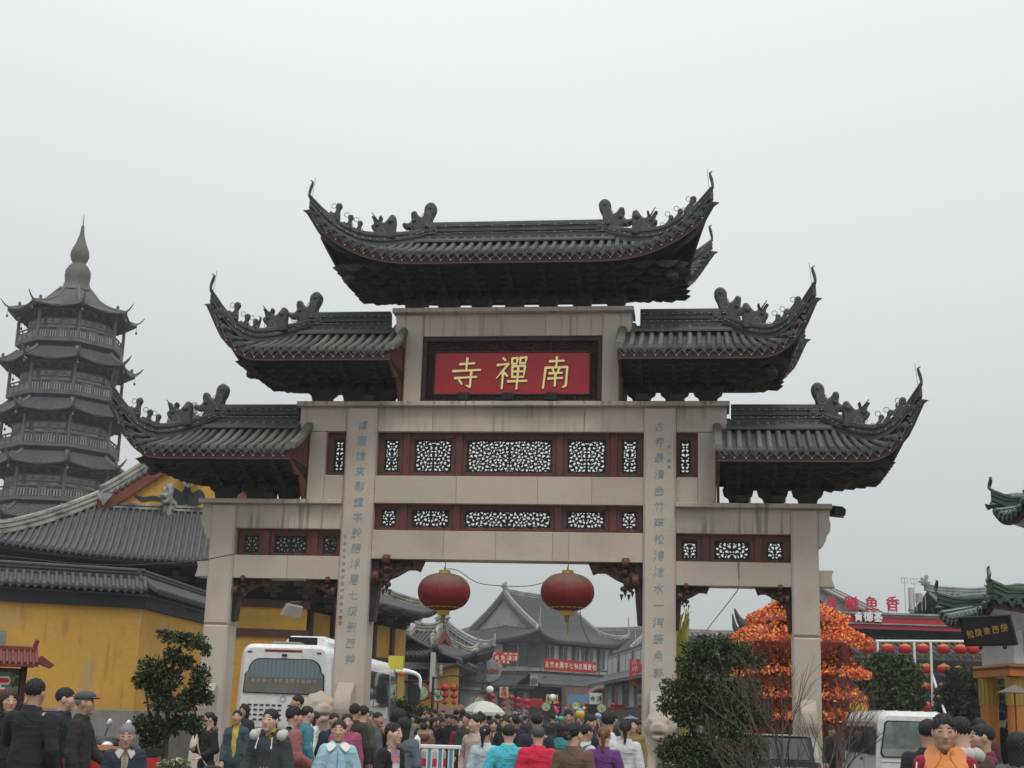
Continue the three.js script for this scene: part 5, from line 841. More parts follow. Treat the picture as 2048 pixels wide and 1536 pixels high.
  { const p = ground(968, 58), g = thing('sun_umbrella', 'wide pale green lettered parasol over the crowd left of the globe lamp', 'umbrella', p, faceCam(p) + .3), y = heightAt(968, 1424, 58), yt = heightAt(968, 1402, 58), R = .92, N = 8; for (let k = 0; k < N; k++) { const a = k / N * Math.PI * 2, b = (k + 1) / N * Math.PI * 2, P = (t, v) => V(Math.sin(t) * R * v, yt - (yt - y) * v * v * (.75 + .25 * v), Math.cos(t) * R * v), pos = []; for (let j = 0; j < 5; j++) { const q = [P(a, j / 5), P(b, j / 5), P(b, (j + 1) / 5), P(a, (j + 1) / 5)]; for (const z of [0, 2, 1, 0, 3, 2]) pos.push(q[z].x, q[z].y, q[z].z); } const e = P(a, 1), f = P(b, 1), e2 = e.clone().add(V(0, -.14, 0)), f2 = f.clone().add(V(0, -.14, 0)); for (const z of [e, e2, f, f, e2, f2]) pos.push(z.x, z.y, z.z); const gg = new THREE.BufferGeometry(); gg.setAttribute('position', new THREE.Float32BufferAttribute(pos, 3)); gg.computeVertexNormals(); part('canopy_panel', gg, k % 2 ? cmat(.56, .56, .50) : cmat(.50, .53, .45), g); } part('pole', cyl(.02, .02, y + .3, 0, y / 2 + .1, 0, 8), MT.white, g); }
  // balloons
  const bal = (px, py, d, pts, label) => { const p = at(px, py, d), g = thing('balloon', label, 'balloon', p, faceCam(p)), k = d / F; for (const [n, x, y, rx, ry, m, rz] of pts) { const s = new THREE.SphereGeometry(1, 16, 12); s.scale(rx * k, ry * k, rx * k); part(n, tf(s, x * k, y * k, 0, 0, 0, rz ?? 0), m, g); } part('string', bar(V(0, -8 * k, 0), V(.1, 1.2 - p.y, .1), .006), MT.white, g); };
  bal(1160, 1428, 40, [['balloon_ball', 0, 0, 9.5, 10, cmat(.72, .5, .06, .35)], ['balloon_cap', 0, 6, 7.5, 5, cmat(.08, .3, .6, .35)], ['balloon_knob', -8, 11, 3, 3, cmat(.75, .6, .2, .35)], ['balloon_knob', 8, 11, 3, 3, cmat(.75, .6, .2, .35)]], 'yellow balloon with a blue cap above the crowd'); bal(1112, 1420, 42, [['balloon_tube', 0, 0, 3.6, 9, cmat(.6, .08, .25, .35), .35]], 'long pink balloon tilted above the crowd'); bal(1116, 1437, 41, [['balloon_ball', -6, 0, 8, 6, cmat(.03, .3, .2, .35)], ['balloon_ball', 6, -1, 7, 6, cmat(.04, .34, .26, .35)]], 'green lumpy balloon beside the pink balloon'); bal(1196, 1432, 42, [['balloon_ball', 0, 0, 7, 6, cmat(.3, .36, .55, .35)]], 'pale blue balloon behind the men in the crowd'); bal(1131, 1417, 44, [['balloon_ball', 0, 0, 3, 3, cmat(.6, .1, .25, .35)]], 'tiny pink balloon right of the long pink one');
  { const p = ground(1262, 46), g = thing('sun_umbrella', 'dull purple parasol at the right edge of the crowd', 'umbrella', p, 0), y = heightAt(1262, 1434, 46); part('canopy', tf(new THREE.ConeGeometry(.28, .1, 10, 1, true), 0, y, 0), cmat(.2, .14, .2), g); part('pole', cyl(.012, .012, y, 0, y / 2, 0, 6), MT.wireDark, g); }
}
// ---------- vehicles ----------
const ringOut = (w, y0, y1, r, taper = 0) => { const p = [], h = y1 - y0, c = (cx, cy, a0, a1, rad) => { for (let i = 0; i <= 5; i++) { const a = lerp(a0, a1, i / 5); p.push([cx + Math.cos(a) * rad, cy + Math.sin(a) * rad]); } }; p.push([-w / 2 + .05, y0], [w / 2 - .05, y0], [w / 2, y0 + .1]); c(w / 2 - r - taper, y1 - r, 0, Math.PI / 2, r); c(-w / 2 + r + taper, y1 - r, Math.PI / 2, Math.PI, r); p.push([-w / 2, y0 + .1]); return p; };
MT.vanWhite = new THREE.MeshPhysicalMaterial({ map: mottled([.84, .85, .84], [.70, .70, .68], 2.5, .5), roughness: .38, clearcoat: .5, clearcoatRoughness: .15 });
MT.carGlass = mat({ color: [.035, .04, .042], roughness: .06 }); MT.rubber = mat({ color: [.02, .02, .02], roughness: .85 }); MT.chrome = mat({ color: [.6, .6, .6], metalness: .9, roughness: .25 });
const wheel = (g, x, y, z, r, w = .2) => { const wg = new THREE.Group(); wg.name = 'wheel'; wg.position.set(x, y, z); g.add(wg); part('tyre', tf(new THREE.TorusGeometry(r - w * .3, w * .35, 8, 20), 0, 0, 0, 0, Math.PI / 2), MT.rubber, wg); part('rim', cyl(r * .68, r * .68, w * .5, 0, 0, 0, 16, 0, Math.PI / 2), MT.chrome, wg); };
{ // coach
  const p = ground(566, 36), g = thing('coach', 'white tour coach seen from behind, parked behind the left bay of the arch', 'coach', p, faceCam(p, -.215)), H = 3.22, w = 2.52, L = 12;
  const body = plate(ringOut(w, .38, H, .3, .1), L, .1); body.translate(0, 0, -L / 2); part('body', body, MT.vanWhite, g);
  const yb = 2.0, yt = 2.83, rw = []; { const bl = 1.02, tl = .92; rw.push([-bl, yb], [bl, yb - .02], [bl - .02, yb + .45]); for (let i = 0; i <= 6; i++) { const a = i / 6 * Math.PI / 2; rw.push([tl - .3 + Math.cos(a) * .3, yt - .3 + Math.sin(a) * .3]); } for (let i = 0; i <= 6; i++) { const a = Math.PI / 2 + i / 6 * Math.PI / 2; rw.push([-tl + .3 + Math.cos(a) * .3, yt - .3 + Math.sin(a) * .3]); } rw.push([-bl + .02, yb + .45]); }
  part('window_seal', tf(plate(rw.map(([x, y]) => [x * 1.03, (y - 2.4) * 1.06 + 2.4]), .03), 0, 0, .012), MT.rubber, g);
  part('rear_window', tf(plate(rw, .03), 0, 0, .03), new THREE.MeshPhysicalMaterial({ map: tex(256, 2.1, (u, v) => { const a = Math.abs(Math.sin(u * 60)) * .5 + fbm(u, v, 5, 3) * .5; const t = (v + .06) % 1; return t > .19 && t < .6 ? mixc([.08, .12, .14], [.20, .25, .27], a) : mixc([.09, .085, .075], [.20, .18, .145], fbm(u, v, 8, 3)); }), roughness: .12, clearcoat: 1, clearcoatRoughness: .04 }), g);
  part('window_print', ['nan', 'yu', 'shen', 'gu', 'tao', 'guo', 'qing', 'zui', 'si', 'ji', 'de', 'zi'].flatMap((k, i) => glyph(CH[k], -.8 + i * .145, 2.29, .11, .013, .006, 0)).map((q) => q.translate(0, 0, .05)), cmat(.34, .33, .28), g);
  for (const s of [-1, 1]) for (let r = 0; r < 4; r++) for (let c = 0; c < 7; c++) { if (r === 3 && c < 2 && s < 0) continue; const x = s < 0 ? -1.06 + c * .155 : .13 + c * .135; part('vent', bx(x, x + .1, 1.66 - r * .12, 1.70 - r * .12, -.0, .016), MT.rubber, g); }
  part('engine_lid_seam', [bx(-1.0, 1.0, 1.12, 1.135, 0, .01), bx(-1.0, -.985, .6, 1.12, 0, .01), bx(.985, 1.0, .6, 1.12, 0, .01)], MT.greyPlaster, g);
  { const c = document.createElement('canvas'); c.width = 512; c.height = 96; const x = c.getContext('2d'); x.fillStyle = '#c9cac8'; x.fillRect(0, 0, 512, 96); x.fillStyle = '#b02a38'; x.font = 'bold 84px sans-serif'; x.textAlign = 'center'; x.fillText('65039453', 256, 80); const t = new THREE.CanvasTexture(c); t.colorSpace = THREE.SRGBColorSpace; const q = new THREE.PlaneGeometry(1.05, .17); q.translate(-.45, 1.0, .014); part('telephone_number', q, mat({ map: t, roughness: .4 }), g); }
  part('brake_light', bx(-.55, .42, 3.02, 3.08, -.02, .012, .005), cmat(.25, .02, .02, .3), g); for (const x of [-.95, .85]) part('marker_light', bx(x - .05, x + .07, 2.99, 3.03, -.02, .014), cmat(.2, .02, .02, .3), g); part('emblem', tf(new THREE.TorusGeometry(.07, .012, 6, 18), 0, 1.86, .012), MT.chrome, g); part('reversing_camera', [box(.12, .06, .08, -.03, 2.94, .03, .01)], MT.rubber, g);
  for (const x of [-1.1, 1.1]) part('tail_light', bx(x - .09, x + .09, .75, 1.05, -.02, .02, .01), cmat(.35, .02, .02, .3), g); part('bumper', bx(-1.2, 1.2, .36, .62, -.1, .08, .04), MT.vanWhite, g);
  const acp = plate([[-.55, 0], [.6, 0], [.6, .16], [.48, .3], [-.42, .3], [-.55, .16]], 2.3, .04); part('roof_unit', tf(acp, .25, H - .02, -2.4), MT.vanWhite, g); part('roof_grille', bx(-.22, .55, H + .05, H + .25, -1.245, -1.235), MT.darkWood, g); part('roof_hatch', box(.7, .1, .7, -.1, H + .03, -.7, .03), MT.greyPlaster, g);
  for (let i = 0; i < 6; i++) part('side_window', bx(w / 2 - .02, w / 2 + .008, 1.75, 2.78, -1.9 - i * 1.62, -.42 - i * 1.62), MT.carGlass, g); part('front_quarter_glass', bx(w / 2 - .02, w / 2 + .009, 1.3, 2.75, -11.7, -10.3), new THREE.MeshPhysicalMaterial({ color: col(.22, .25, .26), roughness: .08, clearcoat: 1 }), g); part('side_stripe', bx(w / 2 - .02, w / 2 + .006, 1.15, 1.4, -11.5, -.6), cmat(.45, .3, .33), g);
  part('windscreen_post', bx(w / 2 - .03, w / 2 + .012, 1.1, 2.9, -11.85, -11.74), MT.rubber, g);
  const m = new THREE.Group(); m.name = 'mirror'; g.add(m); part('mirror_arm', sweep([V(w / 2 - .1, 2.95, -11.9), V(w / 2 + .35, 2.95, -12.1), V(w / 2 + .72, 2.8, -12.15), V(w / 2 + .75, 2.4, -12.15)], [.1, .09, .06, .05], 8), MT.vanWhite, m); part('mirror_glass', tf(plate(smooth([[-.16, -.35], [.16, -.35], [.18, .25], [-.1, .3]], 24), .16, .03), w / 2 + .55, 2.25, -12.15), MT.rubber, m); part('turn_light', ball(.1, w / 2 + .12, 2.88, -11.95, 8), cmat(.7, .16, .03, .4), m);
  part('route_card', [box(.5, .45, .03, w / 2 + .05, 3.2, -11.0, 0, 0, .3)], cmat(.6, .5, .05), g);
  for (const z of [-2.9, -9.3]) for (const x of [-1.08, 1.08]) wheel(g, x, .5, z, .5, .3);
}
function carBody(g, prof, w, m, tuck = .1) { // side outline extruded across, cabin leaning in
  const q = plate(prof, w, .07), p = q.attributes.position; const ys = prof.map((a) => a[1]), y1 = Math.max(...ys); for (let i = 0; i < p.count; i++) { const y = p.getY(i); if (y > .85) p.setZ(i, p.getZ(i) * (1 - tuck * (y - .85) / (y1 - .85) / (w / 2))); } q.computeVertexNormals(); q.rotateY(Math.PI / 2); part('body', q, m, g);
}
{ // white minivan
  const p = ground(1826, 27), g = thing('minivan', 'white minivan seen from behind at the lower right beside the orange columns', 'van', p, faceCam(p, .22)), H = 1.9, w = 1.5, L = 3.5;
  const q = plate(ringOut(w, .3, H, .2, .09), L, .09); q.translate(0, 0, -L / 2); part('body', q, MT.vanWhite, g);
  const W0 = [[-.58, 1.06], [.58, 1.06], [.62, 1.12], [.53, 1.66], [.48, 1.7], [-.48, 1.7], [-.53, 1.66], [-.62, 1.12]]; part('window_seal', tf(plate(W0.map(([x, y]) => [x * 1.05, (y - 1.38) * 1.07 + 1.38]), .02), 0, 0, .008), MT.rubber, g); part('rear_window', tf(plate(W0, .02), 0, 0, .016), new THREE.MeshPhysicalMaterial({ map: tex(128, 1.2, (u, v) => v > .45 || v < .0 ? [.32, .33, .31] : mixc([.12, .16, .15], [.26, .30, .28], fbm(u, v, 10, 2))), roughness: .1, clearcoat: 1, clearcoatRoughness: .04 }), g);
  for (const s of [-1, 1]) { part('tail_light', bx(s * .62 - .1, s * .62 + .1, .62, .84, -.02, .02, .015), cmat(.65, .13, .02, .25), g); }
  part('plate_holder', bx(-.3, .3, .78, .85, 0, .04, .01), MT.rubber, g); part('number_plate', bx(-.22, .22, .62, .75, 0, .02), cmat(.06, .2, .42), g); part('lid_seam', [bx(-.7, .7, .5, .51, 0, .012), bx(-.66, .66, .95, .957, 0, .012)], MT.greyPlaster, g); part('bumper', bx(-.76, .76, .3, .48, -.1, .1, .04), MT.vanWhite, g);
  for (let i = 0; i < 3; i++) part('side_window', bx(-w / 2 - .006, -w / 2 + .03, 1.08, 1.6, -1.02 - i * 1.0, -.2 - i * 1.0), MT.carGlass, g); part('roof_rib', [...Array(5)].map((_, i) => bx(-.5 + i * .25 - .02, -.5 + i * .25 + .02, H - .0, H + .015, -2.6, -.3)), MT.vanWhite, g);
  part('door_handle', bx(-w / 2 - .02, -w / 2, .95, 1.0, -1.4, -1.25), MT.rubber, g); part('gutter', [bx(-w / 2 - .012, -w / 2 + .05, 1.66, 1.69, -3.3, -.15)], MT.greyPlaster, g); part('wing_mirror', [box(.1, .16, .08, -w / 2 - .12, 1.15, -2.9, .02), bar(V(-w / 2, 1.1, -2.9), V(-w / 2 - .1, 1.12, -2.9), .015)], MT.greyPlaster, g);
  for (const z of [-.6, -2.8]) for (const x of [-.65, .65]) wheel(g, x, .28, z, .28, .17);
}
{ // dark grey hatchback
  const p = ground(1548, 24), g = thing('hatchback_car', 'dark grey hatchback seen from behind through the bare twigs', 'car', p, faceCam(p, .12)), w = 1.62;
  MT.greyPaint = new THREE.MeshPhysicalMaterial({ color: col(.09, .095, .10), roughness: .35, clearcoat: .7, clearcoatRoughness: .1 });
  carBody(g, [[.02, .35], [0, .9], [-.06, .98], [.32, 1.36], [.55, 1.42], [1.6, 1.42], [2.2, 1.0], [3.4, .82], [3.55, .4]].map(([x, y]) => [x, y]), w, MT.greyPaint, .2);
  part('rear_window', tf(bx(-.6, .6, -.24, .24, -.01, .012), 0, 1.18, -.125, -.78), MT.carGlass, g); part('window_strip', tf(bx(-.66, .66, -.29, .29, -.015, .0), 0, 1.18, -.13, -.78), MT.rubber, g); for (const s of [-1, 1]) part('tail_light', bx(s * .7 - .08, s * .7 + .08, .72, .9, -.03, .03, .012), cmat(.3, .02, .02, .3), g);
  part('badge_letters', [...Array(11)].map((_, i) => bx(-.0 + i * .05, .034 + i * .05, .865, .895, 0, .008)), MT.chrome, g); part('roof_edge', bx(-.6, .6, 1.385, 1.41, -.45, -.3, .01), MT.greyPaint, g); part('number_plate', bx(-.22, .22, .6, .73, -.01, .016), cmat(.06, .2, .42), g); part('bumper', bx(-.8, .8, .35, .58, -.05, .08, .04), MT.greyPaint, g);
  for (const s of [-1, 1]) part('side_window', [tf(plate([[0, 0], [.5, .3], [1.2, .3], [1.55, 0]], .01), 0, 0, 0, 0, Math.PI / 2).translate(s * .72, 1.03, -.25)], MT.carGlass, g);
  for (const z of [-.65, -2.9]) for (const x of [-.72, .72]) wheel(g, x, .3, z, .3, .18);
}
{ // red saloon behind the old man, scooters
  const p = ground(252, 15.6), g = thing('red_car', 'red car with dark boot edge, half hidden behind the man in the cap', 'car', p, Math.PI / 2 - .12), RP = new THREE.MeshPhysicalMaterial({ color: col(.34, .008, .014), roughness: .3, clearcoat: .8, clearcoatRoughness: .08 });
  g.scale.setScalar(1.1); part('side_lamp', bx(-.84, -.6, .74, .94, -.34, -.02, .01), cmat(.5, .05, .03, .25), g); part('side_trim', bx(-.845, -.8, .96, 1.03, -.75, .0), MT.rubber, g); part('side_strip', bx(-.85, -.8, .5, .525, -2, -.05), MT.chrome, g);
  carBody(g, [[0, .35], [-.02, .8], [.08, 1.0], [.75, 1.03], [1.2, 1.36], [2.2, 1.38], [2.9, 1.0], [4.0, .85], [4.1, .4]], 1.65, RP, .15); part('tail_light', [bx(-.78, -.45, .72, .92, -.02, .03, .01)], cmat(.5, .03, .03, .25), g); part('tail_light', [bx(.45, .78, .72, .92, -.02, .03, .01)], cmat(.5, .03, .03, .25), g); part('boot_trim', bx(-.82, .82, .93, 1.01, -.01, .025), MT.rubber, g); part('bumper', bx(-.84, .84, .34, .62, -.02, .1, .03), MT.rubber, g); part('bumper_strip', bx(-.8, .8, .5, .52, .1, .108), MT.chrome, g); part('rear_window', tf(bx(-.62, .62, -.26, .26, -.01, .012), 0, 1.2, -.95, -.95), MT.carGlass, g); part('number_plate', bx(-.2, .2, .7, .82, .0, .03), MT.white, g); for (const z of [-.7, -3.2]) for (const x of [-.74, .74]) wheel(g, x, .31, z, .31, .18);
  const sc = (px, d, ang, m, label) => { const q = ground(px, d), s = thing('motor_scooter', label, 'scooter', q, faceCam(q, ang)); part('front_shield', plate(smooth([[-.2, .35], [.2, .35], [.24, .7], [.12, .95], [-.12, .95], [-.24, .7]], 30), .12, .03), m, s); part('head_cowl', tf(new THREE.SphereGeometry(1, 14, 10).scale(.19, .11, .13), 0, 1.05, .02), m, s); part('headlamp', tf(new THREE.SphereGeometry(1, 12, 8).scale(.09, .06, .05), 0, 1.04, .13), MT.chrome, s); part('handlebar', sweep([V(-.34, 1.06, -.12), V(-.15, 1.12, 0), V(.15, 1.12, 0), V(.34, 1.06, -.12)], .018, 6), MT.rubber, s); part('floor_and_seat', [bx(-.15, .15, .28, .36, -.9, -.05, .02), bx(-.17, .17, .36, .72, -1.3, -.65, .06)], m, s); part('seat', bx(-.15, .15, .72, .8, -1.3, -.6, .03), MT.rubber, s);
    for (const e of [-1, 1]) { const mg = new THREE.Group(); mg.name = 'mirror'; s.add(mg); part('mirror_stem', bar(V(e * .24, 1.1, -.06), V(e * .3, 1.27, -.05), .008), MT.rubber, mg); part('mirror_glass', tf(new THREE.SphereGeometry(1, 10, 8).scale(.045, .07, .018), e * .31, 1.32, -.05, 0, 0, -e * .3), MT.chrome, mg); }
    for (const z of [.12, -1.15]) { const wg = new THREE.Group(); wg.name = 'wheel'; s.add(wg); part('tyre', tf(new THREE.TorusGeometry(.2, .05, 8, 18), 0, .25, z, 0, Math.PI / 2), MT.rubber, wg); part('rim', cyl(.13, .13, .05, 0, .25, z, 12, 0, Math.PI / 2), MT.chrome, wg); } };
  sc(218, 19.5, .25, MT.blackPaint, 'black motor scooter with two bright mirrors by the yellow wall'); sc(188, 20.4, .5, cmat(.12, .015, .02, .3), 'dark red motor scooter behind the black one by the yellow wall');
}
// ---------- plants ----------
function leaves(n, sample, size, cols, lobes = 0) { // leaf-sized faces; sample() gives a point and an outward direction
  const pos = [], colr = [], nor = [], a = V(0, 0, 0), b = V(0, 0, 0), u = V(0, 0, 0), w = V(0, 0, 0);
  for (let i = 0; i < n; i++) {
    const [p, o, sh] = sample(); u.set(rr(-1, 1), rr(-1, 1), rr(-1, 1)).addScaledVector(o, 1.0).normalize(); w.set(rr(-1, 1), rr(-1, 1), rr(-1, 1)).cross(u).normalize(); const s = size * rr(.65, 1.3), c = cols[rnd() * cols.length | 0], k = rr(.75, 1.25) * (sh ?? 1);
    const nn = u.clone().cross(w).normalize(), P = (x, y, z) => [p.x + (u.x * x + w.x * y + nn.x * z) * s, p.y + (u.y * x + w.y * y + nn.y * z) * s, p.z + (u.z * x + w.z * y + nn.z * z) * s];
    const tri = lobes ? [[[-.5, 0, 0], [.1, .16, .05], [.55, 0, -.08]], [[-.5, 0, 0], [.55, 0, -.08], [.1, -.16, .05]], [[-.3, 0, 0], [.05, .5, .05], [.2, .12, .03]], [[-.3, 0, 0], [.2, -.12, .03], [.05, -.5, .05]]] : [[[-.5, 0, 0], [0, .2, .06], [.5, 0, -.06]], [[-.5, 0, 0], [.5, 0, -.06], [0, -.2, .06]]];
    for (const t of tri) { const v = t.map((q) => P(...q)); a.set(v[1][0] - v[0][0], v[1][1] - v[0][1], v[1][2] - v[0][2]); b.set(v[2][0] - v[0][0], v[2][1] - v[0][1], v[2][2] - v[0][2]); a.cross(b).normalize(); if (a.dot(o) < 0) { a.negate(); [v[1], v[2]] = [v[2], v[1]]; } a.addScaledVector(o, .5).normalize(); for (const q of v) { pos.push(...q); colr.push(c[0] * k, c[1] * k, c[2] * k); nor.push(a.x, a.y, a.z); } }
  }
  const g = new THREE.BufferGeometry(); g.setAttribute('position', new THREE.Float32BufferAttribute(pos, 3)); g.setAttribute('normal', new THREE.Float32BufferAttribute(nor, 3)); g.setAttribute('color', new THREE.Float32BufferAttribute(colr, 3)); return g;
}
MT.leaf = new THREE.MeshPhysicalMaterial({ vertexColors: true, roughness: .7, side: THREE.DoubleSide });
MT.bark = mat({ map: mottled([.12, .095, .07], [.06, .05, .04], .4, .8), bumpMap: bumpTex(.2, 12), bumpScale: .01 });
const blobs = (list, fill = .55) => { const tot = list.reduce((s, b) => s + b.w, 0); return () => { let r = rnd() * tot, b = list[0]; for (const k of list) { if ((r -= k.w) <= 0) { b = k; break; } } const d = V(rr(-1, 1), rr(-1, 1), rr(-1, 1)).normalize(), m = Math.pow(rnd(), .4) * (1 + .18 * Math.sin(d.x * 9 + b.c.x * 3) * Math.sin(d.y * 8) + rr(-.08, .12)); return [V(b.c.x + d.x * b.r[0] * m, b.c.y + d.y * b.r[1] * m, b.c.z + d.z * b.r[2] * m), d, .8 + .2 * rnd()]; }; };
// pads given in pixels of the photograph at a depth, turned into lumps round the plant
const pads = (d, list, q = .9) => list.map(([px, py, rx, ry, dz = 0]) => ({ c: at(px, py, d - dz), r: [rx * q * d / F, ry * q * d / F, Math.max(rx, ry) * .7 * d / F], w: rx * ry }));
function plant(name, label, cat, pads0, n, size, cols, stems, d, lobes = 0) {
  const base = ground(stems[0][0][0][0], d), g = thing(name, label, cat, base), off = base.clone().negate(); const l = leaves(n, blobs(pads0), size, cols, lobes); l.translate(off.x, off.y, off.z); part('crown', l, MT.leaf, g); const t = stems.map(([pts, r0, r1]) => { const q = pts.map(([px, py, dz = 0]) => { const v = at(px, py, d - dz); v.y = Math.max(0, v.y); return v.add(off); }); return sweep(q, [r0, lerp(r0, r1, .4), r1], 7); }); part('trunk', t.length > 1 ? t : t[0], MT.bark, g).userData.kind = t.length > 1 ? 'stuff' : undefined; return g;
}
const DEEP = [[.018, .042, .014], [.028, .056, .018], [.012, .028, .011], [.042, .072, .02], [.06, .085, .03]];
seed = 301;
plant('podocarpus_tree', 'trained dark green tree with cloud shaped pads before the yellow wall', 'tree', pads(17, [[345, 1274, 36, 15], [385, 1283, 34, 20], [412, 1300, 12, 16], [325, 1264, 14, 7], [345, 1312, 24, 22], [372, 1325, 22, 18], [305, 1340, 34, 30], [288, 1360, 28, 22], [335, 1358, 36, 30], [318, 1385, 34, 20], [400, 1358, 24, 34], [385, 1392, 34, 22], [412, 1395, 18, 20], [345, 1410, 58, 20], [290, 1448, 30, 22], [278, 1458, 22, 14], [335, 1455, 34, 22], [378, 1445, 38, 20], [392, 1460, 20, 14], [300, 1490, 30, 30]]), 9500, .055, DEEP, [[[[302, 1640], [310, 1480], [322, 1350]], .05, .02], [[[328, 1640], [332, 1470], [350, 1300]], .045, .015], [[[315, 1560], [350, 1430], [395, 1370]], .025, .01], [[[318, 1560], [300, 1440], [290, 1370]], .025, .01]], 17);
plant('flowering_shrub', 'low pale flowering shrub at the foot of the trained tree', 'shrub', pads(15.5, [[330, 1535, 20, 20], [360, 1530, 26, 16], [350, 1560, 40, 30]]), 2200, .045, [[.10, .14, .05], [.16, .2, .08], [.5, .52, .42]], [[[[345, 1660], [346, 1600], [350, 1550]], .015, .008]], 15.5);
plant('podocarpus_tree', 'broad dark green trained tree hiding the foot of the right writing column', 'tree', pads(17.5, [[1430, 1285, 46, 20], [1400, 1300, 40, 26], [1470, 1300, 38, 22], [1500, 1325, 38, 20], [1385, 1335, 40, 30], [1440, 1335, 34, 26], [1350, 1375, 36, 22], [1335, 1410, 26, 24], [1385, 1385, 46, 34], [1440, 1390, 50, 34], [1490, 1380, 44, 30], [1380, 1430, 46, 32], [1450, 1440, 60, 34], [1510, 1430, 44, 30], [1360, 1490, 44, 24], [1420, 1495, 66, 34], [1490, 1490, 54, 30], [1380, 1530, 70, 26], [1470, 1530, 66, 26], [1332, 1505, 24, 20]]), 17000, .058, DEEP.concat([[.06, .10, .02], [.05, .085, .025], [.075, .10, .03]]), [[[[1420, 1660], [1420, 1500], [1425, 1320]], .06, .02], [[[1440, 1660], [1460, 1480], [1480, 1330]], .05, .015], [[[1420, 1600], [1390, 1480], [1360, 1400]], .035, .012]], 17.5);
plant('round_tree', 'bushy round green tree in front of the row of lanterns', 'tree', pads(42, [[1780, 1340, 50, 36], [1745, 1350, 34, 34], [1815, 1355, 36, 34], [1775, 1385, 66, 40], [1730, 1390, 34, 30], [1825, 1395, 32, 30], [1780, 1420, 70, 24], [1765, 1316, 28, 14], [1800, 1322, 24, 14]]), 15000, .13, [[.045, .08, .022], [.03, .058, .018], [.065, .10, .028], [.085, .12, .035]], [[[[1778, 1480], [1778, 1440], [1775, 1400]], .12, .08]], 42, 1);
plant('dark_tree', 'dark leafy tree standing behind the orange columns of the pavilion', 'tree', pads(46, [[1920, 1360, 36, 30], [1905, 1400, 40, 36], [1950, 1390, 34, 40], [1985, 1370, 34, 50], [1940, 1430, 50, 30], [2010, 1410, 40, 50], [1890, 1430, 34, 24]]), 9000, .16, [[.02, .036, .014], [.03, .05, .018], [.014, .026, .012]], [[[[1930, 1480], [1930, 1430], [1925, 1390]], .12, .08]], 46, 1);
plant('yellow_shrub', 'olive and yellow bush between the coach mirror and the round green signs', 'shrub', pads(49, [[812, 1412, 26, 18], [835, 1428, 34, 22], [800, 1435, 24, 18], [855, 1436, 24, 16]]), 3600, .13, [[.10, .09, .025], [.15, .12, .03], [.07, .08, .025]], [[[[825, 1470], [825, 1450], [825, 1430]], .05, .03]], 49, 1);
function bareTree(label, d, px, lean, H, sd, n = 4) {
  seed = sd; const p = ground(px, d), g = thing('bare_tree', label, 'tree', p), thick = [], thin = [];
  const grow = (a, dir, L, r, lv) => { const b = a.clone().addScaledVector(dir, L), m = a.clone().lerp(b, .5).add(V(rr(-.04, .04) * L, 0, rr(-.04, .04) * L)); (lv < 2 ? thick : thin).push(bar(a, m, r, r * .85, 5), bar(m, b, r * .85, r * .65, 5)); if (lv > 4) return; const k = lv < 1 ? n : rnd() > .4 ? 3 : 2; for (let i = 0; i < k; i++) { const e = dir.clone().add(V(rr(-.6, .6), rr(-.1, .35), rr(-.6, .6))).normalize(); grow(lv < 1 ? a.clone().lerp(b, rr(.5, 1)) : i ? a.clone().lerp(b, rr(.55, .95)) : b, e, L * rr(.62, .85), r * rr(.5, .68), lv + 1); } };
  grow(V(0, 0, 0), V(lean, 1, 0).normalize(), H, .03, 0); part('trunk', thick, MT.bark, g); stuff(part('twig', thin, MT.twig, g));
}
MT.twig = mat({ color: [.085, .06, .05], roughness: .9 });
bareTree('leafless young tree in front of the dark grey hatchback', 14.5, 1590, -.12, .8, 21, 4); bareTree('leafless pale stemmed young tree before the trained tree at right', 13.6, 1510, -.1, .62, 45, 3); bareTree('leafless young tree left of the white minivan', 15.5, 1640, .1, .7, 77, 3);
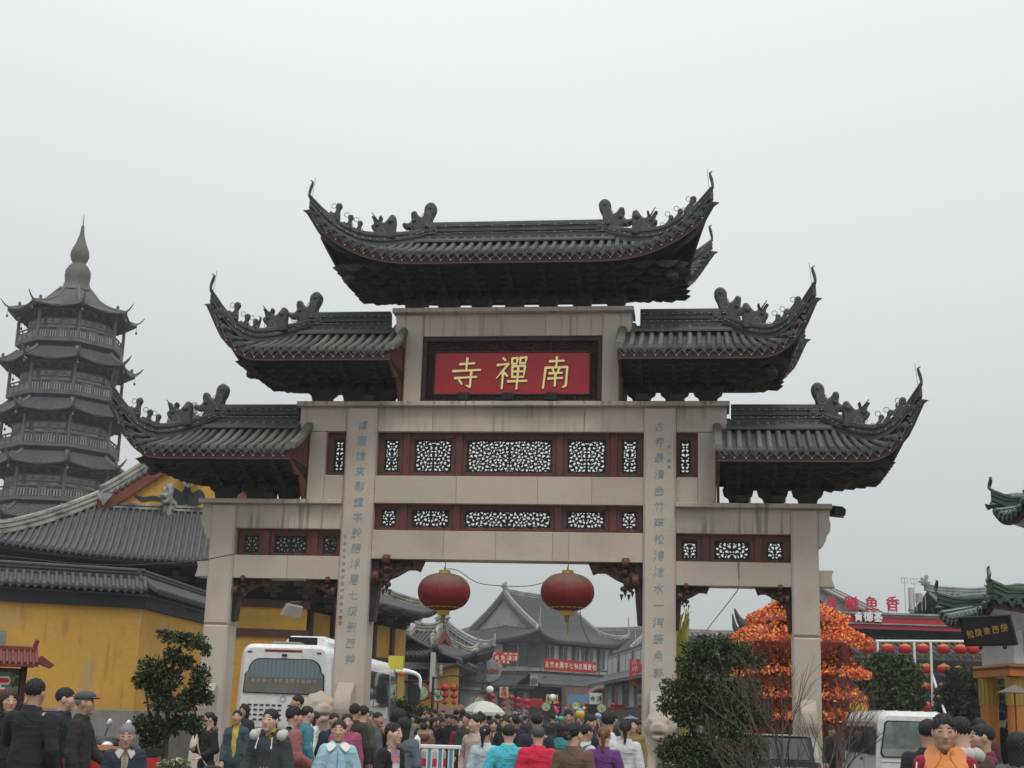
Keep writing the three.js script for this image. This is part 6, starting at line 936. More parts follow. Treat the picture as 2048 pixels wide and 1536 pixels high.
// ---------- tower dressed in orange leaves ----------
{
  const d = 36, p = ground(1597, d), g = thing('leaf_tower', 'tiered festival tower dressed all over in orange and red artificial leaves', 'festival tower', p, 0), k = d / F; seed = 61;
  const Y = (py) => heightAt(1597, py, d), tiers = [[1188, 1240, 6, 98], [1236, 1287, 62, 140], [1326, 1352, 96, 134], [1372, 1398, 92, 128], [1416, 1440, 88, 122]], bodies = [[1287, 1330, 104, 112], [1350, 1376, 100, 104], [1396, 1420, 96, 98], [1438, 1500, 90, 92]];
  const sq = (a, r) => { const c = Math.cos(a), s = Math.sin(a), m = 1 / Math.pow(Math.pow(Math.abs(c), 5) + Math.pow(Math.abs(s), 5), .2); return [c * m * r, s * m * r]; };
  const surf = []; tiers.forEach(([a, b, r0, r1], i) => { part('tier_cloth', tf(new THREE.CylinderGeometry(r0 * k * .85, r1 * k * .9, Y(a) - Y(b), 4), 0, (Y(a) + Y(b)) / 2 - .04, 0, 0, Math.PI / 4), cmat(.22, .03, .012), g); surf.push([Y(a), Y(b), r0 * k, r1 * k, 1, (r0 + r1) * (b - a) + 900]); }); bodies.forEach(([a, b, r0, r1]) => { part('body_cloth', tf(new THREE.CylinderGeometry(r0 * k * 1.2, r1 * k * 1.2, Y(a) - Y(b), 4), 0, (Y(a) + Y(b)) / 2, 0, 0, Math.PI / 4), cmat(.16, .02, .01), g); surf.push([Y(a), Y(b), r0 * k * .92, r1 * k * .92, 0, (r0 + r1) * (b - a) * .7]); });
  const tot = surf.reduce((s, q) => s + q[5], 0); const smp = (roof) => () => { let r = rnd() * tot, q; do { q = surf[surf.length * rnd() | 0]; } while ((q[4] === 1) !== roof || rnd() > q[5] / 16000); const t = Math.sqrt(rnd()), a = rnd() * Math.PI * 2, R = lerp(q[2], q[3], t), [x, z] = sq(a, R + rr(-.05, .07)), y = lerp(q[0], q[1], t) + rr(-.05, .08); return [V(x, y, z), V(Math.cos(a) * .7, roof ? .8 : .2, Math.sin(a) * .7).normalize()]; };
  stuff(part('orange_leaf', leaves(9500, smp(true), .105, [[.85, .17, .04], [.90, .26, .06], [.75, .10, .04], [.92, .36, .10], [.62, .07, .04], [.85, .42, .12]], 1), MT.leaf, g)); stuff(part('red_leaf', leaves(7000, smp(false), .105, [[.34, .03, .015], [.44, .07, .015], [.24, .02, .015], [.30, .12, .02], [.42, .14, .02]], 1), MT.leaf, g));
  const R2 = ground(1470, 50), rf = thing('distant_roof', 'grey upturned roof tip rising behind the left edge of the orange tower', 'roof tip', R2, 0); const yy = heightAt(1490, 1262, 50); part('hip_ridge', sweep([at(1510, 1252, 50), at(1490, 1250, 50), at(1478, 1238, 50), at(1469, 1217, 50)].map((v) => v.sub(R2)), [.22, .2, .1, .03], 7), MT.farTile, rf); part('hip_ridge', sweep([at(1490, 1262, 50), at(1472, 1258, 50), at(1467, 1240, 50), at(1465, 1228, 50)].map((v) => v.sub(R2)), [.2, .12, .06, .02], 7), MT.farTile, rf); part('roof_slope', tf(new THREE.ConeGeometry(2.4, 1.6, 4), at(1535, 1262, 50).sub(R2).x, yy + .2, -1.5, 0, .7), MT.farTile, rf); part('wall', box(3, yy - .5, 2.4, at(1535, 1262, 50).sub(R2).x, (yy - .5) / 2, -1.5), MT.farWood, rf);
}
{ // yellow straw figure on a pole behind the right writing column
  const p = ground(1366, 33), g = thing('straw_figure', 'tall yellow straw wrapped post beside the right writing column', 'straw post', p, 0); seed = 17; const o = p.clone().negate(), st = []; for (let i = 0; i < 70; i++) { const x = rr(-13, 13), x2 = x * .5 + rr(-4, 6), y = rr(1235, 1330); st.push(bar(at(1362 + x, y + rr(20, 70), 33 + rr(-.1, .1)).add(o), at(1368 + x2, y - rr(10, 26), 33 + rr(-.1, .1)).add(o), .02, .012, 4)); } stuff(part('straw', st, cmat(.42, .36, .07), g)); part('pole', bar(V(0, 0, 0), at(1368, 1260, 33).add(o), .1, .1, 8), cmat(.36, .3, .06), g); part('twig', [bar(at(1372, 1245, 33).add(o), at(1378, 1212, 33).add(o), .015, .006), bar(at(1375, 1230, 33).add(o), at(1384, 1222, 33).add(o), .01, .005), bar(at(1374, 1235, 33).add(o), at(1368, 1216, 33).add(o), .01, .005)], cmat(.3, .28, .1), g).userData.kind = 'stuff';
  const q = ground(1368, 40), b = thing('lantern_bracket', 'black fretwork lantern bracket just right of the writing column', 'bracket', q, faceCam(q)); const y = heightAt(1368, 1300, 40); part('pole', cyl(.05, .05, y + .2, .3, y / 2, 0, 8), MT.wireDark, b); part('fretwork', [bx(-.25, .3, y, y + .035, -.02, .02), bx(-.25, -.21, y - .5, y, -.02, .02), bx(-.12, .3, y - .25, y - .215, -.02, .02), bx(-.12, -.08, y - .25, y + .2, -.02, .02), bx(.08, .12, y - .5, y - .1, -.02, .02), bx(-.25, .3, y - .5, y - .465, -.02, .02)], MT.wireDark, b).userData.kind = 'stuff'; smallLantern(1360, 1345, 39.5, 30, 'red lantern peeping out beside the right writing column under the fretwork', undefined, false);
}
// ---------- restaurant buildings on the right ----------
{
  const d = 62, p = ground(1760, d), g = thing('restaurant', 'restaurant building with red fascia, rooftop red characters and grey tiled canopy', 'restaurant', p, faceCam(p, .27)), k = d / F, X = (px) => (px - 1760) * k, Y = (py, px = 1760) => heightAt(px, py, d);
  const pl = (px0, px1, py0, py1, z0, z1, n, m, c = 0) => part(n, bx(X(px0), X(px1), Y(py1), Y(py0), z0, z1, c), m, g);
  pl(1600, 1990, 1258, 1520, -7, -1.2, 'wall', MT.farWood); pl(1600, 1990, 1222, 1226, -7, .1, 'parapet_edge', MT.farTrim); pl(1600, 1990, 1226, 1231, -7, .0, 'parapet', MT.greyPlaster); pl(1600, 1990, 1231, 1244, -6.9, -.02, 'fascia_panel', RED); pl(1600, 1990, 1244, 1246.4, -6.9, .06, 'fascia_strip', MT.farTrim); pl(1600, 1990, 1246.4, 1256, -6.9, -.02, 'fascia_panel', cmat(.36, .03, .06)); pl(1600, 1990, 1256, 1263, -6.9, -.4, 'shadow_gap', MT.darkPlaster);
  part('white_character', [['ken', 1720], ['de', 1739.5], ['ji', 1759.5]].flatMap(([c, px]) => glyph(CH[c], X(px), Y(1231, px), 19 * k, 2.7 * k, .06, 0)).map((q) => q.translate(0, 0, .1)), MT.white, g);
  [['fei', 1668], ['teng', 1713], ['yu', 1755], ['xiang', 1798]].forEach(([c, px]) => { part('red_character', glyph(CH[c], X(px), Y(1202, px), 29 * k, 3.1 * k, .08, 0).map((q) => q.translate(0, 0, -.5)), cmat(.5, .025, .06), g); part('letter_support', [bar(V(X(px) - .2, Y(1222, px), -.55), V(X(px) - .2, Y(1192, px), -.55), .02), bar(V(X(px) + .2, Y(1222, px), -.55), V(X(px) + .2, Y(1192, px), -.55), .02)], MT.wire, g).userData.kind = 'stuff'; });
  const q = roofShape({ xL: X(1640), xR: X(1990), zc: -1, half: 2.6, endL: 'hip', endR: 'cut', hipRun: 2.2, eaveY: Y(1308), ridgeY: Y(1272), lift: .4, ls: .6 }); bigRoof(g, q, { ...FR, rh: .5, trim: MT.farTile }); for (let i = 0; i < 5; i++) win(g, X(1690) + i * 1.35, X(1690) + 1.1 + i * 1.35, Y(1345), Y(1320), -1.19, 2); part('coloured_board', [bx(X(1850), X(1880), Y(1330), Y(1322), -1.18, -1.1)], cmat(.4, .2, .22), g);
  // the gabled block behind
  const pg = plate([[X(1560), Y(1224)], [X(1785), Y(1224)], [X(1640), Y(1150)], [X(1560), Y(1186)]], .4); part('gable_wall', tf(pg, 0, 0, -1.6), mat({ map: mottled([.50, .55, .56], [.40, .44, .45], 2, .7) }), g); for (let i = 0; i < 4; i++) { const o = i * 3.4; part('gable_roof_course', bar(V(X(1636), Y(1149 + o), -1.3 + i * .1), V(X(1790 - i * 4), Y(1222 + o * .8), -1.3 + i * .1), .11), i % 2 ? MT.farTrim : MT.farTile, g); } part('gable_roof', tf(plate([[X(1634), Y(1150)], [X(1786), Y(1222)], [X(1786), Y(1225)], [X(1634), Y(1156)]], 6), 0, 0, -4.4), MT.farTile, g);
  part('gable_ornament', [tf(plate(smooth([[0, -.3], [.3, .05], [.22, .3], [0, .16], [-.22, .3], [-.3, .05]], 26), .06), X(1648), Y(1208), -1.36), tf(plate(smooth([[0, 0], [.5, .08], [.9, -.02], [1.3, .14], [.9, .08], [.4, .14]], 26), .05), X(1658), Y(1222), -1.36)], MT.darkPlaster, g).userData.kind = 'stuff';
  const on = (name, label, cat, px, f) => { const b = at(px, 1222, d + 3), t = thing(name, label, cat, b, 0); f(t, (d + 3) / F); };
  on('roof_flue', 'fat shiny metal flue on the restaurant roof', 'flue', 1823, (t, s) => { part('pipe', cyl(5.6 * s, 5.6 * s, 48 * s, 0, 22 * s, 0, 18), MT.chrome, t); part('collar', cyl(7 * s, 7 * s, 3 * s, 0, 1 * s, 0, 18), MT.farTile, t); }); on('water_tank', 'grey water tank with pipes on the restaurant roof', 'tank', 1839, (t, s) => { part('tank', cyl(7 * s, 7 * s, 18 * s, 0, 26 * s, 0, 16), MT.farTrim, t); part('leg', [cyl(s, s, 18 * s, -5 * s, 9 * s, 0, 6), cyl(s, s, 18 * s, 5 * s, 9 * s, 0, 6)], MT.farTrim, t).userData.kind = 'stuff'; part('pipe', sweep([V(7 * s, 30 * s, 0), V(12 * s, 30 * s, 0), V(12 * s, 2 * s, 0)], .8 * s, 6), MT.farTrim, t); });
  for (const [px, h, l] of [[1811, 66, 'thin roof aerial left of the metal flue'], [1830, 64, 'thin roof aerial right of the metal flue']]) on('aerial', l, 'aerial', px, (t, s) => { part('mast', bar(V(0, 0, 0), V(0, h * s, 0), .6 * s, .45 * s), MT.wire, t); part('crossbar', [bar(V(-7 * s, h * s, 0), V(7 * s, h * s, 0), .5 * s), bar(V(-6 * s, (h - 10) * s, 0), V(6 * s, (h - 10) * s, 0), .5 * s), bar(V(-6 * s, h * s, 0), V(-6 * s, (h - 10) * s, 0), .35 * s), bar(V(6 * s, h * s, 0), V(6 * s, (h - 10) * s, 0), .35 * s)], MT.wire, t); });
  const pr = ground(1950, 78), ho = thing('far_house', 'purple grey tiled roof end showing behind the green pavilion', 'house', pr, faceCam(pr, .5)), ye = heightAt(1900, 1222, 78); part('wall', bx(-1.2, 1.8, 0, ye, -4, 0), MT.farWall, ho); const q3 = roofShape({ xL: -1.6, xR: 2.2, zc: -2, half: 2.8, endL: 'cut', endR: 'cut', eaveY: ye, ridgeY: heightAt(1930, 1176, 78), lift: 0 }); bigRoof(ho, q3, { ...FR, tile: cmat(.13, .125, .16), pitch: .4 });
}
{ // white pipe frame hung with lanterns
  const d = 47, p = ground(1861, d), g = thing('pipe_frame', 'white pipe frame hung with rows of red lanterns', 'frame', p, 0), o = p.clone().negate(), P = (x, y, dd = d) => at(x, y, dd).add(o); part('top_rail', bar(P(1735, 1282), P(1965, 1283), .045), MT.white, g); for (const x of [1755, 1828, 1861]) { const t = P(x, 1283), b = t.clone(); b.y = 0; part('upright', bar(b, t, .045), MT.white, g); } part('stay', bar(P(1863, 1345), P(1898, 1450, d - 2), .045), MT.white, g); for (const y of [1392, 1420]) part('rail', bar(P(1861, y), P(1960, y), .025), MT.white, g);
  const rows = [['top', 1298, [1737, 1775, 1810, 1845, 1887, 1921, 1946], 27], ['second', 1338, [1853, 1888, 1917], 27], ['third', 1375, [1851, 1889], 27]], ord = ['first', 'second', 'third', 'fourth', 'fifth', 'sixth', 'seventh']; for (const [n, py, xs, w] of rows) xs.forEach((px, i) => smallLantern(px, py + rr(-1, 1), d, px === 1917 ? 16 : w, 'gold topped red lantern, ' + ord[i] + ' from the left in the ' + n + ' row on the pipe frame', 'gold topped lanterns on the pipe frame'));
  [[1811, 1382, 21], [1812, 1400, 17], [1812, 1413, 15]].forEach(([x, y, w], i) => smallLantern(x, y, 44, w, 'plain red lantern, ' + ['top', 'middle', 'bottom'][i] + ' of the string over the white minivan', 'lanterns over the minivan', false)); smallLantern(1849, 1412, 45, 26, 'red lantern low over the right end of the minivan roof', undefined); [[1677, 1402, 16], [1674, 1418, 14], [1682, 1445, 14], [1700, 1448, 14], [1671, 1440, 15]].forEach(([x, y, w], i) => smallLantern(x, y, 38, w, 'red lantern by the foot of the orange tower, number ' + ['one', 'two', 'three', 'four', 'five'][i] + ' from the top left', 'lanterns at the foot of the orange tower', false));
  const q = at(1787, 1396, 43), s = thing('round_sign', 'oval grey faced sign with thick red rim seen edge on over the minivan', 'round sign', q, faceCam(q, -.75)); const R = 17 * 43 / F; part('rim', new THREE.TorusGeometry(R, R * .18, 8, 28), RED2, s); part('sign_face', cyl(R * .95, R * .95, .06, 0, 0, 0, 28, Math.PI / 2), MT.farTrim, s); part('drop_emblem', tf(plate(smooth([[0, .11], [.04, -.02], [0, -.12], [-.04, -.02]], 14), .02), 0, 0, .05), MT.blackPaint, s); part('pole', bar(V(0, -R, 0), V(0, -q.y, 0), .03), MT.wireDark, s);
  const q2 = at(1708, 1418, 40), s2 = thing('round_sign', 'large yellow disc with a red rim low beside the orange tower', 'round sign', q2, faceCam(q2, .4)); const R3 = 30 * 40 / F; part('sign_face', cyl(R3, R3, .06, 0, 0, 0, 30, Math.PI / 2), cmat(.55, .33, .03), s2); part('rim', new THREE.TorusGeometry(R3, R3 * .1, 8, 30), RED2, s2); part('pole', bar(V(0, -R3, 0), V(0, -q2.y, 0), .04), MT.wireDark, s2);
}
{ // green tiled pavilion with orange columns
  const d = 22, A = ground(1990, 22), B = ground(1882, 24.3), dir = B.clone().sub(A).setY(0), L = dir.length(); // along the visible side, going away
  const ang = Math.atan2(-dir.z, dir.x), g = thing('pavilion', 'green tiled pavilion with orange columns and a black plaque at the right edge', 'pavilion', A, ang + Math.PI); // local x: toward the street from far corner; z outwards
  MT.greenTile = new THREE.MeshPhysicalMaterial({ map: mottled([.024, .06, .036], [.013, .033, .022], .7, .8), roughness: .34, clearcoat: .5, clearcoatRoughness: .2 }); MT.orangePaint = mat({ map: mottled([.42, .14, .018], [.33, .10, .015], 1, .5), roughness: .45 }); MT.whiteWall = mat({ map: mottled([.52, .53, .52], [.42, .43, .42], 1.2, .6) });
  const yE = heightAt(1940, 1232, 23), yR = yE + 1.35; g.position.y = 0; const D = 6.5;
  // local frame: front side z = 0 plane runs x from -L (far) to 0 (near corner); building extends to z = -D
  const q = roofShape({ xL: -L, xR: 0, zc: -D / 2, half: D / 2, endL: 'hip', endR: 'hip', hipRun: L / 2, gable: 1, eaveY: yE, ridgeY: yR, lift: .26, ls: .25, hook: 2.2 });
  const G = { pitch: .2, r: .055, tile: MT.greenTile, trim: MT.greenTile, fascia: MT.maroon, fas: .12, over: .55, rw: .12, rh: .3, hw: .09, hh: .22, gableMat: MT.whiteWall, bargeMat: MT.maroon, horn: .2, under: MT.whiteWall, sofDrop: .25, sep: 'FR', beast: .08, courses: 8 };
  bigRoof(g, q, G); part('wall_beam', [bx(-L + .5, -.5, yE - .75, yE - .14, -.72, -.55, .01), bx(-.68, -.5, yE - .75, yE - .14, -D + .5, -.73, .01)], MT.whiteWall, g); part('orange_beam', [bx(-L + .4, -.4, yE - .95, yE - .76, -.8, -.42, .015), bx(-.74, -.4, yE - .95, yE - .76, -D + .5, -.81, .015)], MT.orangePaint, g); part('orange_moulding', [bx(-L + .38, -.38, yE - .83, yE - .8, -.82, -.4)], MT.maroon, g);
  for (const [x, z] of [[-L + .62, -.6], [-.62, -.6], [-.62, -3.2], [-L + .62, -3.2], [-.62, -D + .8]]) { const c = new THREE.Group(); c.name = 'column'; g.add(c); part('shaft', cyl(.15, .145, yE - 1.4, x, (yE - 1.4) / 2, z, 18), MT.orangePaint, c); part('gilt_capital', [cyl(.152, .152, .44, x, yE - 1.18, z, 18), ...[...Array(14)].map((_, i) => cyl(.015, .015, .44, x + Math.cos(i / 14 * 6.283) * .152, yE - 1.18, z + Math.sin(i / 14 * 6.283) * .152, 5))], cmat(.32, .2, .03), c); }
  const up = roofShape({ xL: -L + .5, xR: -.3, zc: -D / 2 - .2, half: D / 2 - .65, endL: 'hip', endR: 'hip', hipRun: L / 2.6, gable: 1, eaveY: yE + 1.74, ridgeY: yE + 2.8, lift: .3, ls: .25, hook: 2.2 }); bigRoof(g, up, { ...G, sep: 'F' }); part('upper_wall', bx(-L + .9, -.75, yE + .8, yE + 1.6, -D + .9, -1.3), MT.whiteWall, g); part('chimney_block', box(.28, .4, .28, -L / 2 - .1, yR + .22, -D / 2 + 1.2, .02), MT.greenTile, g);
  const pq = ground(1981, 21.6), yp = heightAt(1981, 1260, 21.6), pqv = thing('plaque', 'black plaque with five gilt brush characters under the green pavilion eaves', 'plaque', [pq.x, yp, pq.z], faceCam(pq, -.62)); pqv.rotation.order = 'YXZ'; pqv.rotation.x = .34; part('board', bx(-.43, .43, -.21, .21, -.03, 0, .008), MT.blackPaint, pqv); part('frame', [bx(-.46, .46, .2, .235, -.04, .02), bx(-.46, .46, -.235, -.2, -.04, .02), bx(-.46, -.425, -.2, .2, -.04, .02), bx(.425, .46, -.2, .2, -.04, .02)], MT.darkWood, pqv); ['song', 'jie', 'lai', 'xi', 'rao'].forEach((k, i) => part('gilt_character', glyph(CH[k], -.32 + i * .16, (i - 2) * .02, .125, .016, .006, .4, .1).map((q2) => q2.translate(0, 0, .004)), cmat(.5, .3, .06, .4), pqv)); part('peg', [ball(.035, -.2, -.26, .0, 8), ball(.035, .24, -.26, 0, 8)], MT.maroon, pqv).userData.kind = 'stuff';
  smallLantern(1994, 1340, 24.5, 20, 'red lantern with a yellow tassel hanging inside the pavilion'); smallLantern(2022, 1342, 27, 22, 'plain red lantern further inside the pavilion by the frame edge', undefined, false);
  const uq = ground(2030, 19), u = thing('small_umbrella', 'brown edge of a parasol at the right side below the pavilion', 'umbrella', uq, 0), uy = heightAt(2030, 1385, 19); part('canopy', tf(new THREE.ConeGeometry(.24, .11, 10, 1, true), 0, uy + .05, 0), cmat(.13, .10, .09), u); part('pole', cyl(.01, .01, uy, 0, uy / 2, 0, 6), MT.wireDark, u);
}
// floodlights on the arch
{
  const fl = (x, y, z, label, ang = 0, back = false, s = 1) => { const t = thing('floodlight', label, 'floodlight', [x, y, z], ang); part('housing', plate([[-.1, .03], [.1, .02], [.12, .16], [-.03, .2], [-.12, .14]].map(([a, b]) => [a * s, b * s]), .24 * s, .012).rotateY(Math.PI / 2), MT.lamp, t); part('bracket', [bx(-.14 * s, -.125 * s, 0, .14 * s, -.02, .02), bx(.125 * s, .14 * s, 0, .14 * s, -.02, .02), bx(-.14 * s, .14 * s, -.0, .015, -.02, .02)], MT.lamp, t); part('lens', bx(-.1 * s, .1 * s, .04 * s, .15 * s, -.125 * s, -.12 * s), MT.glassDark, t); };
  fl(-.96, 7.87, .0, 'black floodlight under the first character from the left on the board'); fl(-.045, 7.87, 0, 'black floodlight under the middle character of the red board'); fl(.88, 7.87, 0, 'black floodlight under the right character of the red board');
  fl(2.72, 7.87, -.05, 'black floodlight beneath the middle right roof, nearer the red board', 0, 0, 1.1); fl(3.42, 7.87, -.05, 'black floodlight beneath the middle right roof, farther from the red board', 0, 0, 1.1); fl(4.72, 5.81, -.05, 'black floodlight beneath the lowest right roof, nearer the column', 0, 0, 1.1); fl(5.4, 5.81, -.05, 'black floodlight beneath the lowest right roof, farther from the column', 0, 0, 1.1); fl(6.56, 5.6, -.3, 'black floodlight on the outer right end of the arch', .6, 0, 1.1); fl(-4.95, 5.81, -.05, 'black floodlight beneath the lowest left roof'); fl(-2.95, 7.87, -.05, 'black floodlight beneath the middle left roof');
}
// ---------- people ----------
function surfNet(f, b, cell, colorAt) { // mesh of f = 0 on a grid, one vertex per crossed cell
  const nx = Math.ceil((b[3] - b[0]) / cell) + 1, ny = Math.ceil((b[4] - b[1]) / cell) + 1, nz = Math.ceil((b[5] - b[2]) / cell) + 1, v = new Float32Array(nx * ny * nz), id = new Int32Array(nx * ny * nz).fill(-1), pos = [], idx = [];
  let o = 0; for (let k = 0; k < nz; k++) for (let j = 0; j < ny; j++) for (let i = 0; i < nx; i++) v[o++] = f(b[0] + i * cell, b[1] + j * cell, b[2] + k * cell);
  const sx = 1, sy = nx, sz = nx * ny, cs = [0, sx, sy, sx + sy, sz, sx + sz, sy + sz, sx + sy + sz];
  const E = [[0, 1], [2, 3], [4, 5], [6, 7], [0, 2], [1, 3], [4, 6], [5, 7], [0, 4], [1, 5], [2, 6], [3, 7]];
  for (let k = 0; k < nz - 1; k++) for (let j = 0; j < ny - 1; j++) for (let i = 0; i < nx - 1; i++) {
    const q = i + j * sy + k * sz; let m = 0; for (let c = 0; c < 8; c++) if (v[q + cs[c]] < 0) m |= 1 << c; if (m === 0 || m === 255) continue;
    let x = 0, y = 0, z = 0, n = 0; for (const [a, c] of E) { if (((m >> a) & 1) === ((m >> c) & 1)) continue; const va = v[q + cs[a]], t = va / (va - v[q + cs[c]]); x += (a & 1) + ((c & 1) - (a & 1)) * t; y += ((a >> 1) & 1) + (((c >> 1) & 1) - ((a >> 1) & 1)) * t; z += (a >> 2) + ((c >> 2) - (a >> 2)) * t; n++; }
    id[q] = pos.length / 3; pos.push(b[0] + (i + x / n) * cell, b[1] + (j + y / n) * cell, b[2] + (k + z / n) * cell);
  }
  const quad = (a, c, d, e, flip) => { if (a < 0 || c < 0 || d < 0 || e < 0) return; flip ? idx.push(a, d, c, a, e, d) : idx.push(a, c, d, a, d, e); };
  for (let k = 1; k < nz - 1; k++) for (let j = 1; j < ny - 1; j++) for (let i = 1; i < nx - 1; i++) {
    const q = i + j * sy + k * sz, a = v[q] < 0;
    if (a !== v[q + sx] < 0) quad(id[q - sy - sz], id[q - sz], id[q], id[q - sy], !a); if (a !== v[q + sy] < 0) quad(id[q - sx - sz], id[q - sx], id[q], id[q - sz], !a); if (a !== v[q + sz] < 0) quad(id[q - sx - sy], id[q - sy], id[q], id[q - sx], !a);
  }
  const g = new THREE.BufferGeometry(); g.setAttribute('position', new THREE.Float32BufferAttribute(pos, 3)); g.setIndex(idx); g.computeVertexNormals();
  { const uv = new Float32Array(pos.length / 3 * 2); for (let i = 0, j = 0; i < pos.length; i += 3) { uv[j++] = pos[i] * .9 + pos[i + 2] * 1.1; uv[j++] = pos[i + 1]; } g.setAttribute('uv', new THREE.BufferAttribute(uv, 2)); }
  if (colorAt) { const c = new Float32Array(pos.length); for (let i = 0; i < pos.length; i += 3) c.set(colorAt(pos[i], pos[i + 1], pos[i + 2]), i); g.setAttribute('color', new THREE.BufferAttribute(c, 3)); }
  return g;
}
const smin = (a, b, k) => { const h = Math.max(k - Math.abs(a - b), 0) / k; return Math.min(a, b) - h * h * k * .25; };
const ell = (x, y, z, cx, cy, cz, rx, ry, rz) => { const a = (x - cx) / rx, b = (y - cy) / ry, c = (z - cz) / rz, k = Math.sqrt(a * a + b * b + c * c); return (k - 1) * Math.min(rx, ry, rz) * (k < 1 ? 1 : .5 + .5 / 1); };
function cap(x, y, z, p) { // tapered limb [ax,ay,az,bx,by,bz,ra,rb,flat]
  const f = p[8] ?? 1, dx = p[3] - p[0], dy = p[4] - p[1], dz = p[5] - p[2], px = x - p[0], py = y - p[1], pz = z - p[2], t = clamp((px * dx + py * dy + pz * dz) / (dx * dx + dy * dy + dz * dz + 1e-9), 0, 1), ex = px - dx * t, ey = py - dy * t, ez = (pz - dz * t) * f;
  return Math.sqrt(ex * ex + ey * ey + ez * ez) - lerp(p[6], p[7], t);
}
const limbs = (list, k) => (x, y, z) => { let d = 1; for (const p of list) d = smin(d, cap(x, y, z, p), k); return d; };
// one head, in its own axes, facing +z
const headF = (x, y, z) => {
  const ax = Math.abs(x); let d = smin(ell(x, y, z, 0, .032, -.01, .075, .086, .093), ell(x, y, z, 0, -.036, .014, .059, .08, .07), .035);
  d = smin(d, cap(ax, y, z, [.034, -.018, .052, .03, -.05, .05, .03, .022]), .03); d = smin(d, cap(x, y, z, [0, .012, .083, 0, -.026, .099, .008, .0125]), .014); d = smin(d, cap(ax, y, z, [.0, -.03, .094, .011, -.031, .088, .008, .008]), .01);
  d = Math.max(d, -(Math.sqrt((ax - .033) ** 2 + (y - .012) ** 2 + (z - .101) ** 2) - .0165)); d = smin(d, ell(ax, y, z, .032, .012, .0775, .016, .0085, .01), .006);
  d = smin(d, ell(x, y, z, 0, -.054, .083, .023, .007, .011), .008); d = smin(d, ell(x, y, z, 0, -.065, .081, .019, .007, .011), .007); d = smin(d, ell(x, y, z, 0, -.094, .062, .024, .02, .022), .025);
  d = smin(d, ell(ax, y, z, .077, -.003, -.006, .011, .033, .021), .01); return smin(d, cap(x, y, z, [0, -.05, -.018, 0, -.2, -.028, .052, .058]), .03);
};
const headC = (skin) => (x, y, z) => { const ax = Math.abs(x); if (z > .05) { if (((ax - .032) / .017) ** 2 + ((y - .0125) / .0047) ** 2 < 1) return [.022, .015, .012]; if (ax > .014 && ax < .052 && Math.abs(y - .036 + (ax - .03) ** 2 * 6) < .0036) return [.03, .022, .018]; if ((x / .024) ** 2 + ((y + .059) / .0105) ** 2 < 1) return Math.abs(y + .0595) < .002 ? scl(skin, .25) : [skin[0] * .82, skin[1] * .5, skin[2] * .52]; if (((ax - .04) / .025) ** 2 + ((y + .025) / .025) ** 2 < 1) return [skin[0] * 1.0, skin[1] * .9, skin[2] * .88]; } return skin; };
const hairF = {
  cutFace: (x, y, z, lo, w) => { const a = x / w, b = (y + .03) / .094, c = (z - .1) / .105; return (Math.sqrt(a * a + b * b + c * c) - 1) * .06; },
  strand: (x, y, z) => .0022 * Math.sin(Math.atan2(x, z + .02) * 23 + y * 55 + 3 * Math.sin(y * 40 + x * 25)) + .0022 * Math.sin(x * 190 + y * 130 + z * 70),
  short: (x, y, z) => { let d = ell(x, y, z, 0, .042, -.014, .081, .0885, .1005); d = Math.max(d, -hairF.cutFace(x, y, z, 0, .07)); d = Math.max(d, z > -.03 ? -.0 - y + (z + .03) * .3 - (z < .0 ? .02 : 0) : -.075 - y); return d + hairF.strand(x, y, z); },
  flat: (x, y, z) => { let d = ell(x, y, z, 0, .045, -.014, .083, .092, .1015); d = Math.max(d, -hairF.cutFace(x, y - .006, z, 0, .066)); return Math.max(d, (z > -.03 ? -.02 : -.08) - y) + hairF.strand(x, y, z) * 1.2 + .0035 * Math.sin(x * 118 + y * 30) * Math.sin(z * 104 + y * 61); },
  bob: (x, y, z) => { let d = smin(ell(x, y, z, 0, .04, -.016, .09, .092, .106), cap(x, y, z, [0, 0, -.03, 0, -.09, -.03, .092, .086, 1]), .04); d = Math.max(d, -.135 - y + .0); d = Math.max(d, -hairF.cutFace(x, y + .0, z, 0, .058)); return Math.max(d, -(cap(x, y, z, [0, -.08, .03, 0, -.3, .03, .055, .05]))) + hairF.strand(x, y, z); },
  tied: (x, y, z) => { let d = ell(x, y, z, 0, .038, -.014, .081, .086, .101); d = Math.max(d, -hairF.cutFace(x, y - .008, z, 0, .066)); return Math.max(d, -.07 - y + (z > -.02 ? .08 : 0)) + hairF.strand(x, y, z); },
  pony: (x, y, z) => Math.min(hairF.tied(x, y, z), smin(ell(x, y, z, 0, .03, -.118, .03, .03, .025), cap(x, y, z, [0, .02, -.13, 0, -.17, -.125, .033, .014]), .02) + hairF.strand(x, y, z)),
  long: (x, y, z) => { let d = smin(ell(x, y, z, 0, .04, -.016, .088, .092, .105), cap(x, y, z, [0, 0, -.045, 0, -.32, -.07, .088, .07, 1.3]), .05); d = Math.max(d, -hairF.cutFace(x, y, z, 0, .06)); return Math.max(d, -(cap(x, y, z, [0, -.09, .045, 0, -.4, .04, .06, .09]))) + hairF.strand(x, y, z); },
  bun: (x, y, z) => Math.min(hairF.tied(x, y, z), ell(x, y, z, 0, -.01, -.118, .05, .045, .042) + hairF.strand(x, y, z)),
};
const HB = [-.12, -.42, -.2, .12, .16, .14], tcache = {};
const cached = (k, f) => (tcache[k] ??= f());
const headGeo = (cell, skin, k) => cached('head' + cell + k, () => surfNet(headF, [-.1, -.21, -.13, .1, .135, .13], cell, headC(skin)));
const hairGeo = (kind, cell) => cached(kind + cell, () => surfNet(hairF[kind], kind === 'long' ? HB : [-.12, -.24, -.2, .12, .16, .14], cell));
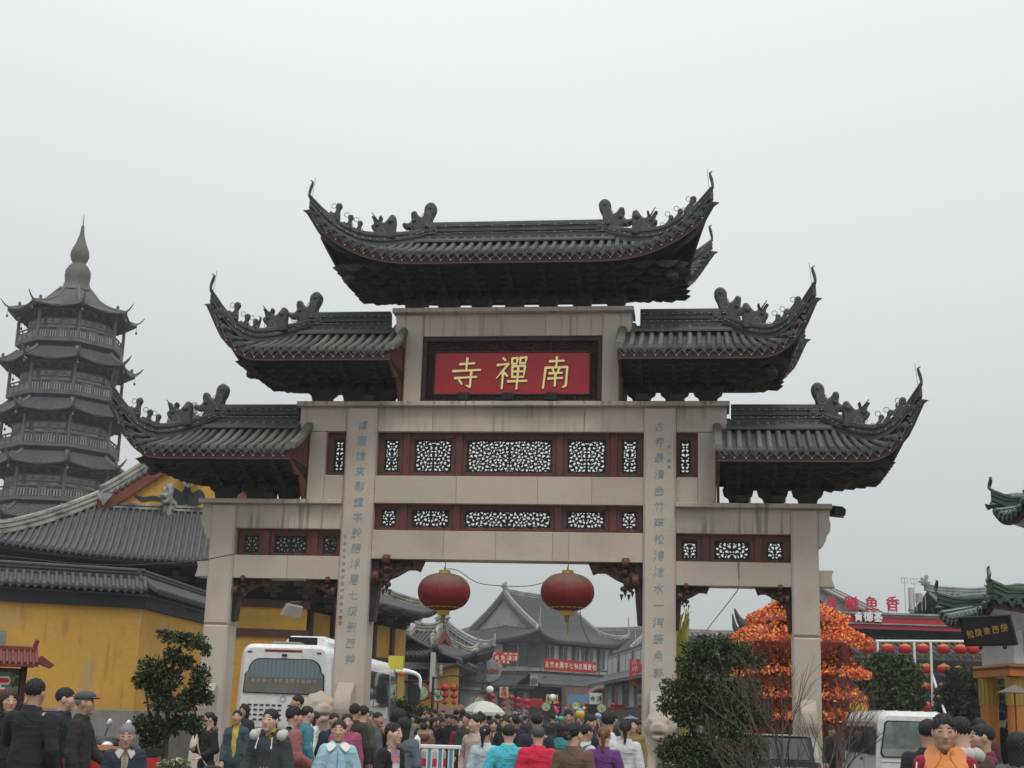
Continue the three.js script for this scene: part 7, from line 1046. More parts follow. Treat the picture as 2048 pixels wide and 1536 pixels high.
const handF = limbs([[0, -.02, 0, 0, -.075, .004, .03, .033, 1.9], [-.026, -.085, .004, -.03, -.125, .018, .0095, .009], [-.03, -.125, .018, -.028, -.147, .038, .009, .0075], [-.009, -.09, .004, -.01, -.137, .018, .0098, .009], [-.01, -.137, .018, -.01, -.16, .042, .009, .0075], [.009, -.09, .004, .01, -.132, .018, .0095, .0088], [.01, -.132, .018, .01, -.153, .04, .0088, .0075], [.026, -.082, .004, .028, -.117, .016, .0085, .0078], [.028, -.117, .016, .027, -.135, .034, .0078, .0065], [-.025, -.03, .006, -.048, -.065, .02, .013, .011], [-.048, -.065, .02, -.045, -.1, .03, .011, .0085], [0, .03, 0, 0, -.03, 0, .027, .027]], .008);
const handGeo = (cell, skin, k) => cached('hand' + cell + k, () => surfNet(handF, [-.075, -.185, -.05, .055, .05, .075], cell, () => skin));
const victoryF = limbs([[0, -.02, 0, 0, -.075, .004, .03, .033, 1.9], [-.02, -.08, .0, -.038, -.165, .0, .01, .008], [.002, -.085, .0, .012, -.175, .0, .01, .008], [.015, -.09, .02, .012, -.075, .035, .01, .01], [.027, -.082, .02, .022, -.07, .034, .009, .009], [-.025, -.03, .006, -.0, -.07, .035, .012, .01], [0, .03, 0, 0, -.03, 0, .027, .027]], .008);
const POSE = {
  down: (s) => [[.225, 1.12, -.03], [.23, .88, .06]], pocket: (s) => [[.27, 1.13, -.06], [.185, .93, .08]], front: () => [[.225, 1.13, .0], [.1, 1.05, .21]], fold: (s) => [[.22, 1.13, .05], [-.02, 1.14, .19]], phone: (s) => s > 0 ? [[.28, 1.19, .14], [.125, 1.5, .10]] : [[.225, 1.12, -.03], [.23, .88, .06]], raise: (s) => s < 0 ? [[.36, 1.22, .06], [.36, 1.45, .13]] : [[.225, 1.12, -.03], [.23, .88, .06]], cross: (s) => s < 0 ? [[.24, 1.12, .02], [.05, 1.12, .22]] : [[.235, 1.13, -.02], [.16, 1.02, .18]],
};
MT.skin = new THREE.MeshPhysicalMaterial({ vertexColors: true, roughness: .55, sheen: .2, sheenColor: col(.4, .2, .15) }); MT.fabric = mat({ vertexColors: true, roughness: .88, bumpMap: tex(256, [.7, .55], (u, v) => { const a = fbm(u, v, 4, 4), w = fbm(u + .3, v + .6, 3, 3), r = 1 - Math.abs(2 * vnoise(u * 6 + w * 3, v * 9 + a * 4, 6, 9) - 1), q = .7 * r * r + .3 * a; return [q, q, q]; }, false), bumpScale: .008 });
const HAIRC = { black: mat({ color: [.0075, .007, .007], roughness: .7 }), brown: mat({ color: [.036, .015, .010], roughness: .65 }), ginger: mat({ color: [.15, .055, .015], roughness: .5 }), grey: mat({ color: [.17, .175, .18], roughness: .6 }), mixed: mat({ color: [.06, .06, .06], roughness: .6 }) };
const SKINS = [[.50, .30, .215], [.43, .245, .17], [.56, .35, .26], [.37, .20, .135]];
const withColor = (g, c) => { if (!g.attributes.color) { const a = new Float32Array(g.attributes.position.count * 3); for (let i = 0; i < a.length; i += 3) a.set(c, i); g.setAttribute('color', new THREE.BufferAttribute(a, 3)); } for (const k of Object.keys(g.attributes)) if (!['position', 'normal', 'color'].includes(k)) g.deleteAttribute(k); return g; };
let manN = 0;
function person(px, top, d, deg, hair, coat, label, o = {}) {
  const p = at(px, top + 1, d), h = p.y, s = h / 1.7, near = d < 17.5, n = manN++; seed = 1000 + n * 17; const cell = near ? .006 : d < 23 ? .0085 : .0125, bc = (near ? .02 : .026), k = o.skin ?? (n % 3), skin = SKINS[k], w = (o.w ?? 1) * (o.woman ? .84 : .95), hr = o.head ?? [0, 0], HS = (o.hs ?? 1.0) * .97;
  const pos = V(p.x, 0, p.z), rot = faceCam(pos, deg * Math.PI / 180), HY = 1.592;
  // frame of the head: turned and tilted on the neck
  const headM = new THREE.Matrix4().compose(V(0, HY, .02), new THREE.Quaternion().setFromEuler(new THREE.Euler(hr[1] * Math.PI / 180, hr[0] * Math.PI / 180, (o.tilt ?? 0) * Math.PI / 180, 'YXZ')), V(HS, HS, HS));
  const A = [-1, 1].map((e) => { const q = (typeof o.arms === 'function' ? o.arms : POSE[o.arms ?? 'down'])(e), j = () => rr(-.012, .012); return { sh: [e * .168 * w, 1.375, -.01], el: [e * q[0][0] * w, q[0][1] + j(), q[0][2] + j()], wr: [e * q[1][0] * w, q[1][1] + j(), q[1][2] + j()] }; });
  const step = o.step ?? rr(-.06, .06), L = [-1, 1].map((e) => ({ hip: [e * .085, .9, 0], kn: [e * .095, .5, .02 + e * step * .5], an: [e * .095, .08, -.01 + e * step] }));
  const seg = (a, b, ra, rb, f) => [...a, ...b, ra, rb, f];
  const bodyL = [[0, 1.3, 0, 0, 1.0, 0, .125 * w, .115 * w, 1.35], [-.13 * w, 1.375, -.01, .13 * w, 1.375, -.01, .055, .055], ...A.flatMap((a) => [seg(a.sh, a.el, .045, .038), seg(a.el, a.wr, .038, .027)]), ...L.flatMap((l) => [seg(l.hip, l.kn, .075, .052), seg(l.kn, l.an, .052, .038), seg(l.an, [l.an[0], .035, l.an[2] + .13], .035, .03)])];
  const bf = limbs(bodyL, .05), geos = [withColor(surfNet((x, y, z) => bf(x, y, z), [-.5, -.03, -.3, .5, 1.62, .4], .03), skin)];
  geos.push(withColor(headGeo(cell, skin, k).clone().applyMatrix4(headM), skin));
  A.forEach((a, i) => { const e = i ? 1 : -1, dir = V(...a.wr).sub(V(...a.el)).normalize(), vic = o.victory === e, g = (vic ? surfNet(victoryF, [-.075, -.2, -.05, .055, .05, .075], .006, () => skin) : handGeo(near ? .006 : .01, skin, k)).clone(); g.scale(e * (vic ? 1 : 1), 1, 1); if (e < 0) { const ix = g.index.array; for (let t = 0; t < ix.length; t += 3) [ix[t], ix[t + 1]] = [ix[t + 1], ix[t]]; g.computeVertexNormals(); } g.applyQuaternion(new THREE.Quaternion().setFromUnitVectors(V(0, -1, 0), dir)); g.translate(...V(...a.wr).addScaledVector(dir, -.015).toArray()); geos.push(withColor(g, skin)); });
  const ready = geos.map((g) => { const q = g.index ? g.toNonIndexed() : g; return q; }), body = new THREE.Mesh(mergeGeometries(ready), MT.skin); body.name = numbered('person'); scene.add(body); body.position.copy(pos); body.rotation.y = rot; body.scale.setScalar(s); tag(body, label, 'person');
  const quilt = o.quilt; const cloth = (name, f, b, c, cs = bc, amp = .006) => { const ph = rr(0, 6), fold = (x, y, z) => f(x, y, z) + (quilt ? .012 * (1 - Math.abs(Math.sin(y * 30))) ** 2 : 0) + amp * (Math.sin(13 * x + 9 * y + ph) * Math.sin(11 * y - 17 * z + ph * 2) * .7 + Math.sin(27 * y + 31 * x + 9 * Math.sin(z * 13 + ph)) * .3); const cf = typeof c === 'function' ? c : () => c; return part(name, surfNet(fold, b, cs, (x, y, z) => { const m = .9 + .2 * vnoise(x * 40 + 50, y * 40 + 50, 256, 256); return scl(cf(x, y, z), m); }), MT.fabric, body); };
  // hair
  if (hair !== 'none') part('hair', hairGeo(hair, near ? .006 : .009).clone().applyMatrix4(headM), HAIRC[o.hc ?? 'black'], body);
  // trousers and shoes
  const pf = limbs([[-.05, .9, 0, .05, .9, 0, .115, .115, 1.2], ...L.flatMap((l) => [seg(l.hip, l.kn, .09, .068), seg(l.kn, [l.an[0], .07, l.an[2]], .068, .06)])], .04); cloth('trousers', (x, y, z) => Math.max(pf(x, y, z), .06 - y), [-.26, .02, -.24, .26, 1.06, .28], o.legs ?? [.022, .024, .032], .03);
  const sf = limbs(L.map((l) => [l.an[0], .045, l.an[2] - .03, l.an[0], .04, l.an[2] + .14, .045, .042]), .02); part('shoes', surfNet((x, y, z) => Math.max(sf(x, y, z), .0 - y), [-.2, -.02, -.24, .2, .14, .32], .022), MT.rubber, body);
  // upper clothes
  const puff = o.puff ?? .012, hem = o.hem ?? .84, tl = [[0, 1.27, -.0, 0, 1.02, 0, .142 * w + puff, .135 * w + puff, 1.32], [0, 1.02, 0, 0, hem - .1, 0, .138 * w + puff, (.145 + (hem < .7 ? .04 : 0)) * w + puff, 1.3], [-.135 * w, 1.362, -.012, .135 * w, 1.362, -.012, .054 + puff * .5, .054 + puff * .5], [0, 1.40, -.015, 0, 1.36, -.01, .085, .11, 1.1]], al = A.flatMap((a) => [seg(a.sh, a.el, .056 + puff, .05 + puff), seg(a.el, a.wr, .05 + puff, .043 + puff * .7)]), cuffs = A.map((a) => ({ w: V(...a.wr), n: V(...a.wr).sub(V(...a.el)).normalize() }));
  const tf0 = limbs(tl, .07), af = limbs(al, .03), col0 = o.collar ?? .055;
  const jacket = (x, y, z) => { let q = af(x, y, z); const t = tf0(x, y, z); for (const c of cuffs) { const dd = (x - c.w.x) * c.n.x + (y - c.w.y) * c.n.y + (z - c.w.z) * c.n.z, near0 = Math.hypot(x - c.w.x, y - c.w.y, z - c.w.z); if (near0 < .14) q = Math.max(q, dd); } if (o.sleeveless) q = Math.max(q, 0 + .25 - 0); let m = smin(q, t, .018); m = smin(m, Math.max(Math.hypot(x, (z - .005) * .95) - (.072 + puff * .5), Math.abs(y - 1.43) - col0), .02); m = Math.max(m, hem - y); m = Math.max(m, -(Math.max(Math.hypot(x, z - .012) - .056, 1.40 - y))); if (o.open) { const ww = o.open * clamp((y - .7) / .75, .15, 1.1); m = Math.max(m, -Math.max(Math.abs(x) - ww, -z + .02)); } if (o.vneck) m = Math.max(m, -(cap(x, y, z, [0, 1.52, .12, 0, 1.5 - o.vneck, .19, .075, .012]))); return m; };
  cloth('jacket', jacket, [-.5, hem - .05, -.32, .5, 1.72, .42], coat, bc, o.puff > .02 ? .012 : .0095);
  if (o.inner || o.vneck || o.open) { const ic = o.inner ?? [.5, .5, .48], it = limbs([[0, 1.27, 0, 0, 1.0, 0, .135 * w, .13 * w, 1.35], [-.1 * w, 1.37, -.012, .1 * w, 1.37, -.012, .058, .058]], .07), nk = o.turtle ?? .0; cloth('shirt', (x, y, z) => smin(it(x, y, z), Math.max(Math.hypot(x, z + .008) - .063, Math.abs(y - 1.42) - (.05 + nk)), .03), [-.3, .85, -.22, .3, 1.6, .24], ic, .02, .002); }
  if (o.extra) o.extra(body, { A, headM, s, skin });
  return body;
}
// neck ring, strap, hood and other things that are worn
const strap = (b, m, e = 1) => part('bag_strap', sweep([V(-e * .13, 1.44, .0), V(-e * .06, 1.36, .14), V(e * .05, 1.12, .185), V(e * .2, .88, .1), V(e * .22, .86, -.02), V(e * .05, 1.12, -.17), V(-e * .08, 1.38, -.12), V(-e * .13, 1.44, .0)], .013, 5), m, b);
const bag = (b, m, x = .24, y = .78) => { const g = part('bag', plate(smooth([[-.14, -.11], [.14, -.11], [.15, .08], [0, .12], [-.15, .08]], 24), .09, .02), m, b); g.position.set(x, y, .02); g.rotation.y = 1.2; return g; };
const hood = (b, c, r = .1) => part('hood', surfNet((x, y, z) => Math.max(Math.abs(ell(x, y, z, 0, 1.44, -.08, r + .02, .09, .08)) - .016, y - 1.5, z - .02), [-.16, 1.3, -.22, .16, 1.56, .06], .014, () => c), MT.fabric, b);
const fluff = (b, pts, r, c) => { const g = pts.map(([x, y, z]) => { const q = new THREE.IcosahedronGeometry(r, 2), p = q.attributes.position; for (let i = 0; i < p.count; i++) { const f = 1 + .3 * vnoise(p.getX(i) * 90 + 90, p.getY(i) * 90 + p.getZ(i) * 70 + 90, 256, 256); p.setXYZ(i, p.getX(i) * f + x, p.getY(i) * f + y, p.getZ(i) * f + z); } return q; }); g.forEach((q) => part('fur_trim', q, mat({ color: c, roughness: 1 }), b)); };
const shirtCollar = (b, c) => part('collar', [1, -1].map((e) => tf(plate([[0, 0], [e * .07, .03], [e * .1, -.03], [e * .03, -.1]], .012), e * .015, 1.44, .085, -.5, e * .45)), Array.isArray(c) ? cmat(...c) : c, b).userData.kind = 'stuff';
const BLK = [.012, .012, .013], JEAN = [.03, .045, .065];
// left group by the shop sign
person(18, 1379, 14, 18, 'bob', BLK, 'woman with a brown bob in a black coat with orange hem at the far left', { woman: 1, hc: 'brown', hem: .55, vneck: .12, inner: SKINS[0], extra: (b) => { part('hem_stripe', [0, 1].map((i) => tf(new THREE.TorusGeometry(.19, .012, 6, 24).rotateX(Math.PI / 2).scale(1, 1.6, .82), 0, .86 - i * .075, 0)), cmat(.3, .05, .02), b).userData.kind = 'stuff'; } });
person(71, 1361, 13.2, 150, 'flat', BLK, 'tall man in a black suit seen from behind, phone at his ear', { arms: 'phone', hem: .68, w: 1.12, extra: (b, { A }) => part('mobile_phone', box(.022, .13, .05, A[1].wr[0] - .025, A[1].wr[1] + .08, A[1].wr[2], .006), MT.rubber, b) });
person(130, 1377, 15, 78, 'short', [.02, .024, .026], 'man in profile in a dark leather jacket between the suited man and the cap', { collar: .06, vneck: .08, inner: [.05, .03, .03] });
person(169, 1385, 14.6, 74, 'short', [.022, .019, .017], 'old man in profile wearing a grey flat cap and dark brown coat', { skin: 1, hc: 'grey', hem: .7, w: 1.05, inner: [.10, .015, .02], vneck: .1, turtle: .02, head: [0, -4], arms: (e) => e > 0 ? [[.24, 1.12, .06], [.15, 1.02, .22]] : [[.24, 1.1, -.02], [.24, .87, .06]], extra: (b, { headM }) => { part('flat_cap', [surfNet((x, y, z) => Math.max(ell(x, y, z, 0, .075, -.006, .098, .062, .118), .042 - y), [-.13, .0, -.15, .13, .16, .14], .008), tf(new THREE.SphereGeometry(1, 16, 8).scale(.075, .012, .05), 0, .056, .108, .15)].map((g) => withColor(g.index ? g.toNonIndexed() : g, [.1, .105, .11])).map((g) => { g.deleteAttribute('color'); return g; }).reduce((a, g) => (a.push(g), a), []).map((g) => g.applyMatrix4(headM)), mat({ color: [.075, .08, .088], roughness: .9 }), b); } });
person(255, 1452, 13, 2, 'short', [.024, .034, .055], 'grey haired old woman in a navy jacket and cream vest at the lower left', { woman: 1, w: 1.02, hc: 'grey', hs: 1.12, skin: 1, open: .052, inner: (x, y) => (Math.abs(x) < .02 ? [.3, .2, .12] : [.50, .46, .40]), head: [-6, 6], puff: .03, extra: (b) => { shirtCollar(b, [.45, .42, .38]); part('zip', box(.006, .3, .006, .0, 1.22, .128), MT.chrome, b); } });
person(420, 1424, 20, -58, 'pony', BLK, 'woman with a ponytail in a black coat and pale bag strap by the trained tree', { woman: 1, hem: .55, arms: 'cross', head: [-8, 0], extra: (b) => { strap(b, cmat(.35, .31, .2)); bag(b, cmat(.05, .03, .025)); fluff(b, [[.09, 1.44, -.06], [-.09, 1.44, -.06]], .045, [.12, .09, .06]); } });
person(476, 1420, 21, -20, 'tied', [.045, .075, .09], 'woman in a blue denim jacket over a yellow polo neck', { woman: 1, open: .055, inner: [.55, .40, .08], turtle: .045, legs: JEAN, head: [12, 0] });
person(490, 1409, 25, -32, 'bob', [.02, .022, .028], 'woman in a dark jacket and maroon scarf in front of the coach', { woman: 1, inner: [.16, .02, .04], vneck: .1, turtle: .05 });
person(543, 1419, 14, -20, 'pony', [.035, .042, .045], 'smiling woman in a grey parka with white fur tufts and a printed front', { woman: 1, w: .98, puff: .028, vneck: .15, inner: [.62, .32, .025], turtle: .05, head: [-6, 0], tilt: -4, hs: 1.03, arms: (e) => e < 0 ? [[.27, 1.13, -.02], [.33, .93, .1]] : [[.25, 1.12, -.03], [.27, .88, .05]], extra: (b) => { fluff(b, [[-.15, 1.44, .05], [.15, 1.44, .05], [-.13, 1.45, -.06], [.13, 1.45, -.06]], .05, [.5, .49, .46]); hood(b, [.035, .042, .045], .12); for (const e of [-1, 1]) part('toggle', [bar(V(e * .075, 1.42, .13), V(e * .085, 1.33, .165), .005), box(.016, .03, .014, e * .086, 1.315, .172, .004)], MT.white, b).userData.kind = 'stuff'; seed = 5; const g = [], g2 = []; for (let i = 0; i < 22; i++) { const x = -.12 + i * .0115, y0 = 1.0 + rr(-.03, .02) + Math.abs(i - 14) * -.004, q = [[x, y0 + .0], [x + .018, y0 + .035], [x + .008, y0 + .07 + (i % 3) * .03], [x + .028, y0 + .05], [x + .024, y0 - .02]]; g.push(tf(plate(q, .008), 0, 0, .166)); if (i % 2) g2.push(tf(plate(q.map(([u, v]) => [u * .96 + .004, 1.02 + (v - 1.02) * .6 - .02]), .01), 0, 0, .168)); } stuff(part('jacket_print', g, cmat(.62, .5, .5), b)); stuff(part('jacket_print_red', g2, cmat(.25, .02, .05), b)); } });
person(587, 1415, 16, 105, 'flat', [.27, .10, .095], 'man in a padded dusty pink jacket with a grey hood, walking away', { puff: .032, arms: 'front', extra: (b) => hood(b, [.3, .29, .26], .12), legs: BLK });
person(597, 1391, 23.5, -75, 'short', [.05, .052, .06], 'tall man in profile looking left beside the coach vents', { head: [0, -6] });
person(614, 1413, 20, 112, 'short', [.05, .19, .24], 'youth in a teal track jacket with white stripes seen from the side', { collar: .05, extra: (b, { A }) => { for (const a of A) part('sleeve_stripe', [-.018, .0, .018].map((o) => sweep([V(a.sh[0] * 1.2, a.sh[1] + .03, a.sh[2] + o), V(a.sh[0] * 1.38, a.sh[1] - .06, a.sh[2] + o), V(a.el[0] * 1.26, a.el[1] + .02, a.el[2] + o)], .006, 4)), MT.white, b).userData.kind = 'stuff'; shirtCollar(b, [.6, .6, .58]); } });
person(630, 1424, 23, 98, 'long', [.58, .58, .57], 'woman in a white jacket with long dark hair below the stone lion', { woman: 1 });
person(668, 1427, 20, 22, 'short', [.018, .026, .042], 'man in a dark navy jacket behind the magenta jacket', { vneck: .06, inner: [.4, .4, .42] });
person(694, 1428, 17.8, 14, 'tied', [.36, .075, .15], 'woman in a magenta padded jacket behind the girl in light blue', { woman: 1, puff: .03, inner: [.10, .02, .05], vneck: .08, turtle: .04, head: [-8, 0] });
person(679, 1441, 14, 0, 'tied', [.33, .52, .60], 'girl in a light blue zipped jacket with a white collar', { woman: 1, puff: .02, vneck: .06, inner: [.36, .2, .2], turtle: .035, hs: 1.04, head: [-4, 0], arms: (e) => [[.265, 1.13, -.02], [.31, .9, .04]], extra: (b) => { part('white_collar', [-1, 1].map((e) => tf(plate(smooth([[0, 0], [e * .07, .045], [e * .125, -.0], [e * .06, -.075]], 18), .02, .005), e * .022, 1.43, .1, -.5, e * .5)), MT.white, b).userData.kind = 'stuff'; part('zip', sweep([V(0, 1.38, .158), V(0, 1.2, .168), V(0, 1.0, .168), V(0, .86, .17)], .006, 5), cmat(.08, .2, .4), b); } });
person(710, 1409, 20.4, 152, 'flat', [.03, .026, .022], 'dark haired man from behind in a brown jacket by the left writing column', { hem: .75, w: 1.05 });
person(727, 1413, 21.4, 146, 'flat', [.065, .062, .045], 'man from behind in an olive jacket, right of the brown jacket', {});
person(740, 1423, 24.5, 40, 'flat', [.05, .05, .06], 'man with a purplish cap of hair and dark suit behind the olive jacket', { hc: 'mixed', vneck: .1, inner: [.6, .6, .6] });
person(755, 1425, 22, 42, 'short', [.10, .105, .13], 'man in a grey blue suit smiling toward the right', { vneck: .1, inner: [.35, .35, .4] });
person(786, 1447, 14, 52, 'pony', BLK, 'girl in an open black jacket over a pink and white striped jumper', { woman: 1, w: 1.02, open: .1, inner: (x, y) => { const t = ((y * 15) % 3 + 3) % 3; return y > 1.4 ? [.32, .2, .2] : t < 1 ? [.62, .60, .60] : t < 2 ? [.55, .2, .24] : [.3, .17, .25]; }, turtle: .03, hs: 1.05, head: [4, 0], arms: (e) => [[.265, 1.12, -.03], [.3, .9, .02]], extra: (b, { headM }) => { part('hair_band', tf(new THREE.TorusGeometry(.034, .017, 6, 14), 0, .03, -.115).applyMatrix4(headM), cmat(.7, .15, .03), b); } });
person(798, 1419, 17.5, 120, 'bob', [.05, .05, .055], 'person with bushy black hair behind the girl in the striped jumper', { hs: 1.05 });
person(809, 1436, 16.6, 172, 'long', [.10, .115, .145], 'woman with long black hair seen from behind in a grey blue knit', { woman: 1, extra: (b) => bag(b, cmat(.5, .5, .5), .26, .7) });
person(848, 1446, 24.5, 172, 'short', [.17, .07, .065], 'child from behind in a rust coloured hooded jacket beside the white railing', { puff: .03, extra: (b) => hood(b, [.17, .07, .065]) });
person(840, 1436, 30, 110, 'short', [.03, .03, .045], 'man in a navy jacket behind the rust coloured jacket', {});
person(852, 1436, 29, 30, 'bob', [.34, .29, .23], 'woman in a beige coat behind the rust coloured jacket', { woman: 1 });
person(864, 1437, 33, 60, 'bob', [.05, .02, .025], 'woman with a dark red hat among the crowd near the kiosk', { woman: 1, hc: 'brown' });
person(886, 1437, 32, 10, 'long', [.04, .04, .045], 'long haired woman left of the tall man in the black coat', { woman: 1 });
person(897, 1429, 29.5, 8, 'short', [.014, .015, .016], 'tall man in a long black coat behind the white railing', { hem: .6, skin: 1, arms: 'pocket' });
person(910, 1432, 31, -20, 'flat', [.02, .02, .024], 'man in dark clothes just right of the tall black coat', { vneck: .08, inner: [.55, .55, .55] });
person(921, 1437, 28, 5, 'tied', [.17, .015, .02], 'woman in a dark red coat behind the pale pink jacket', { woman: 1 });
person(934, 1427, 26.5, -30, 'flat', [.04, .05, .045], 'man with a yellow collar behind the pale pink jacket', { inner: [.6, .36, .03], vneck: .12 });
person(952, 1430, 18, -42, 'flat', [.44, .33, .28], 'young man in a pale pink jacket with hands in pockets by the railing', { arms: 'pocket', vneck: .16, inner: [.58, .62, .60], legs: BLK });
person(964, 1428, 25, 160, 'flat', [.05, .045, .045], 'dark haired man behind the young man in pale pink', {});
person(971, 1451, 17, 160, 'pony', [.43, .53, .57], 'girl with a ponytail from behind in a pale blue sweater', { woman: 1, extra: (b, { headM }) => part('hair_clip', tf(new THREE.SphereGeometry(.014, 8, 6), -.02, .05, -.11).applyMatrix4(headM), MT.white, b) });
person(975, 1441, 28, -10, 'bob', [.05, .02, .02], 'woman with a round face between the ponytail and the striped jumper', { woman: 1 });
person(987, 1439, 26, 8, 'long', (x, y) => ((y * 14) % 2 + 2) % 2 < 1 ? [.5, .03, .06] : [.6, .56, .56], 'woman in a red and white striped jumper in the crowd', { woman: 1, hc: 'brown' });
person(1012, 1435, 23.5, -18, 'short', BLK, 'man in black standing behind the turquoise jacket', { vneck: .08, inner: [.05, .06, .05] });
person(1018, 1450, 15.4, 176, 'short', [.07, .44, .54], 'person in a bright turquoise jacket seen from behind', { w: 1.05, puff: .022, hem: .78, arms: (e) => e < 0 ? [[.31, 1.12, -.0], [.24, .95, .16]] : [[.27, 1.12, -.03], [.27, .88, .06]], extra: (b) => { part('shirt_collar', tf(new THREE.TorusGeometry(.062, .016, 6, 20).rotateX(Math.PI / 2), 0, 1.47, 0), cmat(.5, .55, .45), b); } });
person(1034, 1436, 30, 150, 'short', [.06, .045, .12], 'person in a violet top in the crowd right of the turquoise jacket', { woman: 1 });
person(1074, 1428, 18.5, 172, 'flat', [.02, .026, .038], 'broad man in navy seen from behind over the red padded jacket', { w: 1.1 });
person(1077, 1453, 15.2, 176, 'short', [.56, .018, .05], 'grey haired person in a bright red padded jacket from behind', { puff: .035, quilt: 1, hc: 'mixed' });
person(1124, 1443, 20, 150, 'bob', [.03, .22, .22], 'woman in a teal sweater from behind in the crowd', { woman: 1, hc: 'brown' });
person(1137, 1421, 25, 4, 'flat', [.06, .05, .05], 'tall young man facing the street camera side over the brown jacket', { head: [0, 6] });
person(1148, 1448, 13.4, 168, 'bun', [.125, .075, .045], 'woman with a hair bun in a brown jacket, close from behind', { woman: 1, w: 1.1, hem: .75, hc: 'black', head: [-25, 0], hs: 1.05, extra: (b) => part('hair_ribbon', ball(.02, .02, 1.57, -.16, 8), cmat(.1, .03, .02), b) });
person(1180, 1430, 22, 58, 'flat', [.03, .03, .035], 'man looking down to the right behind the white tracksuit', { head: [0, 16] });
person(1170, 1449, 17, 128, 'tied', [.50, .50, .49], 'youth in a white tracksuit top right of the brown jacket', { extra: (b) => strap(b, cmat(.1, .1, .1)) });
person(1208, 1453, 15, 176, 'pony', [.115, .035, .16], 'woman in a purple top with ginger brown tied hair from behind', { woman: 1, hc: 'ginger', hem: .72, arms: (e) => [[.27, 1.12, -.02], [.3, .88, .06]] });
person(1217, 1427, 17.2, 168, 'flat', (x, y, z) => x > .06 ? [.015, .02, .03] : [.62, .62, .64], 'tall man from behind in a white and navy jacket', { w: 1.05 });
person(1251, 1441, 17, 178, 'pony', [.52, .53, .53], 'girl from behind with a long ponytail and white cotton top', { woman: 1, legs: JEAN, hem: .78 });
person(1266, 1439, 24, 6, 'flat', [.22, .16, .05], 'man facing us just left of the right writing column', {});
person(1279, 1443, 29, 4, 'long', [.23, .015, .045], 'woman in a crimson coat half behind the right writing column', { woman: 1 });
// right foreground
person(1855, 1441, 11.8, 172, 'short', [.013, .014, .018], 'dark haired person in black from behind making a victory sign', { arms: 'raise', victory: -1 });
person(1887, 1434, 10, 2, 'flat', [.72, .26, .085], 'man in an orange vest over a red jumper at the lower right', { skin: 1, hs: 1.05, vneck: .2, inner: [.26, .012, .03], sleeveless: 1, head: [3, 2], extra: (b, { A }) => { const sl = (a, e) => part('red_sleeve', surfNet(limbs([[...a.sh, ...a.el, .062, .055], [...a.el, ...a.wr, .055, .046]], .03), [e < 0 ? -.42 : .05, .8, -.2, e < 0 ? -.05 : .42, 1.5, .3], .02, () => [.26, .012, .03]), MT.fabric, b); sl(A[0], -1); sl(A[1], 1); part('vest_collar', [-1, 1].map((e) => tf(plate(smooth([[0, -.02], [e * .06, .07], [e * .12, .05], [e * .13, -.02], [e * .06, -.13]], 20), .016, .004), e * .03, 1.435, .075, -.45, e * .55)), cmat(.68, .24, .08), b).userData.kind = 'stuff'; part('piping', [sweep([V(-.17, 1.43, -.02), V(-.2, 1.36, .05), V(-.185, 1.24, .08)], .006, 4), sweep([V(.17, 1.43, -.02), V(.2, 1.36, .05), V(.185, 1.24, .08)], .006, 4)], MT.white, b).userData.kind = 'stuff'; } });
person(1922, 1437, 10.6, -150, 'short', [.085, .042, .036], 'man in a brown jacket with cream fleece collar leaning behind the orange vest', { w: 1.1, head: [-6, 10], collar: .04, vneck: .0, extra: (b) => { fluff(b, [[-.1, 1.43, -.05], [.1, 1.43, -.05], [0, 1.44, -.09], [-.13, 1.38, .04], [.13, 1.38, .04], [-.06, 1.44, -.085], [.06, 1.44, -.085]], .045, [.5, .46, .42]); part('shirt_collar', tf(new THREE.TorusGeometry(.066, .02, 6, 20).rotateX(Math.PI / 2), 0, 1.47, 0), cmat(.3, .015, .04), b); } });
person(1967, 1449, 11.6, -76, 'tied', [.15, .012, .035], 'woman in a maroon sweater in profile at the right edge', { woman: 1, w: 1.05, skin: 0 });
person(1958, 1437, 17.5, 170, 'short', [.06, .015, .02], 'person from behind with dark hair between the maroon sweater and the column', {});
person(2002, 1423, 24, 172, 'short', [.012, .013, .014], 'person in black walking between the orange columns', {});
person(2035, 1466, 11.2, 170, 'long', [.10, .105, .11], 'person with long black hair from behind in the lower right corner', { woman: 1 });
person(1571, 1441, 38, 150, 'short', [.12, .12, .125], 'person in a grey jacket standing at the foot of the orange tower', {});
person(1662, 1452, 30, 40, 'short', [.03, .03, .035], 'person in dark clothes beside the left side of the white minivan', {});
// the far crowd: a few figures made once, the rest copies
{
  const protos = []; const cols = [[.03, .03, .035], [.16, .03, .035], [.06, .07, .10], [.25, .22, .19], [.05, .10, .09], [.30, .29, .28]];
  cols.forEach((c, i) => protos.push(person(868 + i * 71, 1441 + i * 2, 40 + i * 4, [0, 175, 20, 160, -30, 178][i], ['short', 'long', 'flat', 'bob', 'tied', 'pony'][i], c, ['distant visitor in near black clothes among the street crowd', 'distant visitor in a dark red coat among the street crowd', 'distant visitor in a slate blue jacket among the street crowd', 'distant visitor in a beige coat among the street crowd', 'distant visitor in a dull green jacket among the street crowd', 'distant visitor in a pale jacket among the street crowd'][i], { woman: i % 2 })));
  protos.forEach((p, i) => p.userData.group = 'distant visitors ' + ['in near black', 'in dark red', 'in slate blue', 'in beige', 'in dull green', 'in pale jackets'][i]);
  seed = 4321; for (let i = 0; i < 96; i++) { const k = rnd() < .4 ? 0 : rnd() * 6 | 0, d = rr(36, 74), px = rr(826, 1284), q = protos[k].clone(); q.name = numbered('person'); scene.add(q); const g = ground(px, d); q.position.copy(g); q.rotation.y = faceCam(g) + (rnd() < .5 ? Math.PI : 0) + rr(-.6, .6); q.scale.setScalar(rr(.86, 1.02)); }
}
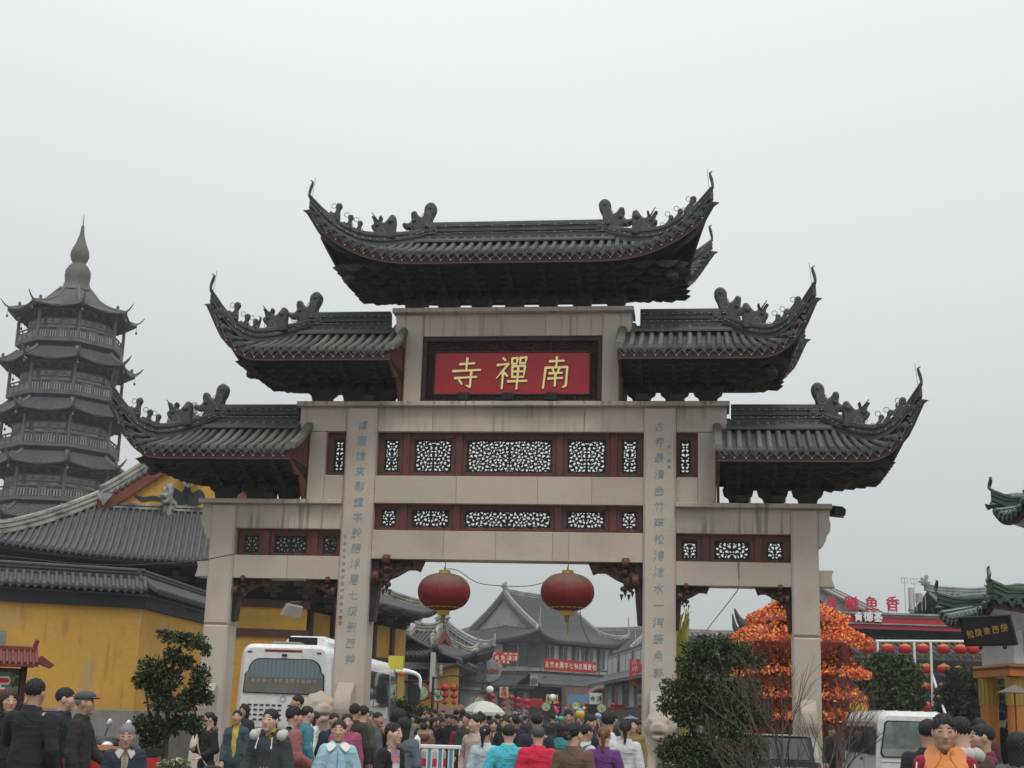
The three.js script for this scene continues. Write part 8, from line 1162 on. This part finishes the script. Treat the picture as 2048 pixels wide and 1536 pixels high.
// white railing with blue bars, dark bin behind
{
  const p = ground(838, 20.5), e = ground(935, 20.5), L = p.distanceTo(e), dv = e.clone().sub(p), g = thing('barrier', 'white tubular barrier with blue uprights among the crowd', 'barrier', p, Math.atan2(-dv.z, dv.x)), y = heightAt(880, 1492, 20.5);
  part('post', [bx(-.045, .045, 0, y + .1, -.045, .045, .01)], MT.white, g); part('post_cap', tf(new THREE.ConeGeometry(.06, .06, 4), 0, y + .13, 0, 0, Math.PI / 4), MT.white, g); part('top_rail', bx(.046, L, y - .035, y + .02, -.03, .03, .01), MT.white, g); part('low_rail', bx(.046, L, .2, .25, -.03, .03, .01), MT.white, g); for (let i = 0; i < 7; i++) { const x = .16 + i * .155; part('upright', bx(x, x + .05, .251, y - .036, -.015, .015), i % 1 ? MT.white : cmat(.12, .25, .38), g); part('upright_edge', [bx(x - .018, x - .001, .251, y - .036, -.016, .016), bx(x + .051, x + .068, .251, y - .036, -.016, .016)], MT.white, g); }
  const q = ground(871, 24), b = thing('rubbish_bin', 'pale grey bin with a red band seen through the white barrier', 'bin', q, faceCam(q)); part('body', cyl(.2, .22, .95, 0, .475, 0, 20), cmat(.4, .4, .39), b); part('band', cyl(.223, .223, .12, 0, .8, 0, 20), RED, b); part('lid', tf(new THREE.SphereGeometry(.22, 18, 8, 0, 6.3, 0, 1.57).scale(1, .5, 1), 0, .95, 0), cmat(.35, .35, .34), b); part('notice', box(.16, .2, .02, 0, .5, .215), cmat(.2, .2, .2), b);
}
// stone lions beside the writing columns
{
  const lionF = (() => { const L = limbs([[0, .85, -.35, 0, 1.35, -.05, .3, .3], [-.17, 1.2, .12, -.19, .62, .22, .12, .1], [.17, 1.2, .12, .19, .62, .22, .12, .1], [-.25, .7, -.35, -.28, .62, .0, .18, .12], [.25, .7, -.35, .28, .62, .0, .18, .12], [-.19, .6, .3, -.19, .6, .36, .1, .1], [.19, .6, .3, .19, .6, .36, .1, .1], [0, 1.35, 0, 0, 1.6, .08, .27, .26]], .1); return (x, y, z) => { const ax = Math.abs(x); let d = L(x, y, z); d = smin(d, ell(x, y, z, 0, 1.68, .12, .30, .27, .27), .08); d = smin(d, ell(x, y, z, 0, 1.6, .36, .17, .14, .13), .06); d = smin(d, ell(ax, y, z, .12, 1.76, .32, .07, .06, .07), .03); d = smin(d, ell(x, y, z, 0, 1.68, .45, .08, .05, .05), .03); d = Math.max(d, -ell(x, y, z, 0, 1.53, .46, .13, .035, .1)); d = smin(d, ell(x, y, z, 0, 1.46, .36, .13, .05, .1), .03); const c = .035 * Math.sin(ax * 22 + z * 9) * Math.sin(y * 22 + z * 14); if (z < .25 && y > 1.25) d -= Math.max(0, c); return d; }; })();
  const geo = surfNet(lionF, [-.55, .45, -.8, .55, 2.05, .7], .028); let first = null;
  for (const s of [-1, 1]) { const l = first ? first.clone() : thing('stone_lion', '', 'stone lion', [0, 0, 0]); if (!first) { first = l; part('lion', uvm(geo.toNonIndexed()), MT.stoneC, l); part('plinth', [bx(-.42, .42, 0, .46, -.62, .55, .03), bx(-.36, .36, .46, .56, -.58, .52, .02)], MT.stoneB, l); } else { l.name = numbered('stone_lion'); scene.add(l); } l.scale.set(1, 1, 1); l.position.set(s < 0 ? -3.42 : 3.17, s < 0 ? -.02 : -.18, .85); l.rotation.y = s < 0 ? .55 : -.1; tag(l, s < 0 ? 'carved stone lion at the foot of the left writing column' : 'carved stone lion at the foot of the right writing column, behind the trained tree', 'stone lion', 'stone lions of the arch'); }
}
scene.traverse((o) => { if (o.isMesh) { o.castShadow = true; o.receiveShadow = true; } });
renderer.render(scene, camera);
